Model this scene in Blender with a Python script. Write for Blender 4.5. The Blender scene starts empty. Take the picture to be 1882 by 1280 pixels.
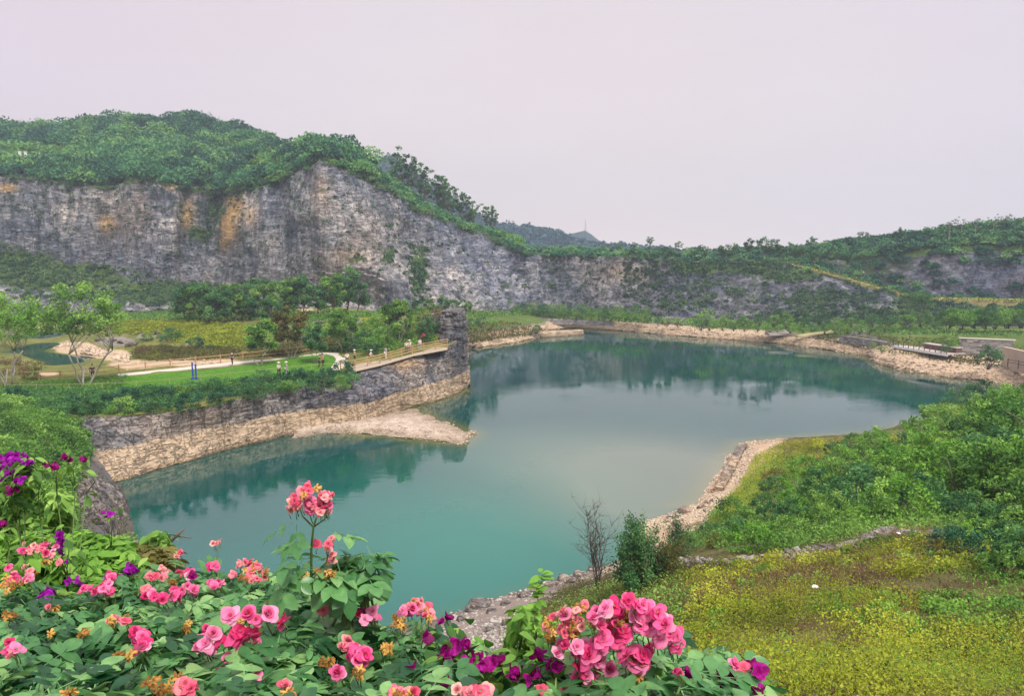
import bpy, math, random
import numpy as np
from mathutils import Matrix, Vector, Euler

rng = np.random.default_rng(11)
random.seed(5)
S = bpy.context.scene
COL = S.collection

# ------------------------------------------------------------------ camera
F = 1344.0
EYE = 20.0
TH = math.radians(7.63)
CT, ST = math.cos(TH), math.sin(TH)
cam_d = bpy.data.cameras.new("camera")
cam_d.lens = 36 * F / 1882
cam_d.sensor_width = 36
cam_d.clip_start = 0.05
cam_d.clip_end = 6000
cam = bpy.data.objects.new("camera", cam_d)
cam.location = (0, 0, EYE)
cam.rotation_euler = (math.radians(90) - TH, 0, 0)
COL.objects.link(cam)
S.camera = cam


def ray(px, py):
    px = np.asarray(px, float); py = np.asarray(py, float)
    x = (px - 941) / F; y = (640 - py) / F
    return x, CT + y * ST, -ST + y * CT


def PZ(px, py, z):
    dx, dy, dz = ray(px, py)
    t = (np.asarray(z, float) - EYE) / dz
    return np.stack([t * dx, t * dy, EYE + t * dz], -1)


def PD(px, py, d):
    dx, dy, dz = ray(px, py)
    t = np.asarray(d, float) / dy
    return np.stack([t * dx, t * dy, EYE + t * dz], -1)


def to_px(P):
    P = np.asarray(P, float)
    x, y, z = P[..., 0], P[..., 1], P[..., 2] - EYE
    f = y * CT - z * ST
    u = y * ST + z * CT
    f = np.where(np.abs(f) < 1e-3, 1e-3, f)
    return 941 + F * x / f, 640 - F * u / f


# ------------------------------------------------------------------ noise
def _h(ix, iy, iz, s):
    h = (ix.astype(np.int64) * 374761393 + iy.astype(np.int64) * 668265263 + iz.astype(np.int64) * 2147483647 + s * 974711) & 0xFFFFFFFF
    h = ((h ^ (h >> 13)) * 1274126177) & 0xFFFFFFFF
    h = ((h ^ (h >> 16)) * 2246822519) & 0xFFFFFFFF
    return ((h ^ (h >> 15)) & 0xFFFFFF) / float(0xFFFFFF)


def vn(P, s=0):
    P = np.asarray(P, float)
    i = np.floor(P).astype(np.int64); f = P - i
    f = f * f * (3 - 2 * f)
    r = 0
    for a in (0, 1):
        wa = f[..., 0] if a else 1 - f[..., 0]
        for b in (0, 1):
            wb = f[..., 1] if b else 1 - f[..., 1]
            for c in (0, 1):
                wc = f[..., 2] if c else 1 - f[..., 2]
                r = r + wa * wb * wc * _h(i[..., 0] + a, i[..., 1] + b, i[..., 2] + c, s)
    return r * 2 - 1


def fbm(P, scale=1.0, oct=4, s=0, gain=.5):
    P = np.asarray(P, float) * np.asarray(scale, float)
    r = 0; a = 1; t = 0
    for k in range(oct):
        r = r + a * vn(P * (2.03 ** k) + 17.3 * k, s + k); t += a; a *= gain
    return r / t


# ------------------------------------------------------------------ meshes
def mesh_data(name, V, F4=None, F3=None, mats=(), attrs=None, smooth=False, mi=None, face_attrs=None):
    V = np.asarray(V, np.float32).reshape(-1, 3)
    parts = []
    n4 = 0 if F4 is None else len(F4); n3 = 0 if F3 is None else len(F3)
    if n4: parts.append(np.asarray(F4, np.int32).reshape(-1))
    if n3: parts.append(np.asarray(F3, np.int32).reshape(-1))
    idx = np.concatenate(parts) if parts else np.zeros(0, np.int32)
    tot = np.concatenate([np.full(n4, 4, np.int32), np.full(n3, 3, np.int32)])
    st = np.concatenate([[0], np.cumsum(tot)[:-1]]).astype(np.int32) if len(tot) else tot
    me = bpy.data.meshes.new(name)
    me.vertices.add(len(V)); me.vertices.foreach_set("co", V.reshape(-1))
    me.loops.add(len(idx)); me.loops.foreach_set("vertex_index", idx)
    me.polygons.add(len(tot)); me.polygons.foreach_set("loop_start", st); me.polygons.foreach_set("loop_total", tot)
    me.polygons.foreach_set("use_smooth", np.full(len(tot), bool(smooth)))
    if mi is not None:
        me.polygons.foreach_set("material_index", np.asarray(mi, np.int32))
    for k, v in (attrs or {}).items():
        a = me.attributes.new(k, 'FLOAT', 'POINT'); a.data.foreach_set("value", np.asarray(v, np.float32).reshape(-1))
    for k, v in (face_attrs or {}).items():
        a = me.attributes.new(k, 'FLOAT', 'FACE'); a.data.foreach_set("value", np.asarray(v, np.float32).reshape(-1))
    for m in (mats if isinstance(mats, (list, tuple)) else [mats]):
        me.materials.append(m)
    me.update(calc_edges=True)
    return me


def link(name, me, parent=None, loc=None, rot=None, scale=None):
    o = bpy.data.objects.new(name, me)
    COL.objects.link(o)
    if parent is not None: o.parent = parent
    if loc is not None: o.location = loc
    if rot is not None: o.rotation_euler = rot
    if scale is not None: o.scale = scale if hasattr(scale, '__len__') else (scale,) * 3
    return o


def tag(o, label=None, cat=None, group=None, kind=None):
    if label: o["label"] = label
    if cat: o["category"] = cat
    if group: o["group"] = group
    if kind: o["kind"] = kind
    return o


def struct(o):
    o["kind"] = "structure"; return o


ORD = ["first", "second", "third", "fourth", "fifth", "sixth", "seventh", "eighth", "ninth", "tenth", "eleventh", "twelfth",
       "thirteenth", "fourteenth", "fifteenth", "sixteenth", "seventeenth", "eighteenth", "nineteenth"]
TENS = ["", "", "twent", "thirt", "fort", "fift", "sixt", "sevent", "eight", "ninet"]


def ordn(i):
    i = int(i)
    if i < 19: return ORD[i]
    n = i + 1
    if n >= 100: return "hundred-and-" + ordn(n - 101) if n > 100 else "hundredth"
    if n % 10 == 0: return TENS[n // 10] + "ieth"
    return TENS[n // 10] + "y-" + ORD[n % 10 - 1]


class MB:
    """collects boxes, tubes and arrays into one mesh"""
    def __init__(s): s.V = []; s.Q = []; s.T = []; s.n = 0
    def add(s, V, Q=None, T=None):
        V = np.asarray(V, float).reshape(-1, 3)
        if Q is not None and len(Q): s.Q.append(np.asarray(Q, int) + s.n)
        if T is not None and len(T): s.T.append(np.asarray(T, int) + s.n)
        s.V.append(V); s.n += len(V); return s
    def box(s, c, size, rz=0, tilt=None):
        x, y, z = [k / 2 for k in size]
        V = np.array([[sx * x, sy * y, sz * z] for sz in (-1, 1) for sy in (-1, 1) for sx in (-1, 1)])
        if tilt is not None: V = V @ np.array(Euler(tilt).to_matrix()).T
        cz, sz_ = math.cos(rz), math.sin(rz)
        V = V @ np.array([[cz, -sz_, 0], [sz_, cz, 0], [0, 0, 1]]).T + np.array(c)
        s.add(V, [[0, 2, 3, 1], [4, 5, 7, 6], [0, 1, 5, 4], [2, 6, 7, 3], [0, 4, 6, 2], [1, 3, 7, 5]]); return s
    def bar(s, a, b, w, h):
        a = np.array(a, float); b = np.array(b, float); d = b - a; L = np.linalg.norm(d); d /= L
        up = np.array([0, 0, 1.0]) if abs(d[2]) < .95 else np.array([1.0, 0, 0])
        r = np.cross(d, up); r /= np.linalg.norm(r); u = np.cross(r, d)
        V = [p + sr * r * w / 2 + su * u * h / 2 for p in (a, b) for su in (-1, 1) for sr in (-1, 1)]
        s.add(V, [[0, 1, 3, 2], [4, 6, 7, 5], [0, 4, 5, 1], [2, 3, 7, 6], [0, 2, 6, 4], [1, 5, 7, 3]]); return s
    def tube(s, P, R, k=6):
        P = np.asarray(P, float); R = np.broadcast_to(np.asarray(R, float), (len(P),))
        T = np.gradient(P, axis=0); T /= np.linalg.norm(T, axis=1)[:, None] + 1e-9
        ref = np.array([0.31, .95, .05]) if abs(T[0, 1]) < .8 else np.array([1, 0, .1])
        A = np.cross(T, ref); A /= np.linalg.norm(A, axis=1)[:, None] + 1e-9
        B = np.cross(T, A); n = len(P)
        an = np.arange(k) * 2 * math.pi / k
        V = P[:, None] + R[:, None, None] * (np.cos(an)[None, :, None] * A[:, None] + np.sin(an)[None, :, None] * B[:, None])
        V = V.reshape(-1, 3)
        Q = [[i * k + j, i * k + (j + 1) % k, (i + 1) * k + (j + 1) % k, (i + 1) * k + j] for i in range(n - 1) for j in range(k)]
        V = np.vstack([V, P[0], P[-1]])
        T3 = [[n * k, (j + 1) % k, j] for j in range(k)] + [[n * k + 1, (n - 1) * k + j, (n - 1) * k + (j + 1) % k] for j in range(k)]
        s.add(V, Q, T3); return s
    def arrays(s):
        return (np.vstack(s.V), np.vstack(s.Q) if s.Q else None, np.vstack(s.T) if s.T else None)
    def data(s, name, mat, smooth=False, attrs=None):
        V, Q, T = s.arrays()
        return mesh_data(name, V, Q, T, mat, smooth=smooth, attrs=attrs)
    def obj(s, name, mat, parent=None, smooth=False):
        return link(name, s.data(name, mat, smooth), parent)


def grid_faces(nv, nu):
    i, j = np.meshgrid(np.arange(nv - 1), np.arange(nu - 1), indexing='ij')
    a = (i * nu + j).ravel()
    return np.stack([a, a + 1, a + nu + 1, a + nu], -1)


# ------------------------------------------------------------------ materials
def new_mat(name):
    m = bpy.data.materials.new(name); m.use_nodes = True
    nt = m.node_tree; nt.nodes.clear()
    out = nt.nodes.new("ShaderNodeOutputMaterial")
    return m, nt, out


class N:
    def __init__(s, nt): s.nt = nt
    def __call__(s, typ, ins=None, **kw):
        n = s.nt.nodes.new("ShaderNode" + typ)
        for k, v in kw.items(): setattr(n, k, v)
        for k, v in (ins or {}).items():
            if hasattr(v, 'is_output') or isinstance(v, bpy.types.NodeSocket): s.nt.links.new(v, n.inputs[k])
            else: n.inputs[k].default_value = v
        return n
    def l(s, a, b): s.nt.links.new(a, b)
    def noise(s, scale, det=4, rough=.55, vec=None, dim='3D', dist=0):
        n = s('TexNoise', {'Scale': scale, 'Detail': det, 'Roughness': rough, 'Distortion': dist}); n.noise_dimensions = dim
        if vec is not None: s.l(vec, n.inputs['Vector'])
        return n.outputs['Fac']
    def mapping(s, scale=(1, 1, 1), rot=(0, 0, 0), vec=None):
        g = vec if vec is not None else s('NewGeometry').outputs['Position']
        m = s('Mapping', {'Scale': scale, 'Rotation': rot}); s.l(g, m.inputs['Vector']); return m.outputs['Vector']
    def ramp(s, fac, stops, interp='LINEAR'):
        n = s('ValToRGB'); r = n.color_ramp; r.interpolation = interp
        while len(r.elements) > 1: r.elements.remove(r.elements[-1])
        r.elements[0].position = stops[0][0]; r.elements[0].color = (*stops[0][1], 1) if len(stops[0][1]) == 3 else stops[0][1]
        for p, c in stops[1:]:
            e = r.elements.new(p); e.color = (*c, 1)
        s.l(fac, n.inputs['Fac']); return n.outputs['Color']
    def math(s, op, a, b=None, c=None, clamp=False):
        n = s('Math'); n.operation = op; n.use_clamp = clamp
        for i, v in enumerate((a, b, c)):
            if v is None: continue
            if isinstance(v, bpy.types.NodeSocket): s.l(v, n.inputs[i])
            else: n.inputs[i].default_value = v
        return n.outputs[0]
    def mix(s, f, a, b, mode='MIX'):
        n = s('Mix'); n.data_type = 'RGBA'; n.blend_type = mode
        for k, v in ((0, f), (6, a), (7, b)):
            if isinstance(v, bpy.types.NodeSocket): s.l(v, n.inputs[k])
            else: n.inputs[k].default_value = (*v, 1) if isinstance(v, tuple) and len(v) == 3 else v
        return n.outputs[2]
    def attr(s, name):
        return s('Attribute', attribute_name=name).outputs['Fac']
    def mapr(s, v, a, b, c=0, d=1):
        n = s('MapRange', {'From Min': a, 'From Max': b, 'To Min': c, 'To Max': d}); s.l(v, n.inputs['Value']); return n.outputs['Result']
    def bump(s, h, strength=.5, dist=.1, normal=None):
        n = s('Bump', {'Strength': strength, 'Distance': dist}); s.l(h, n.inputs['Height'])
        if normal is not None: s.l(normal, n.inputs['Normal'])
        return n.outputs['Normal']


def principled(n, out, **k):
    b = n('BsdfPrincipled')
    for kk, v in k.items():
        key = kk.replace('_', ' ')
        if isinstance(v, bpy.types.NodeSocket): n.l(v, b.inputs[key])
        else: b.inputs[key].default_value = (*v, 1) if isinstance(v, tuple) and len(v) == 3 else v
    n.l(b.outputs[0], out.inputs['Surface']); return b


def foliage_mat(name, stops, trans=.3, rough=.55, spec=.25):
    """stops: colours across the per-leaf 'tint' attribute"""
    m, nt, out = new_mat(name); n = N(nt)
    t = n.attr('tint')
    oi = n('ObjectInfo').outputs['Random']
    big = n.noise(.35, 2, vec=n.mapping()); fine = n.noise(45, 3, vec=n('TexCoord').outputs['Object'])
    f = n.math('ADD', t, n.math('MULTIPLY', n.math('SUBTRACT', oi, .5), .3))
    f = n.math('ADD', f, n.math('MULTIPLY', n.math('SUBTRACT', big, .5), .5))
    if 'rose' in name: f = n.math('ADD', f, n.math('MULTIPLY', n.math('SUBTRACT', fine, .5), .45))
    c = n.ramp(f, [(i / (len(stops) - 1), s) for i, s in enumerate(stops)])
    b = n('BsdfPrincipled', {'Roughness': rough, 'Specular IOR Level': spec}); n.l(c, b.inputs['Base Color'])
    tr = n('BsdfTranslucent'); n.l(n.mix(.5, c, (.25, .4, .03), 'MIX') if trans > .0 else c, tr.inputs['Color'])
    tl = n('Mix'); tl.data_type = 'RGBA'
    mx = n('MixShader', {'Fac': trans}); n.l(b.outputs[0], mx.inputs[1]); n.l(tr.outputs[0], mx.inputs[2])
    nt.nodes.remove(tl)
    n.l(c, tr.inputs['Color'])
    n.l(mx.outputs[0], out.inputs['Surface'])
    return m


def simple_mat(name, col, rough=.6, metal=0, var=.15, scale=8, bump=.0):
    m, nt, out = new_mat(name); n = N(nt)
    tc = n('TexCoord').outputs['Object']
    f = n.noise(scale, 4, vec=tc)
    c = n.mix(n.math('MULTIPLY', f, 1.0), tuple(k * (1 - var) for k in col), tuple(min(1, k * (1 + var)) for k in col))
    b = principled(n, out, Base_Color=c, Roughness=rough, Metallic=metal)
    if bump: n.l(n.bump(f, bump, .02), b.inputs['Normal'])
    return m


GREENS = {
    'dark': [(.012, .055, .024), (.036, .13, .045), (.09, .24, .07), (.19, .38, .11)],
    'mid': [(.028, .085, .020), (.085, .21, .038), (.20, .38, .065), (.36, .56, .13)],
    'bright': [(.05, .15, .02), (.12, .29, .035), (.22, .44, .06), (.36, .58, .11)],
    'yellow': [(.08, .11, .012), (.22, .27, .022), (.40, .45, .035), (.58, .60, .07)],
    'olive': [(.045, .06, .015), (.10, .11, .025), (.17, .16, .04), (.26, .22, .07)],
    'blue': [(.008, .05, .03), (.018, .09, .045), (.04, .15, .07), (.07, .22, .10)],
    'brown': [(.08, .055, .03), (.15, .10, .05), (.22, .14, .07), (.32, .20, .09)],
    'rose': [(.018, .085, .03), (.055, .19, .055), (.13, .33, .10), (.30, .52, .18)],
}
FM = {k: foliage_mat('leaf_' + k, v, rough=.38 if k == 'rose' else .6, spec=.5 if k == 'rose' else .25) for k, v in GREENS.items()}


def bark_mat(name, a, b):
    m, nt, out = new_mat(name); n = N(nt)
    v = n.mapping((6, 6, 1.2), vec=n('TexCoord').outputs['Object'])
    f = n.noise(3, 5, vec=v)
    bs = principled(n, out, Base_Color=n.mix(f, a, b), Roughness=.9)
    n.l(n.bump(f, .5, .03), bs.inputs['Normal']); return m


BARK = bark_mat('bark', (.05, .04, .03), (.22, .18, .14))
BARK_PALE = bark_mat('bark_pale', (.16, .14, .11), (.5, .46, .38))


def wet(n, c, pos):
    z = n('SeparateXYZ'); n.l(pos, z.inputs[0])
    zz_ = n.math('ADD', z.outputs['Z'], n.math('MULTIPLY', n.math('SUBTRACT', n.noise(.8, 4, vec=pos), .5), .5))
    return n.mix(1.0, c, n.ramp(n.mapr(zz_, -.05, .45), [(0, (.42, .40, .36)), (.5, (.75, .73, .70)), (1, (1, 1, 1))]), 'MULTIPLY')


def rock_mat(name, dark, mid, light, beige=None, green=(.035, .085, .02), strata=(.26, .26, .70), sc=1.0, rot=(0, .12, 0), sepia=(.62, .37, .13)):
    """layered limestone; attribute 'veg' greens it, 'ochre' stains it, 'band' turns it to the pale drawdown stone"""
    m, nt, out = new_mat(name); n = N(nt)
    pos = n('NewGeometry').outputs['Position']
    vs = n.mapping(tuple(k * sc for k in strata), rot, pos)
    f1 = n.noise(1.0, 8, .62, vec=vs, dist=.4)
    vb = n.mapping((.9 * sc, .9 * sc, .22 * sc), (0, 0, .3), pos)
    f2 = n.noise(.6, 6, .6, vec=vb)
    f3 = n.noise(.12 * sc, 5, .55, vec=pos)
    ka = n.math('ABSOLUTE', n.math('SUBTRACT', n.noise(1.0, 5, .6, vec=n.mapping((.30 * sc, .30 * sc, 1.5 * sc), rot, pos), dist=.5), .5))
    kb = n.math('ABSOLUTE', n.math('SUBTRACT', n.noise(1.0, 5, .6, vec=n.mapping((.65 * sc, .65 * sc, .16 * sc), (0, .1, .4), pos), dist=.3), .5))
    crack = n.math('MAXIMUM', n.math('SUBTRACT', 1, n.mapr(ka, 0, .022), clamp=True), n.math('MULTIPLY', n.math('SUBTRACT', 1, n.mapr(kb, 0, .022), clamp=True), 1.0))
    mixf = n.math('ADD', n.math('MULTIPLY', f1, .55), n.math('MULTIPLY', f2, .45))
    c = n.ramp(mixf, [(.38, dark), (.5, mid), (.68, light)])
    c = n.mix(n.mapr(f3, .35, .7, 0, .4), c, tuple(k * 1.25 for k in mid))
    cell = n('TexVoronoi', {'Scale': 1.0, 'Randomness': 1.0})
    n.l(n('VectorMath', {0: n.mapping((.13 * sc, .13 * sc, .11 * sc), rot, pos), 1: n.mapping((.9, .9, .9), (0, 0, 0), n('TexNoise', {'Scale': .35 * sc, 'Detail': 5, 'Roughness': .65}).outputs['Color'])}).outputs[0], cell.inputs['Vector'])
    cv = n('SeparateColor'); n.l(cell.outputs['Color'], cv.inputs[0])
    c = n.mix(1.0, c, n.ramp(cv.outputs[0], [(0, (.62, .66, .74)), (.5, (1.0, .98, .97)), (1, (1.42, 1.33, 1.25))]), 'MULTIPLY')
    big_ = n.noise(.035 * sc, 4, .6, vec=pos)
    c = n.mix(1.0, c, n.ramp(big_, [(.33, (.60, .68, .84)), (.5, (1, 1, 1)), (.66, (1.32, 1.23, 1.12))]), 'MULTIPLY')
    # warm weathering streaks
    f4 = n.noise(.35, 4, .6, vec=n.mapping((.5 * sc, .5 * sc, .16 * sc), (0, 0, 0), pos))
    c = n.mix(n.mapr(f4, .54, .74, 0, .32), c, (mid[0] * 1.9, mid[1] * 1.35, mid[2] * .95))
    c = n.mix(n.math('MULTIPLY', crack, n.mapr(n.noise(.4 * sc, 3, vec=pos), .35, .6, .15, .85)), c, tuple(k * .25 for k in dark))
    if beige is not None:
        cb = n.ramp(mixf, [(.3, tuple(k * .55 for k in beige)), (.5, beige), (.68, tuple(min(.8, k * 1.22) for k in beige))])
        cb = n.mix(n.math('MULTIPLY', crack, n.mapr(n.noise(.7, 4, vec=pos), .4, .62, .15, .75)), cb, tuple(k * .3 for k in beige))
        ba = n.math('ADD', n.attr('band'), n.math('MULTIPLY', n.math('SUBTRACT', f1, .5), .9))
        c = wet(n, n.mix(n.mapr(ba, .4, .6), c, cb), pos)
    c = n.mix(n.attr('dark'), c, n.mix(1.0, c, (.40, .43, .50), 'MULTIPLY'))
    oc = n.math('MULTIPLY', n.attr('ochre'), n.mapr(f1, .3, .6, .5, 1))
    c = n.mix(n.math('MINIMUM', oc, .9), c, sepia)
    va = n.math('ADD', n.attr('veg'), n.math('MULTIPLY', n.math('SUBTRACT', n.noise(.5 * sc, 6, .65, vec=pos), .5), 1.6))
    gcol = n.mix(n.noise(1.3, 4, vec=pos), green, (green[0] * 2.8, green[1] * 1.9, green[2] * 1.5))
    c = n.mix(n.mapr(va, .42, .62), c, gcol)
    bs = principled(n, out, Base_Color=c, Roughness=.92, Specular_IOR_Level=.2)
    h = n.math('SUBTRACT', n.math('ADD', f1, n.math('MULTIPLY', f2, .7)), n.math('MULTIPLY', crack, .5))
    n.l(n.bump(h, 1.0, .38 / sc), bs.inputs['Normal'])
    return m


def ground_mat(name, stops, scale=.6, grit=6.0, bump=.15, extra=None):
    m, nt, out = new_mat(name); n = N(nt)
    pos = n('NewGeometry').outputs['Position']
    f = n.noise(scale, 7, .65, vec=pos); g = n.noise(grit, 5, .7, vec=pos)
    mf = n.math('ADD', n.math('MULTIPLY', f, .6), n.math('MULTIPLY', g, .4))
    c = n.ramp(mf, [(.32 + .36 * i / (len(stops) - 1), s) for i, s in enumerate(stops)])
    if extra:
        for at, col in extra:
            a = n.math('ADD', n.attr(at), n.math('MULTIPLY', n.math('SUBTRACT', f, .5), .8))
            a = n.math('ADD', a, n.math('MULTIPLY', n.math('SUBTRACT', g, .5), .5))
            cc = n.mix(g, tuple(k * .6 for k in col), tuple(k * 1.25 for k in col))
            c = n.mix(n.mapr(a, .4, .6), c, cc)
    if name != 'peninsula_ground' and 'hill' not in name: c = wet(n, c, pos)
    bs = principled(n, out, Base_Color=c, Roughness=.95, Specular_IOR_Level=.15)
    n.l(n.bump(mf, .8, bump), bs.inputs['Normal']); return m


# ------------------------------------------------------------------ lofts
def row_eval(row, px):
    kind, pts = row
    a = np.array(pts, float)
    py = np.interp(px, a[:, 0], a[:, 1]); v = np.interp(px, a[:, 0], a[:, 2])
    return PZ(px, py, v) if kind == 'z' else PD(px, py, v)


def loft(rows, x0, x1, nu, nvs):
    px = np.linspace(x0, x1, nu)
    R = [row_eval(r, px) for r in rows]
    out = []
    for i in range(len(R) - 1):
        t = np.linspace(0, 1, nvs[i], endpoint=(i == len(R) - 2))
        out.append(R[i][None] * (1 - t)[:, None, None] + R[i + 1][None] * t[:, None, None])
    return np.vstack(out), px


def normals(P):
    du = np.gradient(P, axis=1); dv = np.gradient(P, axis=0)
    n = np.cross(du, dv); n /= np.linalg.norm(n, axis=2)[..., None] + 1e-9
    return n


def smooth_grid(P, it):
    for _ in range(it):
        Q = P.copy()
        Q[1:-1] = (P[:-2] + 2 * P[1:-1] + P[2:]) / 4
        P = Q.copy()
        P[:, 1:-1] = (Q[:, :-2] + 2 * Q[:, 1:-1] + Q[:, 2:]) / 4
    return P


def rock_displace(P, amp, sc=1.0, s=0, edge=0, ledge=1.0):
    n = normals(P)
    # faces toward camera
    flip = np.sign((n * (np.array([0, 0, EYE]) - P)).sum(-1))[..., None]
    n = n * np.where(flip == 0, 1, flip)
    a = fbm(P, .045 * sc, 4, s) * 2.3 + fbm(P * np.array([1, 1, .35]), .16 * sc, 4, s + 9) * .9
    zz = P[..., 2] + .12 * P[..., 0] + fbm(P, .06 * sc, 3, s + 3) * 3 / sc
    w = zz * .55 * sc
    st = w - np.floor(w)
    lev = _h(np.floor(w), np.floor(P[..., 0] * .08 * sc + vn(P * .3, s)), np.zeros_like(w), s + 5)
    a = a + ledge * ((lev - .5) * .55 + st * .25) + .35 * np.abs(fbm(P, .8 * sc, 3, s + 21))
    nv = P.shape[0]
    wgt = np.ones(nv)
    if edge:
        wgt = np.minimum(1, np.minimum(np.arange(nv), np.arange(nv)[::-1]) / edge)
    return P + n * (a * amp * wgt[:, None])[..., None], n


def rbf_field(C, smooth=0.0):
    """height field through control points (x,y,z), kernel r"""
    C = np.asarray(C, float)
    X = C[:, :2]; n = len(X)
    D = np.linalg.norm(X[:, None] - X[None], axis=2) + np.eye(n) * (-smooth)
    A = np.zeros((n + 3, n + 3)); A[:n, :n] = D; A[:n, n] = 1; A[:n, n + 1:] = X; A[n, :n] = 1; A[n + 1:, :n] = X.T
    w = np.linalg.solve(A + np.eye(n + 3) * 1e-9, np.concatenate([C[:, 2], np.zeros(3)]))
    def f(x, y):
        x = np.asarray(x, float); y = np.asarray(y, float)
        sh = x.shape; x = x.ravel(); y = y.ravel(); o = np.zeros(len(x))
        for i in range(0, len(x), 20000):
            xx = x[i:i + 20000]; yy = y[i:i + 20000]
            d = np.sqrt((xx[:, None] - X[None, :, 0]) ** 2 + (yy[:, None] - X[None, :, 1]) ** 2)
            o[i:i + 20000] = d @ w[:n] + w[n] + w[n + 1] * xx + w[n + 2] * yy
        return o.reshape(sh)
    return f


def ctrl(pts):
    out = []
    for p in pts:
        if p[0] == 'w': out.append(p[1:4])
        elif p[0] == 'z': out.append(tuple(PZ(p[1], p[2], p[3])))
        else: out.append(tuple(PD(p[1], p[2], p[3])))
    return out


def cast(f, px, py, t0=2.0, t1=230.0, n=260):
    """first hit of pixel rays on the height function f"""
    px = np.atleast_1d(np.asarray(px, float)); py = np.atleast_1d(np.asarray(py, float))
    dx, dy, dz = ray(px, py)
    ts = t0 * (t1 / t0) ** (np.linspace(0, 1, n))
    hit = np.full(len(px), np.nan); prev = np.ones(len(px)) * 9
    for k, t in enumerate(ts):
        g = EYE + t * dz - f(t * dx, t * dy)
        m = (g <= 0) & np.isnan(hit)
        if k: 
            tp = ts[k - 1]; fr = prev / (prev - g + 1e-9)
            hit = np.where(m, tp + (t - tp) * np.clip(fr, 0, 1), hit)
        else: hit = np.where(m, t, hit)
        prev = g
    return np.stack([hit * dx, hit * dy, EYE + hit * dz], -1)


def in_poly(px, py, poly):
    px = np.asarray(px); py = np.asarray(py); c = np.zeros(px.shape, bool); n = len(poly)
    for i in range(n):
        x1, y1 = poly[i]; x2, y2 = poly[(i + 1) % n]
        if y1 == y2: continue
        c ^= ((y1 > py) != (y2 > py)) & (px < (x2 - x1) * (py - y1) / (y2 - y1) + x1)
    return c


def sample_poly(poly, n, r=None):
    r = r or rng
    a = np.array(poly, float); lo, hi = a.min(0), a.max(0); out = np.zeros((0, 2))
    while len(out) < n:
        p = r.uniform(lo, hi, (n * 2, 2)); out = np.vstack([out, p[in_poly(p[:, 0], p[:, 1], poly)]])
    return out[:n]


def spaced(poly, n, dmin, tries=4000, asp=.6):
    P = sample_poly(poly, tries); out = []
    for p in P:
        if all(((p[0] - q[0]) ** 2 + ((p[1] - q[1]) / asp) ** 2) > dmin ** 2 for q in out):
            out.append(p)
            if len(out) >= n: break
    return np.array(out)
# ------------------------------------------------------------------ render, sky, sun
S.view_settings.view_transform = 'Standard'; S.view_settings.look = 'None'
S.view_settings.exposure = 0.75; S.view_settings.gamma = 1
S.cycles.use_denoising = True
S.cycles.max_bounces = 6; S.cycles.diffuse_bounces = 2; S.cycles.glossy_bounces = 3
S.cycles.transmission_bounces = 3; S.cycles.transparent_max_bounces = 6; S.cycles.volume_bounces = 0
S.cycles.volume_step_rate = 4; S.cycles.use_adaptive_sampling = True; S.cycles.adaptive_threshold = .02
S.cycles.caustics_reflective = False; S.cycles.caustics_refractive = False

SUN_EL, SUN_AZ = math.radians(52), math.radians(150)   # azimuth clockwise from +Y: behind and to the right
w = bpy.data.worlds.new("World"); S.world = w; w.use_nodes = True
nt = w.node_tree; nt.nodes.clear(); n = N(nt)
out = nt.nodes.new("ShaderNodeOutputWorld")
sky = n('TexSky'); sky.sky_type = 'NISHITA'; sky.sun_disc = False
sky.sun_elevation = SUN_EL; sky.sun_rotation = SUN_AZ; sky.dust_density = 4; sky.air_density = 1.5
tc = n('TexCoord').outputs['Generated']
sep = n('SeparateXYZ'); n.l(tc, sep.inputs[0])
el = sep.outputs['Z']
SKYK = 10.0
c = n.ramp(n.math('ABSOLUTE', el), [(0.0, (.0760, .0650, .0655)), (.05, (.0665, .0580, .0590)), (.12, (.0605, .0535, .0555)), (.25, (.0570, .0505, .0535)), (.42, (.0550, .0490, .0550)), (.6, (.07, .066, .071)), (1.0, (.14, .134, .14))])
cl = n.noise(1.3, 5, .55, vec=n.mapping((1, 1, 2.6), vec=tc))
cl2 = n.noise(3.2, 4, .6, vec=n.mapping((1, 1, 3.5), vec=tc))
c = n.mix(n.mapr(cl, .35, .65), n.mix(.06, c, (.050, .050, .062)), n.mix(.10, c, (.085, .076, .078)))
c = n.mix(n.mapr(cl2, .45, .75, 0, .10), c, (.066, .068, .078))
c = n.mix(1.0, c, n.ramp(n.math('MULTIPLY_ADD', sep.outputs['X'], .5, .5), [(.22, (1.0, .97, 1.02)), (.42, (1.02, 1.005, .99)), (.58, (1.02, 1.01, .985)), (.78, (.98, .985, 1.02))]), 'MULTIPLY')
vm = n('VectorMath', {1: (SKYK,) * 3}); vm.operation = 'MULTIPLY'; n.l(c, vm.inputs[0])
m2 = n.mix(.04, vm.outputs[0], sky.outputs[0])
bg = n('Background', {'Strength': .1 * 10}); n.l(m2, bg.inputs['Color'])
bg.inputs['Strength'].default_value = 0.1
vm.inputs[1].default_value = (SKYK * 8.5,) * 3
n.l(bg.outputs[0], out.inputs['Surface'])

sd = bpy.data.lights.new("sun", 'SUN'); sd.energy = 2.4; sd.angle = math.radians(10); sd.color = (1, .94, .86)
so = bpy.data.objects.new("sun", sd); COL.objects.link(so)
sdir = Vector((math.sin(SUN_AZ) * math.cos(SUN_EL), math.cos(SUN_AZ) * math.cos(SUN_EL), math.sin(SUN_EL)))
so.rotation_euler = sdir.to_track_quat('Z', 'Y').to_euler(); so.location = (30, -40, 90)

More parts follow.
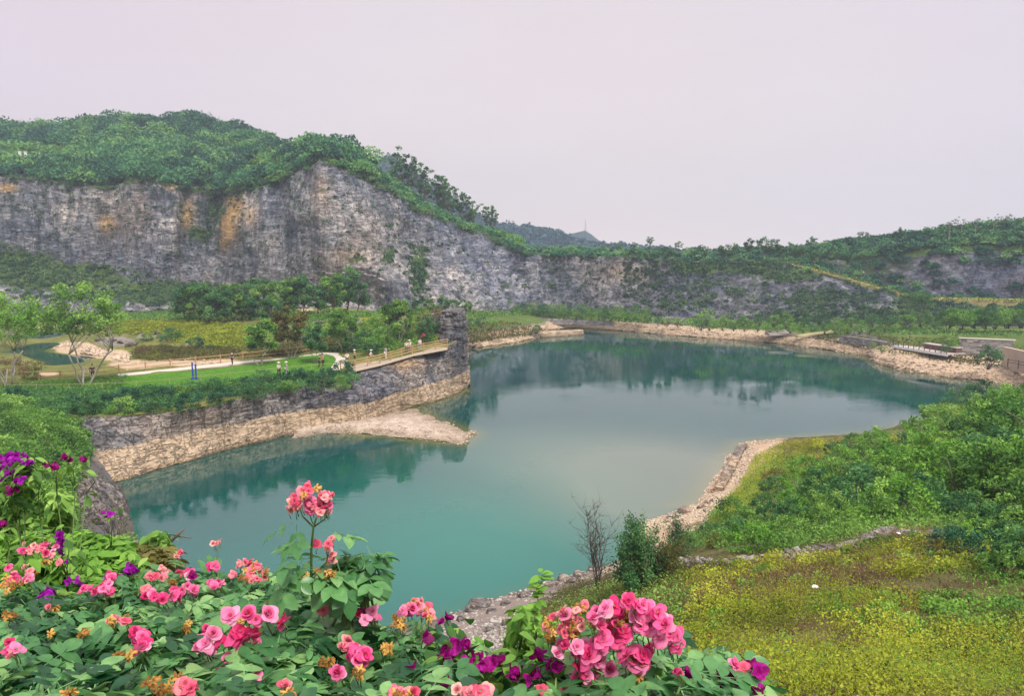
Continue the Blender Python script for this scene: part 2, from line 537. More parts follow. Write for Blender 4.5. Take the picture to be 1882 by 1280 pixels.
# ------------------------------------------------------------------ materials of the terrain
M_CLIFF = rock_mat('quarry_rock', (.048, .056, .070), (.19, .198, .220), (.52, .51, .51))
M_SHORE = rock_mat('shore_rock', (.055, .052, .052), (.195, .178, .168), (.42, .385, .35), beige=(.52, .39, .265), strata=(.5, .5, 2.6), sc=1.5, rot=(0, .10, 0))
M_PEN = ground_mat('peninsula_ground', [(.05, .07, .015), (.10, .12, .025), (.18, .18, .05), (.27, .24, .09)], .25, 3, .2,
                   extra=[('rock', (.24, .21, .18)), ('lawn', (.11, .27, .025)), ('beige', (.50, .37, .24))])
M_BANK = ground_mat('bank_ground', [(.035, .05, .015), (.09, .09, .03), (.15, .13, .05), (.2, .18, .08)], .5, 5, .15,
                    extra=[('gravel', (.27, .215, .18)), ('beige', (.50, .355, .235)), ('rock', (.15, .14, .14))])
M_HILL = ground_mat('hill_ground', [(.01, .03, .012), (.02, .05, .02), (.04, .08, .03), (.06, .11, .04)], .1, 1, .3)
M_FARHILL = ground_mat('far_hill', [(.012, .035, .045), (.02, .05, .06), (.03, .065, .075)], .05, .4, 1)  # distance haze painted in as a blue ground colour
M_TERR = ground_mat('terrace_ground', [(.05, .08, .02), (.09, .14, .03), (.16, .19, .05)], .2, 2, .1,
                    extra=[('rock', (.21, .19, .175)), ('beige', (.50, .37, .25))])
M_PATH = simple_mat('path_concrete', (.55, .50, .42), .9, var=.1, scale=3, bump=.3)

# ------------------------------------------------------------------ ground sheet to the horizon
V = np.array([[-1500, -300, -4], [1500, -300, -4], [1500, 1120, -4], [-1500, 1120, -4]])
g = link('ground', mesh_data('ground', V, [[0, 1, 2, 3]], None, M_HILL)); struct(g)

# ------------------------------------------------------------------ quarry cliff
foot = ('d', [(-500, 600, 185), (0, 578, 188), (200, 574, 192), (400, 568, 200), (520, 568, 194), (620, 565, 181), (740, 578, 172), (800, 576, 184), (900, 578, 193), (1000, 582, 198), (1150, 586, 199), (1300, 592, 192), (1400, 597, 184), (1500, 600, 175), (1700, 605, 163), (1900, 607, 152), (2300, 620, 140)])
base = ('d', [(-500, 440, 207), (0, 468, 208), (100, 482, 208), (200, 502, 208), (300, 522, 210), (400, 538, 213), (460, 545, 206), (520, 548, 200), (620, 548, 186), (740, 565, 175), (800, 565, 186), (900, 565, 194), (1000, 572, 199), (1150, 576, 200), (1300, 584, 194), (1400, 590, 186), (1500, 594, 177), (1700, 597, 165), (1900, 600, 153), (2300, 615, 141)])
low = ('d', [(-500, 420, 209), (0, 440, 209), (200, 465, 209), (300, 480, 210), (390, 490, 220), (440, 492, 208), (520, 485, 199), (600, 480, 186), (690, 500, 178), (740, 520, 178), (780, 520, 194), (900, 530, 202), (1000, 540, 202), (1150, 548, 203), (1300, 555, 198), (1400, 560, 191), (1500, 572, 181), (1700, 585, 169), (1900, 590, 156), (2300, 610, 145)])
mid = ('d', [(-500, 385, 210), (0, 400, 210), (200, 420, 210), (320, 425, 211), (385, 435, 226), (430, 425, 209), (520, 410, 202), (590, 385, 188), (640, 405, 187), (700, 440, 188), (740, 455, 198), (800, 465, 206), (900, 500, 208), (1000, 510, 205), (1150, 520, 206), (1300, 520, 203), (1400, 530, 196), (1500, 548, 187), (1600, 562, 178), (1700, 575, 172), (1900, 582, 159), (2300, 600, 148)])
top = ('d', [(-500, 330, 212), (-100, 322, 212), (0, 322, 212), (60, 326, 212), (130, 338, 212), (200, 343, 212), (260, 326, 213), (330, 342, 216), (395, 356, 232), (440, 350, 214), (500, 338, 208), (545, 318, 202), (590, 294, 194), (645, 312, 194), (700, 338, 198), (770, 386, 207), (817, 406, 213), (890, 430, 220), (930, 452, 220), (965, 468, 208), (1000, 470, 207), (1130, 472, 208), (1200, 476, 209), (1280, 480, 208), (1370, 478, 206), (1450, 486, 203), (1500, 500, 198), (1560, 516, 193), (1650, 543, 184), (1720, 555, 177), (1900, 560, 168), (2300, 570, 155)])
P, px = loft([foot, base, low, mid, top], -800, 2250, 1310, [26, 22, 34, 40])
P = smooth_grid(P, 3)
CL0 = P.copy()
amp = .62 * (1 - .55 * np.clip((px - 1150) / 250, 0, 1))
P, nrm = rock_displace(P, 1.0, 1.0, 2, edge=3)
P = CL0 + (P - CL0) * amp[None, :, None]
# vertical joints and buttresses
jj = fbm(np.stack([px * .035, px * 0, px * 0], -1), 1.0, 4, 77)
P += nrm * (jj * 1.7)[None, :, None]
uu, vv = to_px(P)
veg = np.zeros(P.shape[:2])
def blob(cx, cy, rx, ry, k=1.0):
    return k * np.exp(-(((uu - cx) / rx) ** 2 + ((vv - cy) / ry) ** 2))
vi = np.linspace(0, 1, P.shape[0])[:, None] * np.ones((1, P.shape[1]))
for a in [(0, 490, 110, 34, 1.2), (120, 512, 130, 30, 1.1), (290, 538, 130, 24, 1.1), (60, 545, 200, 12, .5), (400, 552, 90, 14), (368, 430, 26, 14), (360, 425, 16, 12), (800, 575, 80, 12), (655, 475, 40, 12, .5),
          (770, 500, 20, 60, .8), (715, 470, 16, 22, .7), (700, 400, 20, 40, .4), (610, 440, 15, 30, .3), (395, 380, 20, 40, .7),
          (1290, 490, 60, 16, .9), (1380, 490, 90, 16, .9), (1450, 505, 90, 20, .7), (1540, 545, 120, 18, .5), (1500, 580, 160, 15, .6), (1690, 560, 60, 14, .9), (1260, 560, 60, 20, .45),
          (1180, 540, 20, 40, .3), (1750, 580, 300, 18, .9), (1350, 530, 120, 30, .35)]:
    veg = np.maximum(veg, blob(*a))
veg = np.maximum(veg, np.clip((vi - .93) * 9, 0, .7))
och = np.zeros_like(veg)
for a in [(432, 375, 15, 30, 1.3), (420, 410, 16, 36, 1.3), (412, 445, 9, 18), (345, 395, 12, 26), (197, 410, 16, 18, .8), (315, 343, 12, 6, .8), (590, 350, 18, 38, .3), (460, 395, 14, 22, .5), (12, 345, 20, 8, .8), (230, 400, 60, 50, .2), (640, 470, 60, 20, .25), (670, 450, 40, 50, .15), (1150, 500, 60, 20, .2)]:
    och = np.maximum(och, blob(*a))
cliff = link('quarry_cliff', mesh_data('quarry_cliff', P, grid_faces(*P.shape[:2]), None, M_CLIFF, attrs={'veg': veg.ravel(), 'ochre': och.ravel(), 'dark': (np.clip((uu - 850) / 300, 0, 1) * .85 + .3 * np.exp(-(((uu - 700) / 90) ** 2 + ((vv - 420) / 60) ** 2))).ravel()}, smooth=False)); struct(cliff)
CLP, CLU, CLV, CLVEG = P, uu, vv, veg

# ------------------------------------------------------------------ wooded hill above the left cliff
def back(row, dd, dy):
    return (row[0], [(a, b + dy, c + dd) for a, b, c in row[1]])
hm = ('d', [(-500, 280, 245), (0, 285, 245), (200, 290, 245), (330, 300, 245), (400, 320, 250), (470, 310, 236), (540, 296, 225), (590, 284, 206), (645, 297, 206), (700, 328, 210), (760, 368, 218), (830, 403, 226), (900, 431, 232), (960, 450, 232)])
hc = ('d', [(-500, 245, 300), (0, 240, 300), (60, 244, 300), (130, 235, 300), (200, 226, 300), (350, 222, 300), (430, 238, 296), (475, 256, 280), (520, 280, 262), (560, 280, 245), (600, 272, 218), (645, 286, 220), (700, 322, 222), (740, 349, 226), (770, 366, 230), (811, 393, 236), (850, 410, 242), (900, 428, 250), (960, 450, 250)])
hb = ('d', [(-500, 330, 420), (0, 330, 420), (430, 330, 400), (600, 400, 330), (960, 470, 330)])
HP, hpx = loft([back(top, 0.2, 4), hm, hc, hb], -800, 960, 530, [24, 40, 14])
HP = smooth_grid(HP, 3); HP += np.array([0, 0, 1]) * (fbm(HP, .05, 4, 5) * 2.2)[..., None] * np.minimum(1, np.arange(HP.shape[0]) / 6)[:, None, None]
o = link('hillside', mesh_data('hillside', HP, grid_faces(*HP.shape[:2]), None, M_HILL, smooth=True)); struct(o)

# plateau beyond the centre rim
pr = [back(top, -.3, 1), ('z', [(900, 463.5, 19.0), (1130, 465, 19.2), (1300, 468, 19.2), (1420, 470, 19.2), (1500, 480, 18.5), (1600, 500, 16)]),
      ('d', [(900, 452, 330), (1000, 456, 330), (1130, 458, 330), (1300, 461, 330), (1420, 462, 320), (1500, 470, 290), (1600, 480, 270)]),
      ('d', [(900, 456, 500), (1130, 460, 500), (1300, 461.5, 500), (1420, 463, 500), (1600, 480, 400)])]
PP, _ = loft([pr[0], pr[2], pr[3]], 900, 1560, 160, [30, 10])
PP += np.array([0, 0, 1]) * (fbm(PP, .05, 3, 8) * .6)[..., None]
o = link('plateau', mesh_data('plateau', PP, grid_faces(*PP.shape[:2]), None, M_HILL, smooth=True)); struct(o)

# right back hill: rock band below a wooded crest
rb = ('d', [(1350, 486, 213), (1450, 490, 210), (1500, 504, 205), (1560, 521, 200), (1650, 548, 192), (1720, 558, 185), (1900, 566, 177), (2300, 575, 165)])
r1 = ('d', [(1350, 482, 218), (1450, 484, 216), (1560, 502, 208), (1650, 525, 198), (1720, 535, 191), (1900, 545, 184), (2300, 560, 172)])
r2 = ('d', [(1350, 474, 226), (1450, 476, 222), (1560, 474, 212), (1620, 466, 206), (1700, 462, 199), (1800, 455, 194), (1900, 452, 189), (2300, 440, 177)])
r3 = ('d', [(1350, 466, 240), (1450, 464, 234), (1500, 458, 228), (1560, 448, 221), (1620, 444, 214), (1680, 434, 207), (1760, 424, 202), (1882, 414, 198), (2300, 390, 186)])
r4 = ('d', [(1350, 475, 340), (1560, 470, 330), (1882, 440, 330), (2300, 420, 320)])
RP, rpx = loft([rb, r1, r2, r3, r4], 1350, 2250, 480, [14, 44, 26, 10])
RP = smooth_grid(RP, 2); R0 = RP.copy()
RP, _ = rock_displace(RP, .45, 1.0, 31, edge=4)
ru, rv = to_px(RP)
vi = np.arange(RP.shape[0])[:, None] + 0 * ru
rveg = .22 + np.clip((vi - 50) / 10, 0, 1) + np.clip((10 - vi) / 10, 0, .8) + .35 * np.clip((1560 - ru) / 100, 0, 1) + .75 * np.exp(-((ru - 1600) / 90) ** 2) * .4
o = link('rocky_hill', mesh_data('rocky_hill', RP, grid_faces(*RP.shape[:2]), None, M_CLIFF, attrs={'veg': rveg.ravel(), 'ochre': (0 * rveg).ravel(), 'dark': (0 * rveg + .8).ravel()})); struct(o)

# ------------------------------------------------------------------ hills far behind, haze blue painted into their colours
fh = [('d', [(600, 480, 430), (1250, 480, 430)]),
      ('d', [(600, 300, 560), (690, 291, 560), (712, 287, 560), (740, 300, 560), (780, 330, 560), (830, 366, 560), (880, 400, 560), (920, 414, 555), (970, 419, 550), (1010, 425, 550), (1040, 438, 540), (1080, 447, 530), (1130, 455, 520), (1250, 463, 500)]),
      ('d', [(600, 420, 700), (1250, 470, 700)])]
FP, _ = loft(fh, 600, 1250, 260, [40, 10]); FP[1:-1] += (np.array([0, 0, 1]) * (fbm(FP, .03, 4, 12) * 3.0)[..., None])[1:-1]
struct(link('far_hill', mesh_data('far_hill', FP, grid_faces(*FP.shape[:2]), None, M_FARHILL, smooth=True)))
fh = [('d', [(980, 480, 800), (1200, 480, 800)]),
      ('d', [(980, 440, 900), (1030, 433, 900), (1055, 429, 900), (1075, 424.5, 900), (1088, 432, 900), (1100, 442, 900), (1113, 449, 900), (1140, 459, 900), (1200, 466, 900)]),
      ('d', [(980, 470, 1000), (1200, 470, 1000)])]
FP2, _ = loft(fh, 980, 1200, 120, [30, 8])
FP2[1:-1] += (np.array([0, 0, 1]) * (fbm(FP2, .03, 4, 14) * 2)[..., None])[1:-1]
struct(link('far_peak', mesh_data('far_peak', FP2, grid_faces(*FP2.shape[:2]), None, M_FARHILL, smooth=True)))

# ------------------------------------------------------------------ far shore terrace
fw = [(820, 655), (858, 642), (880, 640), (900, 637), (950, 630), (998, 619), (1008, 607), (1060, 603), (1130, 608), (1200, 614), (1300, 622), (1420, 631), (1500, 641), (1596, 655), (1608, 668), (1650, 680), (1740, 695), (1800, 700), (1882, 712), (2300, 765)]
ft = [(820, 640), (858, 624), (880, 622), (900, 618), (950, 613), (998, 606), (1008, 594), (1060, 592), (1130, 595), (1200, 601), (1300, 609), (1420, 617), (1500, 626), (1596, 641), (1608, 653), (1650, 660), (1740, 671), (1800, 676), (1882, 686), (2300, 735)]
fm = [(820, 600, 3.2), (858, 590, 3.6), (900, 584, 3.6), (935, 580, 3.2), (1000, 585, 2.4), (1060, 587, 2.3), (1130, 590, 2.1), (1200, 595, 1.9), (1300, 602, 1.9), (1420, 609, 1.9), (1500, 618, 1.9), (1596, 628, 2.0), (1650, 634, 3.0), (1740, 641, 2.8), (1800, 642, 2.9), (1882, 660, 2.9), (2300, 690, 4)]
ff = [(820, 590, 4.0), (935, 576, 3.5), (1000, 581, 2.8), (1060, 582, 2.6), (1130, 586, 2.4), (1200, 591, 2.3), (1300, 598, 2.3), (1420, 603, 2.4), (1500, 609, 2.5), (1596, 615, 2.8), (1650, 618, 4.2), (1740, 616, 5.1), (1800, 616, 5.2), (1882, 619, 5.2), (2300, 640, 5)]
rows = [('z', [(a, b + 5, -1.5) for a, b in fw]), ('z', [(a, b, -.02) for a, b in fw]), ('z', [(a, b, 1.1 if 1500 < a < 1640 else 1.4) for a, b in ft]), ('z', fm), ('z', ff), back(foot, 0, -6)]
TP, tpx = loft(rows, 820, 2250, 760, [4, 16, 14, 8, 22])
TP = smooth_grid(TP, 1)
d0 = fbm(TP, (.5, .5, .5), 4, 40); zz = TP[..., 2]
bandz = np.clip(1 - np.abs(zz - .7) / 1.6, 0, 1)
TP[..., 2] += (d0 * .25 + .18 * (np.round(zz * 2.2) / 2.2 - zz)) * np.where(zz > .05, 1, .2)
tu, tv = to_px(TP)
beige = np.clip(1.05 - np.clip(zz - 1.45, 0, 9) * 1.5, 0, 1)
rockA = np.clip(1 - np.abs(zz - 1.9) / .35, 0, 1) * .75 * ((tu < 1130) | (tu > 1480)) + np.clip(1 - np.abs(zz - 2.6) / 1.0, 0, 1) * .7 * (tu > 1560)
rockA = np.maximum(rockA, np.exp(-(((tu - 1230) / 40) ** 2 + ((tv - 590) / 12) ** 2)))
beige[:, :] = np.where(tu > 1600, np.clip(1.1 - np.clip(zz - 1.9, 0, 9) * 1.2, 0, 1), beige)
struct(link('far_shore', mesh_data('far_shore', TP, grid_faces(*TP.shape[:2]), None, M_TERR, attrs={'beige': beige.ravel(), 'rock': rockA.ravel(), 'veg': 0 * zz.ravel()})))

# ------------------------------------------------------------------ peninsula
rimrow = [(-160, 760, 5.0), (60, 752, 5.0), (135, 766, 4.7), (200, 766, 4.6), (260, 762, 4.6), (330, 757, 4.6), (400, 742, 4.7), (470, 725, 4.8), (540, 712, 4.8), (600, 703, 4.6), (640, 694, 4.7), (680, 680, 5.0), (720, 664, 5.55), (760, 652, 6.0), (800, 642, 6.25), (818, 639, 6.4)]
rim_pts = [('z', a, b, c) for a, b, c in rimrow]
PEN = rbf_field(ctrl(rim_pts + [
    ('z', 180, 712, 5.2), ('z', 300, 700, 5.2), ('z', 420, 688, 5.2), ('z', 540, 680, 5.2), ('z', 620, 672, 5.2),
    ('z', 230, 690, 5.3), ('z', 350, 680, 5.3), ('z', 450, 668, 5.3), ('z', 550, 658, 5.35), ('z', 620, 652, 5.4), ('z', 60, 708, 5.1), ('z', -60, 712, 5),
    ('z', 690, 655, 5.9), ('z', 740, 646, 6.2), ('z', 800, 634, 6.5), ('z', 640, 645, 5.7),
    ('z', 150, 690, 4.6), ('z', 230, 676, 4.8), ('z', 40, 690, 4.4), ('z', -80, 690, 4.6),
    ('z', 120, 682, 1.0), ('z', 70, 668, 1.0), ('z', 150, 668, .8), ('z', 200, 660, 1.0), ('z', 50, 630, .5), ('z', 75, 650, .6), ('z', 90, 622, .8), ('z', 115, 615, 1.0), ('z', 230, 668, 1.8),
    ('z', 101, 637, 2.1), ('z', 125, 632, 2.6), ('z', 150, 640, 2.8), ('z', 195, 650, 2.7), ('z', 225, 655, 3.0), ('z', 250, 655, 4.2), ('z', 170, 625, 4.6), ('z', 240, 622, 5.2), ('z', 135, 622, 2.6), ('z', 250, 640, 4.8),
    ('z', 30, 650, 3.6), ('z', 35, 680, 3.6), ('z', -60, 650, 5), ('z', 0, 620, 3.5), ('z', -100, 600, 4.5),
    ('z', 60, 606, 2.4), ('z', 110, 604, 2.5), ('z', 40, 598, 3.2), ('z', 130, 596, 3.4), ('z', 200, 600, 5.2), ('z', 300, 602, 5.6), ('z', 420, 604, 5.8), ('z', 330, 640, 5.2), ('z', 430, 640, 5.4), ('z', 300, 585, 5.5),
    ('z', 500, 610, 6.0), ('z', 560, 600, 6.6), ('z', 640, 600, 7.6), ('z', 700, 612, 7.8), ('z', 640, 622, 6.6), ('z', 700, 592, 8.2), ('z', 760, 582, 8.6), ('z', 790, 576, 9.4), ('z', 790, 600, 8.6), ('z', 740, 620, 7.4), ('z', 800, 618, 7.6),
    ('z', 812, 574, 9.8), ('z', 850, 577, 10.2), ('z', 830, 573, 10.3),
    ('z', 600, 576, 7.5), ('z', 480, 580, 6.5), ('z', 700, 575, 8.2),
    ('d', -200, 575, 190), ('d', 0, 578, 189), ('d', 200, 574, 193), ('d', 400, 568, 201), ('d', 520, 568, 195), ('d', 620, 565, 182), ('d', 740, 575, 175), ('d', 830, 576, 188), ('d', 900, 578, 190),
    ('d', 860, 598, 160), ('d', 880, 590, 165), ('d', 858, 612, 140)
]))
# front: follow the waterline
pw = [(100, 930), (140, 915), (180, 902), (215, 888), (260, 874), (300, 862), (350, 848), (400, 832), (440, 822), (480, 812), (520, 803), (560, 796), (600, 788), (650, 782), (700, 770), (745, 752), (790, 741), (820, 731), (845, 721), (855, 716)]
pb = [(100, 880, 1.4), (180, 846, 1.7), (215, 836, 1.9), (300, 806, 2.3), (400, 780, 2.6), (480, 758, 2.8), (560, 742, 3.0), (650, 734, 2.9), (700, 727, 2.7), (745, 716, 2.5), (790, 704, 2.4), (820, 697, 2.3), (845, 690, 2.2), (855, 686, 2.2)]
pt = [(a, b, c) for a, b, c in rimrow[2:]] + [(835, 630, 7.0), (855, 622, 7.2)]
pt = [(100, 790, 4.3)] + pt
rows = [('z', [(a, b + 6, -1.5) for a, b in pw]), ('z', [(a, b, -.02) for a, b in pw]), ('z', pb), ('z', pt)]
FPn, fpx = loft(rows, 100, 855, 900, [5, 56, 80])
FPn = smooth_grid(FPn, 1); F0 = FPn.copy()
FPn, fn = rock_displace(FPn, .32, 2.6, 51, edge=2, ledge=1.1)
zz = FPn[..., 2]
band = np.clip(.5 + (2.35 - zz + .35 * fbm(FPn, .25, 3, 61)) * 1.2, 0, 1)
fu, fv = to_px(FPn)
vegf = np.clip((zz - 4.2) / .8, 0, .55) * (fu < 640)
o = struct(link('peninsula_cliff', mesh_data('peninsula_cliff', FPn, grid_faces(*FPn.shape[:2]), None, M_SHORE, attrs={'band': band.ravel(), 'veg': vegf.ravel(), 'ochre': .5 * np.exp(-(((fu - 745) / 30) ** 2 + ((fv - 668) / 12) ** 2)).ravel()})))

# top sheet of the peninsula: rim to cliff foot, following pixel columns
pxs = np.linspace(-700, 856, 620)
rimP = row_eval(('z', rimrow + [(850, 634, 6.4), (858, 612, 6.6), (900, 600, 5)]), pxs)
dfar = row_eval(back(foot, 2, 0), pxs)
t = np.linspace(0, 1, 230)[:, None] ** 1.25
XY = rimP[None, :, :2] * (1 - t[..., None]) + dfar[None, :, :2] * t[..., None]
Z = PEN(XY[..., 0], XY[..., 1])
TPn = np.dstack([XY, Z])
u_, v_ = to_px(TPn)
lawn_poly = [(-60, 722), (60, 722), (170, 720), (300, 714), (430, 700), (540, 690), (628, 680), (636, 668), (625, 655), (600, 650), (560, 655), (480, 668), (380, 680), (230, 693), (150, 697), (40, 708), (-60, 712)]
lawn = np.exp(-(0 * u_)) * in_poly(u_, v_, lawn_poly)
off = 1 - np.clip(lawn, 0, 1)
TPn[..., 2] += off * fbm(TPn, .18, 4, 71) * .35 * np.clip(t / .1, 0, 1)
def bl(cx, cy, rx, ry, k=1.0): return k * np.exp(-(((u_ - cx) / rx) ** 2 + ((v_ - cy) / ry) ** 2))
rockp = sum(bl(*a) for a in [(215, 628, 38, 9, 1.2), (270, 615, 20, 7), (290, 605, 12, 8), (545, 590, 30, 9), (650, 590, 20, 8), (665, 620, 20, 7, 1.3), (700, 590, 12, 8), (800, 590, 30, 14, 1.1), (835, 590, 30, 40, 1.3), (640, 605, 12, 6), (350, 632, 14, 5), (240, 560, 60, 12, .7), (560, 622, 20, 6, .8)])
beig = sum(bl(*a) for a in [(140, 640, 42, 11, 1.4), (200, 652, 40, 9, 1.3), (100, 595, 60, 9, 1.2), (170, 600, 20, 6), (300, 669, 90, 6, 1.0), (250, 672, 40, 8), (90, 690, 28, 5, .8), (400, 665, 60, 5, .7), (560, 570, 20, 4, .8), (380, 655, 60, 4, .5), (40, 665, 30, 12, .4)])
struct(link('peninsula', mesh_data('peninsula', TPn, grid_faces(*TPn.shape[:2]), None, M_PEN, attrs={'rock': rockp.ravel(), 'beige': np.clip(beig, 0, 1.2).ravel(), 'lawn': lawn.ravel() * 1.3}, smooth=True)))

# rock pillar closing the walkway: a closed ring of strata
def pillar(cx, cy, rx, ry, z0, z1, name):
    k = 140; m_ = 130
    an = np.linspace(0, 2 * math.pi, k); zs = np.linspace(z0, z1, m_)
    A, Zz = np.meshgrid(an, zs)
    h = (Zz - z0) / (z1 - z0)
    se = lambda q: np.sign(q) * np.abs(q) ** .62
    rr = 1 + .10 * (1 - h) - .28 * np.clip((h - .5) / .5, 0, 1)
    sh = np.where(h > .55, (h - .55) * .9, 0)
    X = cx + rx * rr * se(np.cos(A)) + sh; Y = cy + ry * rr * se(np.sin(A))
    Pp = np.dstack([X, Y, Zz])
    Pp[:, -1] = Pp[:, 0]
    w_ = Zz * 2.1 + .25 * X + .8 * fbm(Pp, .25, 3, 91); lev = _h(np.floor(w_), np.floor(A * 1.7), 0 * w_, 7)
    d_ = (lev - .5) * .5 + fbm(Pp, .5, 4, 92) * .55 + fbm(Pp, 1.7, 3, 94) * .25
    d_[:, -1] = d_[:, 0]
    Pp[..., 0] += d_ * np.cos(A); Pp[..., 1] += d_ * np.sin(A)
    V = Pp.reshape(-1, 3)
    Q = grid_faces(m_, k)
    capc = len(V); V = np.vstack([V, [cx + .5, cy, z1 + .1]])
    T = [[(m_ - 1) * k + i, (m_ - 1) * k + i + 1, capc] for i in range(k - 1)]
    zz = V[:, 2]
    band = np.clip(.5 + (2.3 - zz + .5 * fbm(V, .25, 3, 61)) * 1.2, 0, 1)
    o = link(name, mesh_data(name, V, Q, T, M_SHORE, attrs={'band': band, 'veg': 0 * zz, 'ochre': 0 * zz})); return struct(o)
c = PD(838, 715, 106.5)
pillar(c[0] - .65, c[1] + 2.0, 2.15, 4.6, -1.0, 11.2, 'rock_outcrop')

# gravel spit
sp_f = [(540, 806), (600, 798), (640, 797), (720, 804), (790, 811), (830, 816), (848, 817), (862, 809), (873, 798)]
sp_m = [(540, 785), (600, 780), (640, 778), (720, 780), (790, 791), (830, 801), (848, 805), (862, 803), (873, 797.5)]
sp_b = [(540, 765), (600, 760), (640, 756), (720, 750), (760, 755), (790, 766), (830, 781), (848, 790), (862, 795), (873, 797)]
rows = [('z', [(a, b + 3, -.7) for a, b in sp_f]), ('z', [(a, b, 0) for a, b in sp_f]), ('z', [(a, b, .55 if a < 800 else .3 if a < 850 else .1) for a, b in sp_m]), ('z', [(a, b, 0) for a, b in sp_b]), ('z', [(a, b - 2, -.7) for a, b in sp_b])]
SP, _ = loft(rows, 540, 873, 300, [4, 22, 22, 4]); SP[..., 2] += fbm(SP, .8, 5, 66) * .22; SP[..., :2] += np.stack([fbm(SP, .5, 4, 68), fbm(SP, .5, 4, 69)], -1) * .7
one = np.ones(SP.shape[:2]).ravel()
M_GRAVEL = ground_mat('gravel', [(.22, .17, .13), (.38, .30, .23), (.50, .41, .33), (.6, .52, .43)], .9, 9, .08)
struct(link('gravel_spit', mesh_data('gravel_spit', SP, grid_faces(*SP.shape[:2]), None, M_GRAVEL)))

# ------------------------------------------------------------------ near bank
shore = [(205, 892), (225, 920), (240, 952), (244, 990), (262, 1040), (320, 1085), (400, 1115), (500, 1140), (600, 1155), (750, 1155), (830, 1128), (900, 1102), (1000, 1072), (1080, 1052), (1130, 1035), (1170, 1010), (1176, 980), (1178, 962), (1230, 945), (1285, 925), (1310, 880), (1335, 838), (1362, 815), (1420, 808), (1500, 803), (1600, 797), (1700, 770), (1882, 738), (2200, 720)]
NB = ctrl([('z', a, b, 0.0) for a, b in shore] + [
    ('z', 300, 1010, -2.0), ('z', 300, 940, -3), ('z', 270, 900, -2.5), ('z', 500, 1060, -3), ('z', 700, 1080, -3), ('z', 900, 1040, -2.5), ('z', 1050, 1000, -2), ('z', 1140, 960, -1.2), ('z', 1200, 900, -1.5), ('z', 1270, 850, -1.5), ('z', 1330, 800, -1.2), ('z', 1500, 780, -2), ('z', 1650, 760, -2.5), ('z', 1800, 715, -2.5), ('z', 600, 960, -4), ('z', 230, 860, -1.5), ('z', 2200, 700, -2),
    ('z', 150, 880, 3.0), ('z', 175, 862, 1.8), ('d', 135, 860, 50), ('d', 140, 900, 44), ('d', 130, 950, 40), ('d', 170, 960, 42), ('z', 215, 980, 2.2), ('z', 200, 940, 2.0), ('z', 190, 900, 1.8), ('z', 230, 1010, 1.5),
    ('z', -100, 722, 5.1), ('z', 0, 725, 5.1), ('z', 80, 735, 4.9), ('z', 135, 775, 4.4), ('z', 150, 820, 3.6), ('z', 80, 780, 5.8), ('z', 0, 780, 6.4), ('z', -150, 790, 7), ('z', 60, 830, 6.8), ('z', -100, 850, 8),
    ('d', 100, 980, 24), ('d', 50, 900, 33), ('d', -100, 950, 26), ('d', 200, 1010, 28), ('d', 280, 1040, 30),
    ('d', 300, 1100, 18), ('w', -4, 25, 3.5), ('w', -10, 28, 2.6), ('w', 0, 30, 2.6), ('w', -12, 22, 6.0), ('w', 1, 22, 6.0), ('w', -6, 16, 9.6), ('w', 0, 12, 13), ('w', 0, 6, 16.2), ('w', -5, 9, 14), ('w', -9, 14, 11.3), ('w', -5, 4, 17), ('w', -12, 8, 15.2), ('w', -20, 16, 12.5), ('w', -26, 26, 10.5), ('w', -40, 40, 10),
    ('w', 0, 0, 18.35), ('w', -2.5, 2, 17.9), ('w', 2.5, 2, 17.8), ('w', 0, 3, 17.7), ('w', 6, 3, 17.0), ('w', 0, -15, 18.6), ('w', -30, -15, 18.6), ('w', 30, -15, 18.0), ('w', 50, 5, 14), ('w', 60, 30, 11), ('w', -50, 5, 15), ('w', -70, 40, 10), ('w', 12, 3, 16),
    ('z', 870, 1180, 1.3), ('z', 1000, 1110, 1.2), ('z', 1100, 1100, 2.2), ('z', 1205, 1020, 1.0), ('z', 1230, 980, .9), ('z', 1310, 960, 1.5), ('z', 1355, 910, 1.3), ('z', 1400, 870, 1.1), ('z', 1450, 830, .8), ('z', 1560, 830, 1.6),
    ('d', 1700, 825, 60), ('d', 1882, 800, 52), ('d', 1882, 860, 42), ('d', 1882, 950, 32), ('d', 1700, 900, 40), ('d', 1500, 900, 45), ('d', 1400, 960, 36), ('d', 1270, 1000, 36), ('d', 1230, 1035, 27),
    ('d', 1300, 1030, 25), ('d', 1400, 1028, 23.5), ('d', 1500, 1015, 24), ('d', 1640, 975, 26), ('d', 1882, 985, 25), ('d', 2200, 900, 30),
    ('d', 1300, 1100, 18), ('d', 1500, 1150, 13), ('d', 1800, 1250, 9.5), ('d', 1250, 1200, 13), ('d', 1100, 1160, 22), ('d', 1000, 1200, 20), ('d', 900, 1225, 25), ('d', 1882, 1100, 15), ('d', 1600, 1060, 18), ('d', 2200, 760, 60)])
NEAR = rbf_field(NB)
gx = np.concatenate([np.linspace(-110, -30, 80), np.linspace(-29.6, 60, 430), np.linspace(60.5, 100, 60)])
gy = np.concatenate([np.linspace(-15, -.4, 22), np.linspace(0, 50, 330), np.linspace(50.3, 105, 190)])
GX, GY = np.meshgrid(gx, gy)
Z = NEAR(GX, GY)
G = np.dstack([GX, GY, Z]); gu, gvv = to_px(G)
Z = Z + (fbm(G, .35, 5, 81) * .22 + .07 * fbm(G, 2.2, 3, 82)) * np.clip(np.abs(Z) * 2 + .2, 0, 1) * np.clip((GY - 1) / 6, .2, 1)
rk = np.exp(-(((gu - 185) / 55) ** 2 + ((gvv - 930) / 75) ** 2)) * (GY > 30)
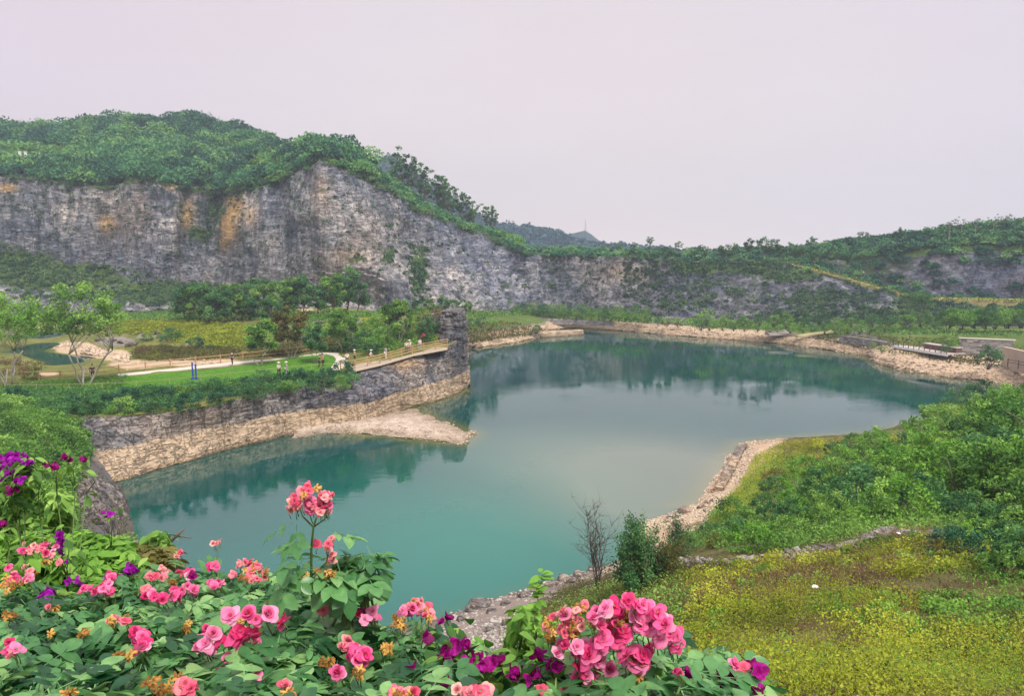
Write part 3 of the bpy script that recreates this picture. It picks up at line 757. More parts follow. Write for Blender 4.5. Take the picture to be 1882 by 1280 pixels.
# limestone ribs on the rock face at the left
Gd = np.dstack([GX, GY, Z])
Z = Z + np.clip(rk * 1.3, 0, 1) * (fbm(Gd * np.array([1, .35, 1.]), .9, 5, 84) * .9 + .4 * fbm(Gd, 2.5, 3, 85))
Z = np.where((GY > 60) & (GX < -20) & (Z > 0) & (gu < 190), Z - .15, Z)
gr = np.clip(1.3 - np.abs(Z - .8) * .45, 0, 1.2) * (Z > -2)
grav = np.where(gu < 1140, gr, 0) + np.exp(-(((gu - 890) / 90) ** 2 + ((gvv - 1170) / 60) ** 2)) * (GY > 15) * 1.2
bei = np.where(gu >= 1100, np.clip(1.25 - Z * .65, 0, 1.2), 0) * (Z > -3) * np.clip((1480 - gu) / 90, .0, 1)
Z = np.where((Z < -.0) , Z - .05, Z)
near = link('near_bank', mesh_data('near_bank', np.dstack([GX, GY, Z]), grid_faces(*GX.shape), None, M_BANK, attrs={'gravel': grav.ravel(), 'beige': bei.ravel(), 'rock': np.clip(rk * 1.6, 0, 1.3).ravel()}, smooth=True)); struct(near)

# the bare rock face beside the bay: a finer sheet of its own
fx, fy = np.meshgrid(np.linspace(-33, -19, 190), np.linspace(37, 68, 380))
FZ = NEAR(fx, fy); Gf = np.dstack([fx, fy, FZ]); fu_, fv_ = to_px(Gf)
mk = np.exp(-(((fu_ - 188) / 52) ** 2 + ((fv_ - 928) / 78) ** 2))
nf = fbm(Gf * np.array([1.2, .5, 1.6]), .55, 5, 95); lv = np.floor((FZ + .35 * fx + nf) * 1.6)
FZ = FZ - .25 + np.clip((mk - .33) * 4, -.6, 1) * (.62 + .75 * nf + .38 * (_h(lv, np.floor(fy * .5 + nf), 0 * lv, 3) - .5)) 
Gf = np.dstack([fx + .35 * fbm(Gf, .9, 3, 97), fy, FZ])
struct(link('rock_face', mesh_data('rock_face', Gf, grid_faces(*fx.shape), None, M_SHORE, attrs={'band': np.clip(.25 - FZ * .5, -.3, .3).ravel(), 'veg': (0 * mk - .1 + .5 * np.clip(.45 - mk, 0, 1)).ravel(), 'ochre': (0 * mk).ravel()})))

# ------------------------------------------------------------------ water
sh_pts = []
def dens(P, k=6):
    P = np.asarray(P); out = [P]
    for i in range(1, k): out.append(P[:-1] + (P[1:] - P[:-1]) * i / k)
    return np.vstack(out)
for poly in (shore, fw, pw, [(640, 798), (720, 804), (790, 811), (848, 817), (873, 798)], [(760, 752), (830, 781), (873, 797)]):
    a = np.array(poly, float); sh_pts.append(dens(PZ(a[:, 0], a[:, 1], 0))[:, :2])
sh_pts = np.vstack(sh_pts)
wx = np.linspace(-75, 175, 380); wy = np.linspace(22, 215, 300)
WX, WY = np.meshgrid(wx, wy); W2 = np.stack([WX.ravel(), WY.ravel()], -1)
dist = np.full(len(W2), 1e9)
for i in range(0, len(W2), 4000):
    q = W2[i:i + 4000]
    dist[i:i + 4000] = np.sqrt(((q[:, None] - sh_pts[None]) ** 2).sum(-1)).min(1)
W3 = np.column_stack([W2, 0 * W2[:, 0]])
shal = np.exp(-dist / 1.2)
wu, wv = to_px(W3)
silt_sky = np.zeros(len(W2))  # sediment plus pinkish sky reflection, both painted as beige water colour
for cx, cy, r, ry, k in [(1275, 870, 9, 12, 1.0), (1210, 905, 8, 9, .8), (1120, 860, 13, 14, .55), (980, 830, 10, 9, .4), (1230, 930, 6, 6, .6)]:
    q = PZ(cx, cy, 0); silt_sky += k * np.exp(-(((W2[:, 0] - q[0]) / r) ** 2 + ((W2[:, 1] - q[1]) / ry) ** 2))
shal = shal * np.where((wv > 930), .25, 1) * np.where((wu < 560) & (wv > 780), .25, 1)
milky_sky = np.zeros(len(W2))  # suspended matter plus mirrored sky brightness, painted into the base colour
for cx, cy, r, ry, k in [(860, 1000, 15, 17, .95), (620, 1060, 16, 9, .65), (1000, 900, 14, 18, .6), (1050, 850, 14, 14, .4), (760, 900, 11, 11, .4)]:
    q = PZ(cx, cy, 0); milky_sky = np.maximum(milky_sky, k * np.exp(-(((W2[:, 0] - q[0]) / r) ** 2 + ((W2[:, 1] - q[1]) / ry) ** 2)))
m, nt, out = new_mat('lake_water'); n = N(nt)
pos = n('NewGeometry').outputs['Position']
patch = n.noise(.05, 3, vec=pos)
deep = n.mix(n.mapr(patch, .3, .7), (.0003, .042, .040), (.001, .060, .052))
deep = n.mix(n.attr('milky_sky'), deep, (.014, .150, .108))
sv = n.math('ADD', n.attr('shallow'), n.math('MULTIPLY', n.math('SUBTRACT', n.noise(.5, 4, vec=pos), .5), .25))
col = n.mix(n.mapr(sv, .10, .85), deep, (.105, .115, .03))
si = n.math('ADD', n.attr('silt_sky'), n.math('MULTIPLY', n.math('SUBTRACT', n.noise(.12, 4, vec=pos), .5), .3))
col = n.mix(n.mapr(si, .08, 1.3, 0, .42), col, (.30, .265, .19))
rip = n.noise(1.0, 4, .6, vec=n.mapping((1.1, 1.8, 1), (0, 0, .3), pos))
rip2 = n.noise(.12, 3, .5, vec=pos)
h = n.math('MULTIPLY', rip, n.mapr(rip2, .40, .68, .12, 1.0))
b = principled(n, out, Base_Color=col, Roughness=.02, IOR=1.58, Specular_IOR_Level=.68, Specular_Tint=(.66, .94, .97))
n.l(n.bump(h, .55, .026), b.inputs['Normal'])
wo = link('water', mesh_data('water', W3, grid_faces(*WX.shape), None, m, attrs={'shallow': shal, 'silt_sky': silt_sky, 'milky_sky': milky_sky}, smooth=True)); struct(wo)
# pond behind the lawn, two metres higher
q = PZ(np.array([-120, 260, 260, -120]), np.array([690, 690, 596, 596]), 2.0)
nx = 60; a_, b_ = np.meshgrid(np.linspace(0, 1, nx), np.linspace(0, 1, nx))
WP = (q[0] * (1 - a_[..., None]) + q[1] * a_[..., None]) * (1 - b_[..., None]) + (q[3] * (1 - a_[..., None]) + q[2] * a_[..., None]) * b_[..., None]
zz = PEN(WP[..., 0], WP[..., 1])
wp = link('pond_water', mesh_data('pond_water', WP, grid_faces(nx, nx), None, m, attrs={'shallow': np.exp(-np.clip(2 - zz, 0, 9) * 3).ravel() * .6, 'silt_sky': 0 * zz.ravel(), 'milky_sky': 0 * zz.ravel()}, smooth=True)); struct(wp)
wp.location.z = 0.0

# ------------------------------------------------------------------ haze
m, nt, out = new_mat('haze'); n = N(nt)
pv = n('VolumePrincipled', {'Color': (.76, .88, 1.0, 1), 'Density': .0006, 'Anisotropy': .25}); n.l(pv.outputs[0], out.inputs['Volume'])
hb_ = MB().box((0, 412, 60), (3040, 1456, 132)); hz = hb_.obj('haze', m); hz["kind"] = "stuff"
hz.data.polygons.foreach_set('use_smooth', [False] * 6)
# ------------------------------------------------------------------ foliage builders
def rand_dirs(n, r=None):
    r = r or rng
    v = r.normal(size=(n, 3)); return v / np.linalg.norm(v, axis=1)[:, None]


def leaf_quads(C, size, r=None, up=.5, asp=.55, fold=.25):
    """pointed leaf rhombs around the points C; returns V (4n,3), Q (n,4)"""
    r = r or rng
    n = len(C); size = np.broadcast_to(size, (n,)) * r.uniform(.65, 1.35, n)
    a = rand_dirs(n, r)
    nrm = rand_dirs(n, r) + np.array([0, -.25, up]) * 1.2
    nrm /= np.linalg.norm(nrm, axis=1)[:, None]
    a = a - nrm * (a * nrm).sum(1)[:, None]; a /= np.linalg.norm(a, axis=1)[:, None] + 1e-9
    b = np.cross(nrm, a)
    s = size[:, None]
    V = np.stack([C - a * s * .5, C + b * s * asp * .5 + nrm * s * fold * .3 + a * s * .05, C + a * s * .5 - nrm * s * fold * .3, C - b * s * asp * .5 + nrm * s * fold * .3 + a * s * .05], 1)
    return V.reshape(-1, 3), np.arange(4 * n).reshape(-1, 4)


def leaves_mesh(name, C, size, mat, tint=None, r=None, **k):
    r = r or rng
    V, Q = leaf_quads(C, size, r, **k)
    t = r.random(len(C)) if tint is None else np.clip(tint, 0, 1)
    return mesh_data(name, V, Q, None, mat, face_attrs={'tint': t})


def crown_points(n, clumps, rad, clump_r, r, bottom=-.5, shell=.55):
    """points in clumps spread through an ellipsoid; returns pts and per-point tint"""
    c = rand_dirs(clumps, r) * (r.uniform(shell, 1, clumps) ** .7)[:, None]
    c = c[c[:, 2] > bottom]
    c = c * np.array(rad)
    k = r.integers(0, len(c), n)
    cr = clump_r * r.uniform(.6, 1.35, len(c))
    d = rand_dirs(n, r) * (r.random(n) ** .45)[:, None] * np.array([1, 1, .7])
    P = c[k] + d * cr[k][:, None]
    ct = r.random(len(c))
    t = .62 * ct[k] + .38 * r.random(n)
    return P, t, c


def limb(mb, a, b, r0, r1, r, wob=.12, k=5, seg=5):
    a = np.array(a, float); b = np.array(b, float); t = np.linspace(0, 1, seg)[:, None]
    L = np.linalg.norm(b - a)
    P = a + (b - a) * t + np.sin(t * math.pi) * r.normal(size=3) * L * wob + r.normal(size=(seg, 3)) * L * .02 * np.sin(t * math.pi)
    P[:, 2] += (np.sin(t[:, 0] * math.pi) * L * .05)
    mb.tube(P, r0 + (r1 - r0) * t[:, 0] ** .8, k); return P


def tree_meshes(name, h, cr, mat_leaf, mat_bark, leaf, n, clumps=34, stems=1, base_h=.35, seed=0, ch=None, trunk=.03, clump_r=None, vase=False, flat=1.0, shell=.4):
    """trunk + crown meshes, origin at the foot"""
    r = np.random.default_rng(seed)
    ch = ch or h * (1 - base_h) * .55
    cz = h - ch
    P, t, c = crown_points(n, clumps, (cr, cr, ch * flat), clump_r or cr * .34, r, -.75, shell)
    P[:, 2] += cz; c = c + np.array([0, 0, cz])
    mb = MB(); tr = h * trunk
    tips = c[np.argsort(r.random(len(c)))[:min(len(c), 16)]]
    for s in range(stems):
        an = s * 2 * math.pi / stems + r.uniform(0, 1)
        off = np.array([math.cos(an), math.sin(an), 0]) * (0 if stems == 1 else tr * 1.3)
        fork = off * (1 + (4 if vase else 2)) * (0 if stems == 1 else 1) + np.array([r.normal() * .04 * h, r.normal() * .04 * h, h * base_h * r.uniform(.8, 1.15)])
        if stems > 1: fork[:2] += np.array([math.cos(an), math.sin(an)]) * cr * .22
        k = 1.0 / stems ** .35
        limb(mb, off + np.array([0, 0, -.25]), fork, tr * k, tr * k * .7, r, .05, 7, 6)
        for q in tips[s::stems]:
            mid_ = fork + (q - fork) * r.uniform(.4, .6) + np.array([0, 0, .05 * h])
            limb(mb, fork, mid_, tr * k * .55, tr * k * .28, r, .10, 5, 4)
            limb(mb, mid_, q, tr * k * .28, tr * k * .08, r, .12, 4, 4)
            for _ in range(2):
                limb(mb, mid_, mid_ + (q - mid_) * .8 + r.normal(size=3) * cr * .3, tr * k * .2, tr * k * .05, r, .1, 4, 3)
    return mb.data(name + '_trunk', mat_bark, True), leaves_mesh(name + '_crown', P, leaf, mat_leaf, t, r)


def put_tree(kind, meshes, loc, scale, rz, label, cat='tree', group=None, trunk_name='trunk', crown_name='crown', sz=None):
    root = bpy.data.objects.new(kind, None); COL.objects.link(root)
    root.location = loc; root.rotation_euler = (0, 0, rz)
    root.scale = (scale, scale, scale * (sz or 1)); root.empty_display_size = .3
    tag(root, label, cat, group)
    for nm, me in ((trunk_name, meshes[0]), (crown_name, meshes[1])):
        if me is not None: link(nm, me, root)
    return root


def shrub_meshes(name, rad, hgt, leaf, n, mat, seed, clumps=40, clump_r=None, stems=7, mat_bark=None, asp=.5):
    r = np.random.default_rng(seed)
    P, t, c = crown_points(n, clumps, (rad, rad, hgt * .55), clump_r or rad * .33, r, -.6, .45)
    P[:, 2] += hgt * .5; P[:, 2] = np.abs(P[:, 2])
    mb = MB()
    for q in c[:stems]:
        q = q + np.array([0, 0, hgt * .5])
        limb(mb, (r.normal() * .06 * rad, r.normal() * .06 * rad, -.15), q, .02 * hgt + .008, .006, r, .15, 4, 5)
    return mb.data(name + '_stems', mat_bark or BARK, True), leaves_mesh(name + '_foliage', P, leaf, mat, t, r, asp=asp)


def shell_crowns(P3, R, per, leaf, mat, name, r, flat=.75, tone=None):
    """many crowns joined in one far-off wood: leaf clumps over each crown's upper shell"""
    n = len(P3); per = int(per)
    k = np.repeat(np.arange(n), per)
    d = rand_dirs(n * per, r); d[:, 2] = np.abs(d[:, 2]) * 1.1 - .25
    # lumpy radius
    lump = 1 + .28 * vn(d * 2.2 + P3[k] * 3.7, 5)
    rr = (r.random(n * per) ** .3) * lump
    C = P3[k] + d * (R[k] * rr)[:, None] * np.array([1, 1, flat]) + np.array([0, 0, 1]) * (R[k] * .35)[:, None]
    tr_ = (r.random(n) if tone is None else tone)
    t = .75 * tr_[k] + .22 * r.random(n * per)
    return leaves_mesh(name, C, np.repeat(np.broadcast_to(leaf, (n,)), per), mat, t, r, asp=.8)


# ------------------------------------------------------------------ the far-off woods (stuff)
def grid_sample(P, n, r, wfun=None):
    nv, nu = P.shape[:2]
    a = np.cross(P[1:, :-1] - P[:-1, :-1], P[:-1, 1:] - P[:-1, :-1]); A = np.linalg.norm(a, axis=2)
    if wfun is not None: A = A * wfun
    p = A.ravel() / A.sum(); k = r.choice(len(p), n, p=p)
    i, j = k // (nu - 1), k % (nu - 1); s, t = r.random(n)[:, None], r.random(n)[:, None]
    return P[i, j] * (1 - s) * (1 - t) + P[i + 1, j] * s * (1 - t) + P[i, j + 1] * (1 - s) * t + P[i + 1, j + 1] * s * t


def wood(name, P, n, R, per, leaf, mat, seed, wfun=None, tonescale=.03, label='', dz=0.0):
    r = np.random.default_rng(seed)
    Q = grid_sample(P, n, r, wfun) + np.array([0, 0, dz])
    RR = r.uniform(R[0], R[1], n)
    tone = np.clip(.5 + .6 * vn(Q * tonescale, seed) + r.normal(size=n) * .42, -.2, 1.25)
    o = link(name, shell_crowns(Q, RR, per, leaf, mat, name, r, tone=tone)); o['kind'] = 'stuff'
    tag(o, label, 'wood'); return o


M_FOREST = foliage_mat('leaf_forest', [(.007, .050, .040), (.022, .115, .070), (.060, .210, .085), (.17, .36, .10)])  # ramp shifted to teal, painting in the distance haze
M_FOREST2 = foliage_mat('leaf_forest_light', [(.03, .10, .03), (.08, .20, .045), (.17, .34, .06), (.28, .45, .09)])
M_SCRUB = foliage_mat('leaf_scrub', [(.016, .065, .042), (.042, .115, .055), (.085, .175, .065), (.15, .24, .09)])
hu, hv = to_px((HP[1:, 1:] + HP[:-1, :-1]) / 2)
w1 = ((np.arange(HP.shape[0] - 1)[:, None] < 66) * 1.0) * np.ones_like(hu)
light = np.exp(-(((hu - 540) / 110) ** 2 + ((hv - 320) / 26) ** 2)) + .9 * np.exp(-(((hu - 60) / 100) ** 2 + ((hv - 290) / 22) ** 2))
wood('forest', HP, 2100, (1.6, 5.8), 270, .85, M_FOREST, 3, w1 * np.clip(1.1 - light, .15, 1) * np.where(hu > 680, .0, 1) * np.where((hu > 600) & (hv < 300), .4, 1), label='dense dark green wood covering the hill above the grey quarry cliff')
wood('undergrowth', HP, 520, (1.0, 2.2), 170, .6, M_FOREST2, 4, w1 * light, label='light green scrub on the cliff shoulder and hillside clearing')
wood('ridge_scrub', HP, 420, (1.0, 2.0), 170, .6, M_FOREST, 44, w1 * (hu > 665), label='dark scrub on the ridge running down from the mountain', dz=-.3)
# crest fringe so that the skyline is made of single crowns
r = np.random.default_rng(9)
# lower edge hanging over the cliff
tw = np.zeros((HP.shape[0] - 1, HP.shape[1] - 1)); tw[:5] = 1
wood('cliff_top_scrub', HP, 620, (.8, 2.0), 120, .55, M_SCRUB, 6, tw, label='dark scrub hanging over the upper edge of the grey cliff', dz=-.4)
# scrub on the cliffs themselves
vegw = np.clip(CLVEG[1:, 1:] - .18, 0, 1) ** 1.3
wood('cliff_scrub', CLP, 1300, (.6, 1.5), 70, .45, M_SCRUB, 7, vegw, label='green scrub growing in patches on the grey quarry cliff', dz=-.3)
thin = .15 + .85 * np.clip(fbm(CLP[1:, 1:], .06, 3, 33) * 2, 0, 1)
thin = thin * np.where(CLU[1:, 1:] > 1150, 2.6, .45) * (np.arange(CLP.shape[0] - 1)[:, None] > 20)
wood('cliff_tufts', CLP, 3300, (.3, 1.0), 32, .35, M_SCRUB, 8, thin, label='small green tufts rooted in the joints of the quarry rock', dz=-.2)
rvw = np.clip(rveg[1:, 1:] - .25, 0, 1) + .16
rvw[58:] *= 1.2; rvw[-9:] = 0
wood('hill_scrub', RP, 1300, (1.0, 2.4), 110, .6, M_FOREST, 10, rvw, label='dark scrub along the crest and foot of the rocky hill')
pw_ = np.zeros((PP.shape[0] - 1, PP.shape[1] - 1)); pw_[:16] = 1; pw_[20:31] = .5
wood('plateau_scrub', PP, 460, (.8, 2.2), 100, .6, M_FOREST, 12, pw_, label='green scrub on the level ground behind the centre cliff', dz=-.5)
fw_ = np.ones((FP.shape[0] - 1, FP.shape[1] - 1)); fw_[-9:] = 0; fw_[:20] = .15
wood('far_forest', FP, 900, (3, 6), 50, 2.2, foliage_mat('leaf_far_haze', [(.03, .09, .13), (.045, .12, .155), (.065, .15, .18)]), 13, fw_, label='wooded hill far behind the cliff, coloured blue for haze', dz=-2)  # leaf colours blued to stand in for distance haze


def on_grid(P, px_, py_):
    """point of the grid surface P that shows nearest to a pixel"""
    uu_, vv_ = to_px(P); k = np.argmin((uu_ - px_) ** 2 + (vv_ - py_) ** 2); return P.reshape(-1, 3)[k]


# ------------------------------------------------------------------ tree kinds
rs = np.random.default_rng(42)
T_round = [tree_meshes('round_tree', 6.5, 2.4, FM[['dark', 'mid', 'dark'][i]], BARK, .36, 3600, 26, 1 + (i % 2) * 2, .2, 100 + i, trunk=.022) for i in range(3)]
T_lawn = [tree_meshes('lawn_tree', 6.5, 2.1, FM[m_], BARK_PALE, .33, 4600, 34, 3, .30, 110 + i, vase=True, trunk=.018) for i, m_ in enumerate(['mid', 'olive', 'dark', 'mid'])]
T_open = [tree_meshes('open_tree', 11, 4.6, FM[m_], BARK_PALE, .30, 6500, 70, 4, .40, 120 + i, vase=True, ch=2.9, trunk=.015, clump_r=.95) for i, m_ in enumerate(['mid', 'bright'])]
T_gum = [tree_meshes('tall_tree', 13, 2.4, FM['dark'], BARK, .60, 700, 20, 1, .25, 130 + i, ch=5.4, trunk=.011, clump_r=.75, shell=.2) for i in range(4)]
T_sky = [tree_meshes('skyline_tree', 7, 2.3, FM['dark'], BARK, .5, 620, 18, 1, .3, 140 + i, trunk=.018, shell=.3) for i in range(4)]
T_thin = [tree_meshes('thin_tree', 6.5, 1.2, FM['dark'], BARK_PALE, .38, 90, 9, 1, .45, 150 + i, ch=2.2, trunk=.012, clump_r=.35, shell=.2) for i in range(4)]

GX_ = [(735, 292, 1.15), (752, 306, .95), (768, 312, .9), (783, 325, .95), (800, 333, 1.0), (812, 342, .9), (818, 350, .8), (833, 360, .78), (843, 366, .85), (856, 376, .78), (869, 384, .68), (724, 300, 1.0)]
for i, (a, b, k) in enumerate(sorted(GX_)):
    k *= 1.25; top_ = PD(a, b - 16, 229 + (a - 700) * .06); hh = 12 * k * 1.0
    loc = top_ - np.array([0, 0, hh])
    put_tree('tall_tree', T_gum[i % 4], loc, k, i * 1.3, f"tall airy tree on the mountain ridge, {ordn(i)} from the uphill end", 'tree', 'tall airy trees on the ridge line')
for i, (a, b, k) in enumerate([(890, 377, .62), (901, 379, .6), (908, 384, .5)]):
    k *= 1.2; loc = PD(a, b, 240) - np.array([0, 0, 12 * k])
    put_tree('tall_tree', T_gum[(i + 1) % 4], loc, k, i * 2.1, f"tree in the separate clump down the ridge, {ordn(i)} from the uphill side", 'tree', 'tall airy trees on the ridge line')

SKY_T = [(1140, 446, .35), (1165, 444, .4), (1195, 434, .55), (1248, 442, .5), (1325, 450, .45), (1352, 446, .45), (1374, 434, .75), (1404, 433, .85), (1424, 437, .8), (1452, 444, .55), (1490, 431, .75), (1586, 424, .7), (1596, 428, .6), (1655, 414, .7), (1540, 444, .5), (1225, 452, .35)]
for i, (a, b, k) in enumerate(sorted(SKY_T)):
    dd = 235 if a < 1300 else 207 if a < 1450 else float(np.interp(a, [1450, 1560, 1620, 1680, 1760], [236, 221, 214, 207, 202]))
    loc = PD(a, b, dd) - np.array([0, 0, 7 * k])
    put_tree('skyline_tree', T_sky[i % 4], loc, k, i * 1.7, f"small dark tree beyond the quarry rim, {ordn(i)} along from the mountain", 'tree', 'trees on the skyline beyond the quarry')
for i, a in enumerate(np.sort(rs.uniform(1135, 1570, 44))):  # trees added over the rim scrub to fill out its lake reflection
    b = np.interp(a, [1135, 1300, 1450, 1570], [455, 455, 452, 470]) + rs.uniform(-7, 8); k = rs.uniform(.35, .62)
    loc = PD(a, b, np.interp(a, [1135, 1300, 1450, 1570], [212, 211, 206, 197])) - np.array([0, 0, 7 * k])
    put_tree('rim_tree', T_sky[i % 4], loc, k, i * 1.7, f"low dark tree added in the scrub along the quarry rim, {ordn(i)} along from the mountain", 'tree', 'added low trees along the quarry rim')
xs = np.sort(rs.uniform(1742, 1940, 26))
for i, a in enumerate(xs):
    b = 392 + rs.uniform(-6, 8) + (1882 - a) * .03
    k = rs.uniform(.75, 1.15); loc = PD(a, b, 200 + rs.uniform(-3, 3)) - np.array([0, 0, 6.5 * k])
    put_tree('thin_tree', T_thin[i % 4], loc, k, i * .9, f"thin young tree on the rocky hill crest, {ordn(i)} from the valley", 'tree', 'thin young trees on the hill crest')

# crowns on the big hill's skyline
for i, (a, b, k) in enumerate([(12, 232, .5), (100, 232, .4), (258, 208, .55), (360, 206, .5), (430, 218, .6), (492, 250, .9), (500, 262, .8), (545, 262, .7), (580, 258, .75), (635, 270, .8), (655, 282, .8), (590, 262, .6)]):
    dd = 296 if a < 480 else 262 if a < 540 else 225
    loc = PD(a, b, dd) - np.array([0, 0, 7 * k])
    put_tree('hilltop_tree', T_sky[i % 4], loc, k * 1.1, i * 1.7, f"tree crown above the wooded hilltop, {ordn(i)} from the open slope", 'tree', 'crowns on the wooded hilltop')

# ------------------------------------------------------------------ trees on the peninsula
def pen_at(a, b, z=None):
    q = cast(PEN, a, b, 60, 240, 400)[0]
    return q
LT = [(480, 672, 1, 88, 0, 'dark spreading tree with staked trunks on the lawn beside the concrete path'),
      (535, 660, 1, 98, 1, 'tall olive green tree with several pale stems on the path edge'),
      (582, 668, 1, 72, 2, 'compact dark tree near the rounded end of the lawn'),
      (630, 650, 1, 84, 3, 'bluish green slender tree just behind the bend of the path'),
      (732, 634, 1, 86, 0, 'tall dark tree on a bare stem behind the walkway fence')]
for i, (a, b, _, k, v, lab) in enumerate(LT):
    q = pen_at(a, b)
    put_tree('lawn_tree', T_lawn[v], q, k * q[1] / F / 6.5, i * 1.1 + .4, lab, 'tree')
OT = [(158, 712, 1.02, 0, 'large open tree with splayed pale stems and wooden props by the lawn edge'),
      (18, 712, .92, 1, 'large light green tree with thin pale stems beside the left end of the fence')]
for i, (a, b, k, v, lab) in enumerate(OT):
    q = PZ(a, b, 5.1)
    t_ = put_tree('open_tree', T_open[v], q, k, i * 2 + .5, lab, 'tree')
    mb = MB()
    for an in (0.3, 2.4, 4.5): mb.tube([(math.cos(an) * 1.1, math.sin(an) * 1.1, -.1), (math.cos(an) * .12, math.sin(an) * .12, 2.2)], .05, 6)
    link('prop', mb.data('prop', BARK_PALE, True), t_)
# row of trees in front of the cliff
RT = [(345, 588, 1.0), (362, 590, .9), (385, 592, 1.05), (405, 594, .95), (428, 590, 1.0), (450, 588, .8), (470, 580, 1.0), (490, 582, .9), (515, 574, .85), (535, 576, .95), (558, 574, 1.0), (582, 578, .8), (612, 572, 1.0), (638, 570, 1.15), (655, 572, .9), (500, 590, .7)]
for i, (a, b, k) in enumerate(sorted(RT)):
    q = pen_at(a, b + 4)
    k2 = k * q[1] / 6.5 * (50 / F) * 1.5
    put_tree('round_tree', T_round[i % 3], q, k2, i * 2.3, f"round dark tree below the quarry cliff, {ordn(i)} from the valley end", 'tree', 'dark round trees below the cliff')
for i, (a, b, k) in enumerate([(765, 566, .6), (790, 568, .7), (815, 564, .75), (838, 566, .6), (860, 568, .55), (700, 572, .4)]):
    q = pen_at(min(a, 850), b + 8); q = PD(a, b + 10, 172)
    put_tree('low_tree', T_round[i % 3], q, k * .85, i * 2.9, f"low tree behind the rock pillar, {ordn(i)} from the mountain side", 'tree', 'low trees at the cliff foot')
T_bg = [tree_meshes('valley_tree', 6, 3.4, FM[m_], BARK_PALE, .3, 2400, 30, 3, .3, 160 + i, trunk=.018) for i, m_ in enumerate(['mid', 'bright'])]
for i, (a, b, k) in enumerate([(-60, 640, 1.2), (40, 640, .9), (205, 590, .7), (185, 575, .55)]):
    q = PD(a, b, 125 + i * 8)
    put_tree('valley_tree', T_bg[i % 2], q, k, i * 2.1, ['broad light green tree behind the left end of the pond', 'pale green tree standing before the pond shore', 'bushy green tree at the edge of the yellow heath', 'small green tree below the talus slope'][i], 'tree')

# ------------------------------------------------------------------ shrubs
SH = {}
def sh(kind, i):
    key = (kind, i)
    if key not in SH:
        cfg = {'dark': ('dark', 1.0, 1.5, .12, 1500), 'mid': ('mid', 1.0, 1.4, .12, 1500), 'bright': ('bright', 1.0, 1.2, .13, 1400), 'blue': ('blue', 1.0, 1.5, .12, 1500), 'olive': ('olive', 1.0, 1.1, .10, 1300),
               'yellow': ('yellow', 1.0, .9, .10, 1200), 'brown': ('brown', 1.0, .9, .09, 1100),
               'big': ('mid', 1.0, 1.6, .115, 2600), 'bigdark': ('dark', 1.0, 1.7, .11, 2600), 'bigbright': ('bright', 1.0, 1.5, .115, 2400),
               'ball': ('mid', 1.0, 1.7, .17, 700), 'balllight': ('bright', 1.0, 1.7, .17, 700), 'balldark': ('dark', 1.0, 1.8, .17, 700)}[kind]
        SH[key] = shrub_meshes(kind + '_shrub', cfg[1], cfg[2], cfg[3], cfg[4], FM[cfg[0]], hash(kind) % 977 * 0 + sum(map(ord, kind)) + i * 31, clumps=46 if 'big' in kind else 34, clump_r=(.24 if 'big' in kind else .28) if 'ball' not in kind else .5)
    return SH[key]


ADJ = {'dark': 'dark green leafy', 'mid': 'fresh green leafy', 'bright': 'light green leafy', 'blue': 'bluish dark green', 'olive': 'olive brown', 'yellow': 'yellow green', 'brown': 'dry brown',
       'big': 'large spreading green', 'bigdark': 'large dense dark green', 'bigbright': 'large light green', 'ball': 'rounded green', 'balllight': 'rounded light green', 'balldark': 'rounded dark green'}


def shrubs(items, place, name, group=None, cat='shrub', var=3, order='water'):
    """items: (loc, scale, kind)"""
    for i, (q, k, kind) in enumerate(items):
        lab = f"{ADJ[kind]} {cat} {place}, {ordn(i)} {order}"
        put_tree(name, sh(kind, i % var), q, k, (i * 1.9) % 6.28, lab, cat, group, 'stem', 'foliage')


# belt along the lawn edge on top of the peninsula cliff
belt = [(-40, 744), (30, 742), (100, 745), (140, 745), (172, 744), (205, 742), (238, 740), (270, 738), (302, 736), (334, 730), (365, 726), (396, 722), (426, 718), (456, 712), (486, 706), (516, 703), (545, 700), (574, 698), (602, 695), (630, 690), (158, 758), (225, 756), (290, 752), (350, 748), (410, 738), (470, 726), (530, 716), (590, 711), (622, 708), (645, 702)]
belt = sorted(belt)
it = []
for i, (a, b) in enumerate(belt):
    z = np.interp(a, [0, 640], [4.5, 4.5]) ; q = PZ(a, b + 6, z)
    it.append((q - np.array([0, 0, .35]), rs.uniform(1.15, 1.65), ['dark', 'blue', 'mid', 'blue', 'dark'][i % 5]))
shrubs(it, 'in the belt below the lawn', 'shrub', 'shrubs along the peninsula cliff edge', order='counted from the near slope')

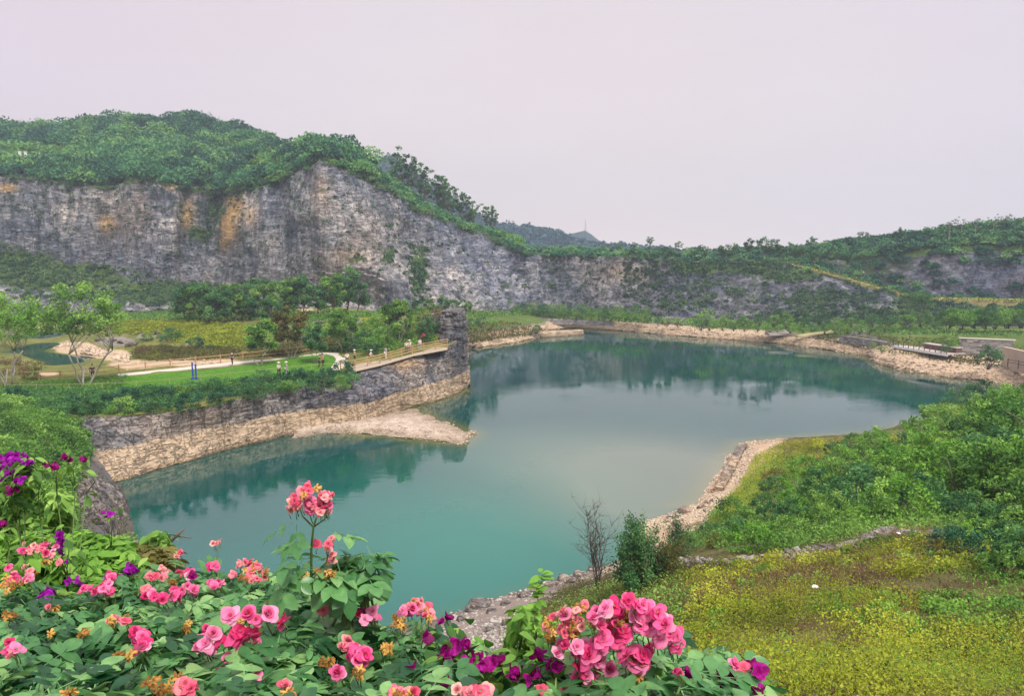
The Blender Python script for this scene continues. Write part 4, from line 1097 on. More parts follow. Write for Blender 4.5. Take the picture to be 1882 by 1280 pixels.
# wild garden behind the path
wild = [(395, 600, 'yellow', .9), (235, 600, 'yellow', 1.1), (262, 598, 'yellow', 1.1), (290, 600, 'yellow', 1.0), (320, 604, 'yellow', 1.2), (350, 606, 'yellow', 1.2), (378, 612, 'yellow', 1.2), (405, 618, 'yellow', 1.2), (340, 618, 'yellow', 1), (372, 628, 'yellow', 1), (418, 630, 'yellow', 1.1), (250, 609, 'yellow', .8),
        (272, 628, 'mid', .9), (310, 628, 'dark', 1.3), (330, 626, 'mid', .9), (358, 642, 'blue', 1.1), (385, 645, 'dark', .6), (268, 650, 'brown', 1.1), (300, 652, 'olive', 1.2), (340, 655, 'olive', 1.1), (285, 660, 'yellow', .8), (420, 652, 'olive', .9), (450, 655, 'yellow', .7),
        (500, 612, 'yellow', 1.2), (515, 640, 'brown', 1.1), (560, 640, 'olive', 1.0), (590, 620, 'mid', .9), (610, 604, 'yellow', 1.1), (650, 630, 'bright', 1.3), (668, 618, 'mid', 1.3), (690, 606, 'bright', 1.4), (680, 596, 'yellow', 1.3), (705, 600, 'yellow', 1.2), (668, 640, 'dark', 1.3), (690, 642, 'bright', 1.4), (710, 640, 'mid', 1.2), (650, 648, 'dark', 1.3), (680, 652, 'dark', 1.2), (755, 625, 'mid', 1.2), (745, 605, 'bright', 1.2), (770, 610, 'olive', 1.2), (785, 620, 'bigdark', 1.3), (800, 612, 'bigdark', 1.2), (775, 590, 'mid', 1.3), (795, 584, 'brown', 1.5), (810, 590, 'brown', 1.2), (780, 576, 'olive', 1.3), (760, 580, 'olive', 1.2), (640, 590, 'yellow', .9), (560, 585, 'yellow', .8), (525, 590, 'yellow', 1), (618, 580, 'yellow', .8),
        (30, 690, 'brown', 1.3), (55, 684, 'olive', 1.3), (20, 670, 'brown', 1.2), (60, 700, 'mid', .7), (-20, 700, 'mid', 1), (640, 608, 'mid', 1.2)]
groups = {}
for a, b, kd, k in wild: groups.setdefault(kd, []).append((a, b, k))
for kd, L in groups.items():
    it = []
    for a, b, k in sorted(L):
        q = PZ(a, b, PEN(*PZ(a, b, 5.5)[:2]) if False else 5.5)
        q = pen_at(a, b)
        if np.isnan(q[0]): continue
        it.append((q - np.array([0, 0, .15]), k * 1.25, kd))
    shrubs(it, 'behind the concrete path', 'garden_shrub', f'{ADJ[kd]} shrubs in the wild garden', order='counted from the pond')
# azalea with pink flowers
M_PINKSMALL = foliage_mat('azalea_flower', [(.35, .02, .06), (.6, .05, .12), (.7, .12, .2)])
r = np.random.default_rng(5)
q = pen_at(782, 632)
az = put_tree('azalea', (sh('dark', 0)[0], sh('bigdark', 1)[1]), q, .9, 0, 'low azalea covered in red pink flowers behind the walkway fence', 'azalea', None, 'stem', 'foliage')
P_, t_, _ = crown_points(260, 20, (1.05, 1.05, .7), .3, r, -.1, .8); P_[:, 2] += .9
link('blossom', leaves_mesh('blossom', P_, .13, M_PINKSMALL, t_, r, asp=1), az)

# round bushes on the far terrace
it = []
for a in np.arange(948, 1192, 12.5):
    b = np.interp(a, [948, 1190], [577, 590]); it.append((PZ(a + rs.uniform(-2, 2), b + 3, 2.7), rs.uniform(1.15, 1.5), ['balllight', 'ball', 'balldark'][rs.integers(0, 3)] if a > 1040 else ['ball', 'balldark'][rs.integers(0, 2)]))
for a in np.arange(880, 1190, 17):
    b = np.interp(a, [880, 1190], [567, 582]); it.append((PZ(a, b + 4, 3.4) * 1.0, rs.uniform(1.2, 1.8), ['ball', 'balldark'][rs.integers(0, 2)]))
it.sort(key=lambda x: x[0][0])
shrubs(it, 'at the centre cliff foot', 'bush', 'clipped round bushes at the centre cliff foot', 'bush', order='counted from the rock pillar')
it = []
for a in np.arange(1285, 1730, 21):
    b = np.interp(a, [1285, 1400, 1500, 1600, 1730], [605, 608, 611, 611, 612]); it.append((PZ(a + rs.uniform(-4, 4), b + 1, 2.5 if a < 1500 else 3.0), rs.uniform(1.1, 1.6), ['ball', 'ball', 'balllight', 'balldark'][rs.integers(0, 4)]))
for a in np.arange(1300, 1900, 30):
    b = np.interp(a, [1300, 1500, 1600, 1900], [596, 602, 600, 596]); it.append((PZ(a + rs.uniform(-6, 6), b, 4.2 if a < 1500 else 5.0), rs.uniform(1.2, 1.9), ['dark', 'ball', 'balldark', 'mid'][rs.integers(0, 4)]))
it.sort(key=lambda x: x[0][0])
shrubs(it, 'on the green terrace', 'bush', 'round bushes on the terrace below the hillside', 'bush', order='counted from the quarry corner')
it = [(PZ(a, b, z), k, kd) for a, b, z, k, kd in [(1745, 600, 6, 2.3, 'mid'), (1768, 602, 6, 2.6, 'bright'), (1790, 600, 6, 2.8, 'bright'), (1812, 602, 6, 2.2, 'bigdark'), (1830, 602, 6, 2.3, 'bright'), (1852, 600, 6, 2.6, 'mid'), (1875, 600, 6, 2.6, 'dark'), (1905, 600, 6, 2.8, 'mid'), (1940, 602, 6, 2.6, 'dark'), (1700, 566, 8.4, 1.8, 'bigdark'), (1684, 560, 8.8, 1.8, 'dark'), (1665, 556, 9.2, 1.5, 'dark')]]
it.sort(key=lambda x: x[0][0])
shrubs(it, 'beyond the stone walls', 'tall_shrub', 'tall shrubs beyond the stone walls', order='counted from the ramp')
it = [(PZ(a, b, z), k, kd) for a, b, z, k, kd in [(1815, 676, 2.2, 1.9, 'bigdark'), (1790, 672, 2.4, 1.0, 'olive'), (1765, 668, 2.4, .9, 'olive'), (1700, 625, 3.5, 1, 'yellow'), (1750, 640, 3.6, 1.3, 'mid'), (1738, 648, 3, .9, 'dark'), (1620, 648, 2.2, .8, 'mid'), (1605, 640, 2, .7, 'mid'),
                                                   (865, 604, 3.5, 1.4, 'dark'), (885, 602, 3.3, 1.5, 'dark'), (905, 600, 3, 1.2, 'mid'), (870, 630, 1.6, 1.5, 'olive'), (885, 625, 1.8, 1.3, 'olive'), (905, 618, 1.8, 1.2, 'brown'), (925, 612, 1.7, 1.2, 'brown'), (945, 610, 1.6, 1.1, 'olive'), (965, 608, 1.4, 1.0, 'brown'), (985, 612, 1.2, 1.2, 'dark'), (1225, 600, 2, 1.4, 'olive'), (1245, 600, 2, 1.2, 'brown'), (1210, 598, 2.2, 1.2, 'dark'), (1190, 590, 2.5, 1.0, 'olive')]]
it.sort(key=lambda x: x[0][0])
shrubs(it, 'on the pale far shore', 'shore_shrub', None, order='counted from the rock pillar')

# ------------------------------------------------------------------ right slope of the near bank
def near_at(a, b): return cast(NEAR, a, b, 3, 160, 500)
polyR = [(1500, 830), (1600, 825), (1680, 790), (1740, 760), (1800, 745), (1990, 740), (1990, 960), (1882, 930), (1760, 935), (1660, 965), (1560, 985), (1480, 1002), (1330, 1016), (1240, 1010), (1290, 985), (1330, 960), (1380, 925), (1430, 880)]
PR = spaced(polyR, 120, 34, 5000, .62)
Q = near_at(PR[:, 0], PR[:, 1]); it = []
for (a, b), q in sorted(zip(map(tuple, PR), Q), key=lambda z: z[0][0]):
    if np.isnan(q[0]): continue
    rt = np.clip((a - 1450) / 400, 0, 1)
    kd = rs.choice(['big', 'bigdark', 'bigbright', 'yellow', 'dark', 'mid', 'olive'], p=[.30, .12, .30, .07, .08, .06, .07]) if a > 1450 else rs.choice(['bigdark', 'big', 'dark', 'mid', 'olive', 'bright'])
    it.append((q - np.array([0, 0, .2]), (rs.uniform(.8, 1.35) + rt * rs.uniform(.6, 1.25)) * (1 if b < 960 else .8), kd))
shrubs(it, 'above the lake', 'slope_shrub', 'shrubs on the right slope', order='counted from the pebble shore')
it = []
for a, b, k, kd in [(1880, 1010, .9, 'big'), (1830, 1005, .9, 'bigdark'), (1860, 960, 1.3, 'big'), (1790, 1010, .75, 'bright'), (1750, 1025, .7, 'blue'), (1815, 1040, .7, 'blue'), (1770, 960, .9, 'bigdark'), (1725, 955, .8, 'blue'), (1690, 950, .8, 'yellow'), (1665, 960, .6, 'brown'), (1850, 1070, .6, 'big'), (1905, 1060, .9, 'bigdark')]:
    q = near_at(a, b)[0]; it.append((q - np.array([0, 0, .15]), k, kd))
it.sort(key=lambda x: x[0][0])
shrubs(it, 'by the meadow corner', 'meadow_shrub', None, order='counted from the rubble wall')

# dark bush, bare bush and neighbours in the middle foreground
def dense_bush(seed, w_, h_, n, leaf, mat, clumps=36, cr=.28):
    r = np.random.default_rng(seed); mb = MB(); C = []; T = []
    for i in range(clumps):
        hgt = h_ * r.uniform(.25, 1); an = r.uniform(0, 6.28); rad = w_ * r.uniform(.1, 1) * (1 - .5 * hgt / h_)
        tip = np.array([math.cos(an) * rad, math.sin(an) * rad, hgt])
        limb(mb, (0, 0, -.2), tip, .035, .006, r, .08, 4, 6)
        m_ = n // clumps; u = r.uniform(.5, 1.05, m_)[:, None]
        c_ = tip * u + r.normal(size=(m_, 3)) * cr * .45
        C.append(c_); T.append(np.full(m_, r.random()) * .6 + .4 * r.random(m_))
    return mb.data('bush_stem', BARK, True), leaves_mesh('bush_leaves', np.vstack(C), leaf, mat, np.concatenate(T), r, asp=.4)
q = near_at(1175, 1105)[0]
put_tree('bush', dense_bush(1, 1.75, 3.7, 9500, .14, FM['dark'], 60), q, q[1] / 33 * 1.08, .4, 'tall dark leafy bush on the bank in front of the pebble beach', 'bush', None, 'stem', 'foliage')
q = near_at(1205, 1085)[0]
put_tree('bush', dense_bush(7, 2.0, 1.9, 5200, .11, FM['olive']), q, 1, 1.4, 'olive brown low bush beside the tall dark bush', 'bush', None, 'stem', 'foliage')
q = near_at(1245, 1030)[0]
put_tree('bush', dense_bush(2, 1.1, 2.3, 2600, .10, FM['dark']), q, 1.0, 2.4, 'small dark conifer-like bush on the pebble beach', 'bush', None, 'stem', 'foliage')
r = np.random.default_rng(17); mb = MB()
for i in range(9):
    an = r.uniform(0, 6.28); tip = np.array([math.cos(an) * .9 * r.random(), math.sin(an) * .9 * r.random(), r.uniform(2.0, 3.4)])
    Pm = limb(mb, (0, 0, -.2), tip, .035, .008, r, .05, 5, 8)
    for j in range(12):
        s_ = Pm[r.integers(2, 8)]; e_ = s_ + np.array([r.normal() * .45, r.normal() * .45, r.uniform(.15, .9)])
        P2_ = limb(mb, s_, e_, .012, .004, r, .08, 4, 4)
        for k_ in range(3): limb(mb, P2_[2], P2_[2] + r.normal(size=3) * .22 + np.array([0, 0, .15]), .006, .003, r, .05, 3, 3)
q = near_at(1100, 1085)[0]
o = link('bare_bush', mb.data('bare_bush', bark_mat('twig', (.05, .035, .03), (.15, .11, .09)), True), loc=q, scale=q[1] / 30); tag(o, 'leafless dark bush with thin twigs against the water', 'bush')

# ------------------------------------------------------------------ ground cover (stuff)
def tufts(name, poly, n, per, leaf, spread, hgt, mat, seed, label, cat='ground cover', fn=None, up=.4, asp=.45, patch=None, lo=None):
    r = np.random.default_rng(seed)
    p = sample_poly(poly, n, r); Q = (fn or near_at)(p[:, 0], p[:, 1]); Q = Q[~np.isnan(Q[:, 0])]
    if patch is not None:
        f = fbm(Q, patch[0], 3, seed); Q = Q[f > patch[1]]
    n = len(Q); k = np.repeat(np.arange(n), per)
    s = r.uniform(.6, 1.4, n)[k]
    C = Q[k] + np.column_stack([r.normal(size=n * per) * spread * s, r.normal(size=n * per) * spread * s, r.random(n * per) * hgt * s])
    big = .5 + .6 * fbm(Q, .5, 3, seed + 5)
    t = .5 * big[k] + .3 * r.random(n)[k] + .25 * r.random(n * per)
    dist_ = np.clip(C[:, 1] / 17.0, .42, 1.0) if fn is None else 1.0
    o = link(name, leaves_mesh(name, C, leaf * dist_, mat, t, r, up=up, asp=asp)); o['kind'] = 'stuff'; tag(o, label, cat); return o


meadow = [(1240, 1045), (1330, 1046), (1450, 1035), (1560, 1015), (1650, 985), (1800, 1010), (2000, 1000), (2000, 1330), (1000, 1330), (1060, 1200), (1150, 1130)]
tufts('yellow_groundcover', meadow, 8000, 17, .062, .14, .42, FM['yellow'], 21, 'yellow green leafy plants covering the sloping meadow', asp=.28, patch=(.28, .0))
tufts('brown_weeds', meadow, 3800, 12, .05, .10, .30, FM['brown'], 22, 'dry brown weeds between the yellow green plants')
def mounds(name, poly, n, R, per, leaf, mat, seed, label, patch=None, flat=.75, fn=None):
    r = np.random.default_rng(seed); p = sample_poly(poly, n, r); Q = (fn or near_at)(p[:, 0], p[:, 1]); Q = Q[~np.isnan(Q[:, 0])]
    if patch is not None: Q = Q[fbm(Q, patch[0], 3, seed) > patch[1]]
    k_ = np.clip(Q[:, 1] / 17, .5, 1.3) if fn is None else 1
    tone = np.clip(.5 + .95 * fbm(Q, .35, 3, seed + 3) + r.normal(size=len(Q)) * .25, -.1, 1.15)
    o = link(name, shell_crowns(Q - [0, 0, .08], r.uniform(R[0], R[1], len(Q)), per, leaf * k_, mat, name, r, flat=flat, tone=tone)); o['kind'] = 'stuff'; tag(o, label, 'ground cover'); return o


mounds('yellow_mounds', meadow, 1500, (.16, .46), 190, .056, FM['yellow'], 61, 'mounded yellow green bushlets standing up from the meadow', (.28, -.03), 1.1)
mounds('green_mounds', meadow, 650, (.12, .40), 110, .085, FM['bright'], 62, 'fresh green bushlets dotted over the meadow', (.4, .0), .9)
mounds('dry_mounds', meadow, 420, (.10, .32), 80, .055, FM['brown'], 63, 'dry brown seed heads dotted over the meadow', None, 1.1)
tufts('green_weeds', meadow, 4200, 16, .07, .12, .25, FM['bright'], 23, 'fresh green weeds among the yellow meadow', patch=(.25, .05))
tufts('red_brown_grass', [(1240, 1040), (1450, 1030), (1650, 980), (1800, 985), (1800, 1040), (1500, 1080), (1300, 1130), (1200, 1150)], 2200, 12, .06, .12, .32, FM['brown'], 24, 'brown grass below the rubble wall')
tufts('slope_undergrowth', [(1480, 830), (1600, 800), (1900, 740), (2000, 740), (2000, 1000), (1650, 975), (1450, 1015), (1240, 1015), (1300, 960), (1360, 900), (1410, 850)], 5200, 16, .13, .28, .5, FM['mid'], 25, 'green undergrowth between the shrubs of the slope')
tufts('spit_grass', [(1390, 840), (1440, 815), (1500, 808), (1560, 812), (1520, 840), (1450, 890), (1400, 920), (1350, 950), (1300, 975), (1310, 950), (1360, 895)], 3600, 10, .12, .15, .25, FM['yellow'], 26, 'yellow green grass on the inner side of the pebble spit')
tufts('spit_brown', [(1440, 815), (1500, 806), (1570, 812), (1540, 850), (1480, 870), (1440, 840)], 900, 10, .12, .18, .25, FM['brown'], 27, 'brown weeds at the tip of the spit')
tufts('bank_grass', [(1000, 1110), (1060, 1075), (1130, 1060), (1240, 1035), (1260, 1100), (1200, 1200), (1080, 1220), (960, 1230), (980, 1150)], 3400, 14, .10, .16, .45, FM['olive'], 28, 'olive grass on the bank in front of the tall dark bush')
tufts('bank_leaves', [(1040, 1110), (1130, 1075), (1240, 1060), (1260, 1130), (1180, 1220), (980, 1250), (960, 1190)], 1300, 16, .11, .2, .5, FM['mid'], 29, 'green leafy weeds on the bank behind the roses', patch=(.3, -.1))
left_g = [(-40, 740), (60, 735), (140, 765), (165, 800), (160, 850), (140, 870), (120, 930), (110, 1000), (-60, 1000)]
tufts('bank_grass_left', left_g, 8500, 12, .18, .22, .5, FM['mid'], 30, 'tall green grass on the near slope beside the cliff', asp=.2)
mounds('bank_mounds', left_g, 520, (.3, .95), 170, .13, FM['mid'], 64, 'green clumps of tall weeds on the near slope', None, .8)
mounds('bank_mounds', left_g, 240, (.25, .8), 160, .12, FM['bright'], 65, 'light green clumps of tall weeds on the near slope', (.15, -.1), .8)
tufts('left_weeds', left_g, 4200, 14, .17, .25, .4, FM['bright'], 31, 'light green weeds on the near slope beside the cliff', patch=(.15, -.1))
tufts('rock_weeds', [(130, 860), (180, 850), (240, 960), (240, 1010), (130, 1000)], 260, 14, .12, .15, .2, FM['olive'], 32, 'sparse weeds on the grey rock face by the water')
r = np.random.default_rng(404)
for nm, mt, nn, lf, lb in [('bank_cover', FM['mid'], 5200, .11, 'green undergrowth over the slopes of the near bank'), ('bank_brush', FM['olive'], 3400, .10, 'olive brush over the slopes of the near bank'), ('bank_bushes', FM['bright'], 1700, .10, 'light green bushlets over the slopes of the near bank')]:
    yy = 3 + 55 * r.random(nn) ** 1.5; xx = -62 + r.random(nn) * 60; zz_ = NEAR(xx, yy); Q_ = np.column_stack([xx, yy, zz_]); a_, b_ = to_px(Q_)
    ok = (zz_ > .8) & ~((a_ > 790) & (b_ > 1040)) & ~(np.exp(-(((a_ - 185) / 55) ** 2 + ((b_ - 930) / 75) ** 2)) > .3) & ~((a_ > 700) & (yy > 12))
    Q_ = Q_[ok]; kd_ = np.clip(Q_[:, 1] / 17, .6, 1.5)
    o = link(nm, shell_crowns(Q_ - [0, 0, .1], r.uniform(.2, .5, len(Q_)) * kd_, 46, lf * kd_, mt, nm, r)); o['kind'] = 'stuff'; tag(o, lb, 'ground cover')
# peninsula covers
def penf(a, b): return cast(PEN, a, b, 60, 240, 300)
yp = [(200, 592), (300, 590), (440, 598), (470, 625), (440, 645), (330, 630), (300, 615), (210, 612)]
tufts('heath', yp, 3000, 10, .42, .5, .5, FM['yellow'], 33, 'yellow green heath on the peninsula below the row of trees', fn=penf)
tufts('dry_grass', [(250, 640), (460, 640), (640, 620), (640, 645), (480, 660), (300, 665), (250, 660)], 2200, 9, .35, .4, .45, FM['olive'], 34, 'dry olive grass between the heath and the fence', fn=penf)
tufts('garden_cover', [(470, 600), (620, 580), (800, 575), (800, 628), (700, 650), (640, 648), (560, 645), (480, 650)], 3000, 10, .38, .45, .5, FM['mid'], 35, 'green ground plants between the garden rocks', fn=penf, patch=(.08, -.15))
tufts('valley_cover', [(-80, 580), (230, 575), (350, 570), (560, 572), (720, 578), (600, 590), (330, 592), (200, 598), (150, 596), (50, 600), (-80, 640)], 2600, 10, .5, .6, .6, FM['mid'], 36, 'green brush at the foot of the cliff', fn=penf, patch=(.05, -.1))
tufts('fence_grass', [(-60, 722), (60, 706), (150, 700), (230, 694), (220, 716), (100, 728), (-60, 735)], 1500, 10, .22, .3, .35, FM['mid'], 37, 'rough grass round the feet of the open trees', fn=penf)
tufts('lawn_edge_grass', [(-60, 738), (60, 722), (170, 722), (300, 716), (430, 702), (540, 692), (640, 684), (650, 700), (540, 716), (430, 730), (250, 760), (130, 764)], 2600, 12, .24, .3, .5, FM['dark'], 38, 'dark green brush along the lower edge of the lawn', fn=penf)
M_LAWNBLADE = foliage_mat('lawn_blade', [(.08, .22, .018), (.11, .29, .025), (.15, .35, .04)])
tufts('lawn_grass', lawn_poly, 9000, 7, .10, .25, .04, M_LAWNBLADE, 39, 'short mown lawn grass', fn=penf, up=1.5)
# terrace grass
r = np.random.default_rng(71)
def tcast_poly(poly, n):
    k = np.where(in_poly(tu, tv, poly))
    j = r.integers(0, len(k[0]), n); return TP[k[0][j], k[1][j]] + np.column_stack([r.normal(size=n) * .4, r.normal(size=n) * .4, r.random(n) * .3])
for nm, poly, n_, mt, lb in [('terrace_grass', [(850, 585), (1000, 580), (1200, 594), (1320, 602), (1600, 615), (1900, 620), (1900, 612), (1600, 600), (1300, 590), (1000, 570), (860, 570)], 9000, FM['mid'], 'green grass strip on the far terrace'),
                             ('shore_brush', [(1500, 612), (1640, 618), (1900, 640), (1900, 684), (1780, 674), (1640, 650), (1500, 626)], 3200, FM['olive'], 'brown and green brush above the far pebble shore'),
                             ('mound_brush', [(850, 600), (930, 590), (1000, 606), (990, 616), (930, 622), (860, 634)], 2600, FM['olive'], 'olive brush on the low mound behind the rock pillar')]:
    C = tcast_poly(poly, n_); o = link(nm, leaves_mesh(nm, C, .5 if nm != 'shore_brush' else .4, mt, r.random(n_) * .8 + .1, r)); o['kind'] = 'stuff'; tag(o, lb, 'ground cover')
# ------------------------------------------------------------------ built things
WOOD = simple_mat('fence_wood', (.42, .25, .13), .8, var=.3, scale=12, bump=.3)
WOODP = simple_mat('pale_wood', (.36, .30, .16), .8, var=.2, scale=12, bump=.2)
WHITE = simple_mat('white_paint', (.75, .74, .70), .7, var=.06)


def fence(name, pts, hgt, rails, spacing, post, rail, mat, label, cat='fence', mat_rail=None):
    """pts: world polyline on the ground; posts and rails are parts"""
    pts = np.array(pts, float); seg = np.linalg.norm(np.diff(pts, axis=0), axis=1); cum = np.concatenate([[0], np.cumsum(seg)])
    n = max(2, int(round(cum[-1] / spacing)) + 1); s = np.linspace(0, cum[-1], n)
    Pn = np.stack([np.interp(s, cum, pts[:, k]) for k in range(3)], -1)
    root = bpy.data.objects.new(name, None); COL.objects.link(root); root.location = Pn[0]; tag(root, label, cat)
    me = MB().tube([(0, 0, -.3), (0, 0, hgt * .98), (0, 0, hgt * 1.06)], [post, post * .95, post * .7], 7).data(name + '_post', mat, False)
    for q in Pn: link('post', me, root, Vector(q - Pn[0]))
    for z in rails:
        mb = MB()
        for a, b in zip(Pn[:-1], Pn[1:]):
            mb.tube([a - Pn[0] + [0, 0, z * hgt], (a + b) / 2 - Pn[0] + [0, 0, z * hgt - .015], b - Pn[0] + [0, 0, z * hgt]], rail, 5)
        mb.obj('rail', mat_rail or mat, root)
    return root


def pen_line(pts, dz=0):
    out = []
    for a, b in pts:
        q = pen_at(a, b)
        if not np.isnan(q[0]): out.append(q + np.array([0, 0, dz]))
    return out


fence('walkway_fence', [PZ(a, b, z) for a, b, z in [(626, 680, 5.2), (645, 680, 5.25), (700, 667.5, 5.55), (760, 650, 6.1), (822, 638, 6.5)]], 1.15, [.35, .66, .95], 1.9, .085, .05, WOOD, 'brown wooden rail fence along the cliff edge walkway up to the rock pillar')
fence('path_fence', pen_line([(40, 700), (95, 702), (140, 697), (178, 693), (240, 686), (320, 676), (400, 669), (460, 662), (520, 656), (560, 650), (620, 643), (672, 640)]), 1.15, [.45, .9], 3.1, .085, .05, WOOD, 'long brown wooden rail fence behind the concrete path')
fence('lawn_fence', [PZ(a, b, 5.0) for a, b in [(10, 722), (60, 722), (170, 720), (258, 716), (340, 708), (430, 698), (500, 691), (560, 684), (622, 680)]], .9, [.92], 3.4, .04, .02, WOODP, 'thin pale bamboo rail along the lower edge of the lawn')

# concrete path beside the lawn
c0 = [(215, 690), (300, 681), (400, 670), (500, 659), (560, 651), (600, 648), (628, 651), (640, 660), (636, 672), (625, 682)]
c1 = [(215, 693.5), (300, 685), (400, 674.5), (500, 663.5), (560, 655.5), (598, 653), (612, 656), (618, 663), (612, 672), (604, 683)]
A = np.array([pen_at(*p) for p in c0]); B = np.array([pen_at(*p) for p in c1])
tt = np.linspace(0, len(c0) - 1, 60); ii = np.arange(len(c0))
A = np.stack([np.interp(tt, ii, A[:, k]) for k in range(3)], -1); B = np.stack([np.interp(tt, ii, B[:, k]) for k in range(3)], -1)
zt = np.maximum(A[:, 2], B[:, 2]) + .07; A[:, 2] = zt; B[:, 2] = zt
V = np.vstack([A, B, A - [0, 0, .4], B - [0, 0, .4]]); k = 60
Q = [[i, i + 1, k + i + 1, k + i] for i in range(k - 1)] + [[k + i, k + i + 1, 3 * k + i + 1, 3 * k + i] for i in range(k - 1)] + [[i + 1, i, 2 * k + i, 2 * k + i + 1] for i in range(k - 1)]
struct(link('path', mesh_data('path', V, Q, None, M_PATH)))
# walkway slab along the rim
a_ = [(640, 685, 5.2), (700, 671, 5.5), (760, 653.5, 6.02), (822, 642, 6.42)]; b_ = [(640, 672, 5.3), (700, 661, 5.6), (760, 645, 6.12), (822, 634.5, 6.5)]
A = np.array([PZ(*p) for p in a_]); B = np.array([PZ(*p) for p in b_]); V = np.vstack([A, B, A - [0, 0, .12], B - [0, 0, .12]]) + [0, 0, -.02]
k = 4; Q = [[i, i + 1, k + i + 1, k + i] for i in range(3)] + [[i + 1, i, 2 * k + i, 2 * k + i + 1] for i in range(3)] + [[0, k, 3 * k, 2 * k], [k - 1, 2 * k - 1, 4 * k - 1, 3 * k - 1]]
struct(link('walkway', mesh_data('walkway', V, Q, None, simple_mat('walkway_stone', (.42, .34, .25), .9, var=.15, scale=3, bump=.4))))

# blue banner stand
BLUE = simple_mat('blue_cloth', (.01, .05, .33), .6, var=.15, scale=5)
q = PZ(357, 697, 5.2); root = bpy.data.objects.new('banner_stand', None); COL.objects.link(root); root.location = q
tag(root, 'pair of narrow bright blue banners standing on the lawn edge', 'banner')
for dx, h_, dy in ((-.14, 1.8, 0), (.18, 1.6, .12)):
    me = MB().box((dx, dy, h_ / 2 + .12), (.18, .05, h_), .1).obj('banner', BLUE, root)
    MB().tube([(dx, dy + .06, -.1), (dx, dy + .06, h_ + .2)], .025, 6).obj('pole', WHITE, root)
MB().box((0, -.03, 1.45), (.10, .03, .28), .1).obj('badge', WHITE, root)
MB().box((.03, .05, .05), (.7, .4, .12), 0).obj('base', BLUE, root)

# ---- people: one continuous skinned body, clothes over it
SKIN = simple_mat('skin', (.5, .3, .2), .6, var=.05)
DARKC = simple_mat('dark_cloth', (.03, .03, .04), .8, var=.1)
HAIR = simple_mat('hair', (.015, .012, .01), .5, var=.1)
CL = {'white': WHITE, 'grey': simple_mat('grey_cloth', (.30, .34, .38), .8), 'dark': DARKC, 'orange': simple_mat('orange_cloth', (.5, .2, .06), .8), 'khaki': simple_mat('khaki_cloth', (.3, .24, .14), .8)}


def skin_mesh(name, J, E, R, mat, lev=1):
    me = bpy.data.meshes.new(name + '_raw'); me.from_pydata([tuple(j) for j in J], E, []); me.update()
    o = bpy.data.objects.new(name + '_raw', me); COL.objects.link(o)
    m_ = o.modifiers.new('s', 'SKIN'); m_.use_smooth_shade = True
    if not me.skin_vertices: 
        bpy.context.view_layer.objects.active = o
    sv = me.skin_vertices[0].data
    for i, rr in enumerate(R): sv[i].radius = rr if hasattr(rr, '__len__') else (rr, rr); sv[i].use_root = (i == 0)
    m2_ = o.modifiers.new('d', 'SUBSURF'); m2_.levels = lev; m2_.render_levels = lev
    dg = bpy.context.evaluated_depsgraph_get(); dg.update()
    out_ = bpy.data.meshes.new_from_object(o.evaluated_get(dg)); out_.name = name
    bpy.data.objects.remove(o); bpy.data.meshes.remove(me)
    out_.materials.clear(); out_.materials.append(mat); return out_


def person(loc, rz, shirt, trousers, pose, hat, label):
    sw = {'stand': .08, 'walk': .22, 'lean': .06}[pose]; ln = .10 if pose == 'lean' else 0
    J = [(0, 0, .95), (0, -ln * .5, 1.2), (0, -ln, 1.42), (0, -ln, 1.52), (0, -ln - .02, 1.66),
         (.10, 0, .90), (.11, -sw, .50), (.11, -sw * .6, .08), (.11, -sw * .6 - .15, .04), (-.10, 0, .90), (-.11, sw, .50), (-.11, sw * 1.1, .08), (-.11, sw * 1.1 - .15, .04),
         (.19, -ln, 1.40), (.24, -.05 - ln, 1.14), (.22, -.20 - ln * 2, .96), (.22, -.26 - ln * 2, .90), (-.19, -ln, 1.40), (-.24, .05, 1.14), (-.22, -.08 - ln, .92), (-.22, -.10 - ln, .85)]
    E = [(0, 1), (1, 2), (2, 3), (3, 4), (0, 5), (5, 6), (6, 7), (7, 8), (0, 9), (9, 10), (10, 11), (11, 12), (2, 13), (13, 14), (14, 15), (15, 16), (2, 17), (17, 18), (18, 19), (19, 20)]
    R = [(.14, .10), (.13, .09), (.15, .09), (.05, .05), (.085, .10), (.08, .09), .055, .04, .035, (.08, .09), .055, .04, .035, .05, .04, .03, .03, .05, .04, .03, .03]
    root = bpy.data.objects.new('person', None); COL.objects.link(root); root.location = loc; root.rotation_euler = (0, 0, rz); tag(root, label, 'person')
    link('body', skin_mesh('body', J, E, R, SKIN), root)
    g = lambda r_, f: tuple(k_ * f for k_ in r_) if hasattr(r_, '__len__') else r_ * f
    idx = [0, 1, 2, 13, 14, 17, 18]; mp = {a: b for b, a in enumerate(idx)}
    link('shirt', skin_mesh('shirt', [J[i] for i in idx], [(mp[a], mp[b]) for a, b in E if a in mp and b in mp], [g(R[i], 1.22) for i in idx], CL[shirt]), root)
    idx = [0, 5, 6, 7, 9, 10, 11]; mp = {a: b for b, a in enumerate(idx)}
    link('trousers', skin_mesh('trousers', [J[i] for i in idx], [(mp[a], mp[b]) for a, b in E if a in mp and b in mp], [g(R[i], 1.2) for i in idx], CL[trousers]), root)
    hc = J[4]
    mb = MB(); an = np.linspace(0, math.pi / 2, 5)
    P2 = [(hc[0], hc[1] + .015, hc[2] + .0 + .145 * math.sin(t_)) for t_ in an]; mb.tube(P2, [max(.01, .115 * math.cos(t_)) for t_ in an], 10)
    mb.obj('hair' if not hat else 'hat', HAIR if not hat else WHITE, root, True)
    if hat: MB().tube([(hc[0], hc[1], hc[2] + .03), (hc[0], hc[1], hc[2] + .045)], .2, 12).obj('hat_brim', WHITE, root)
    return root


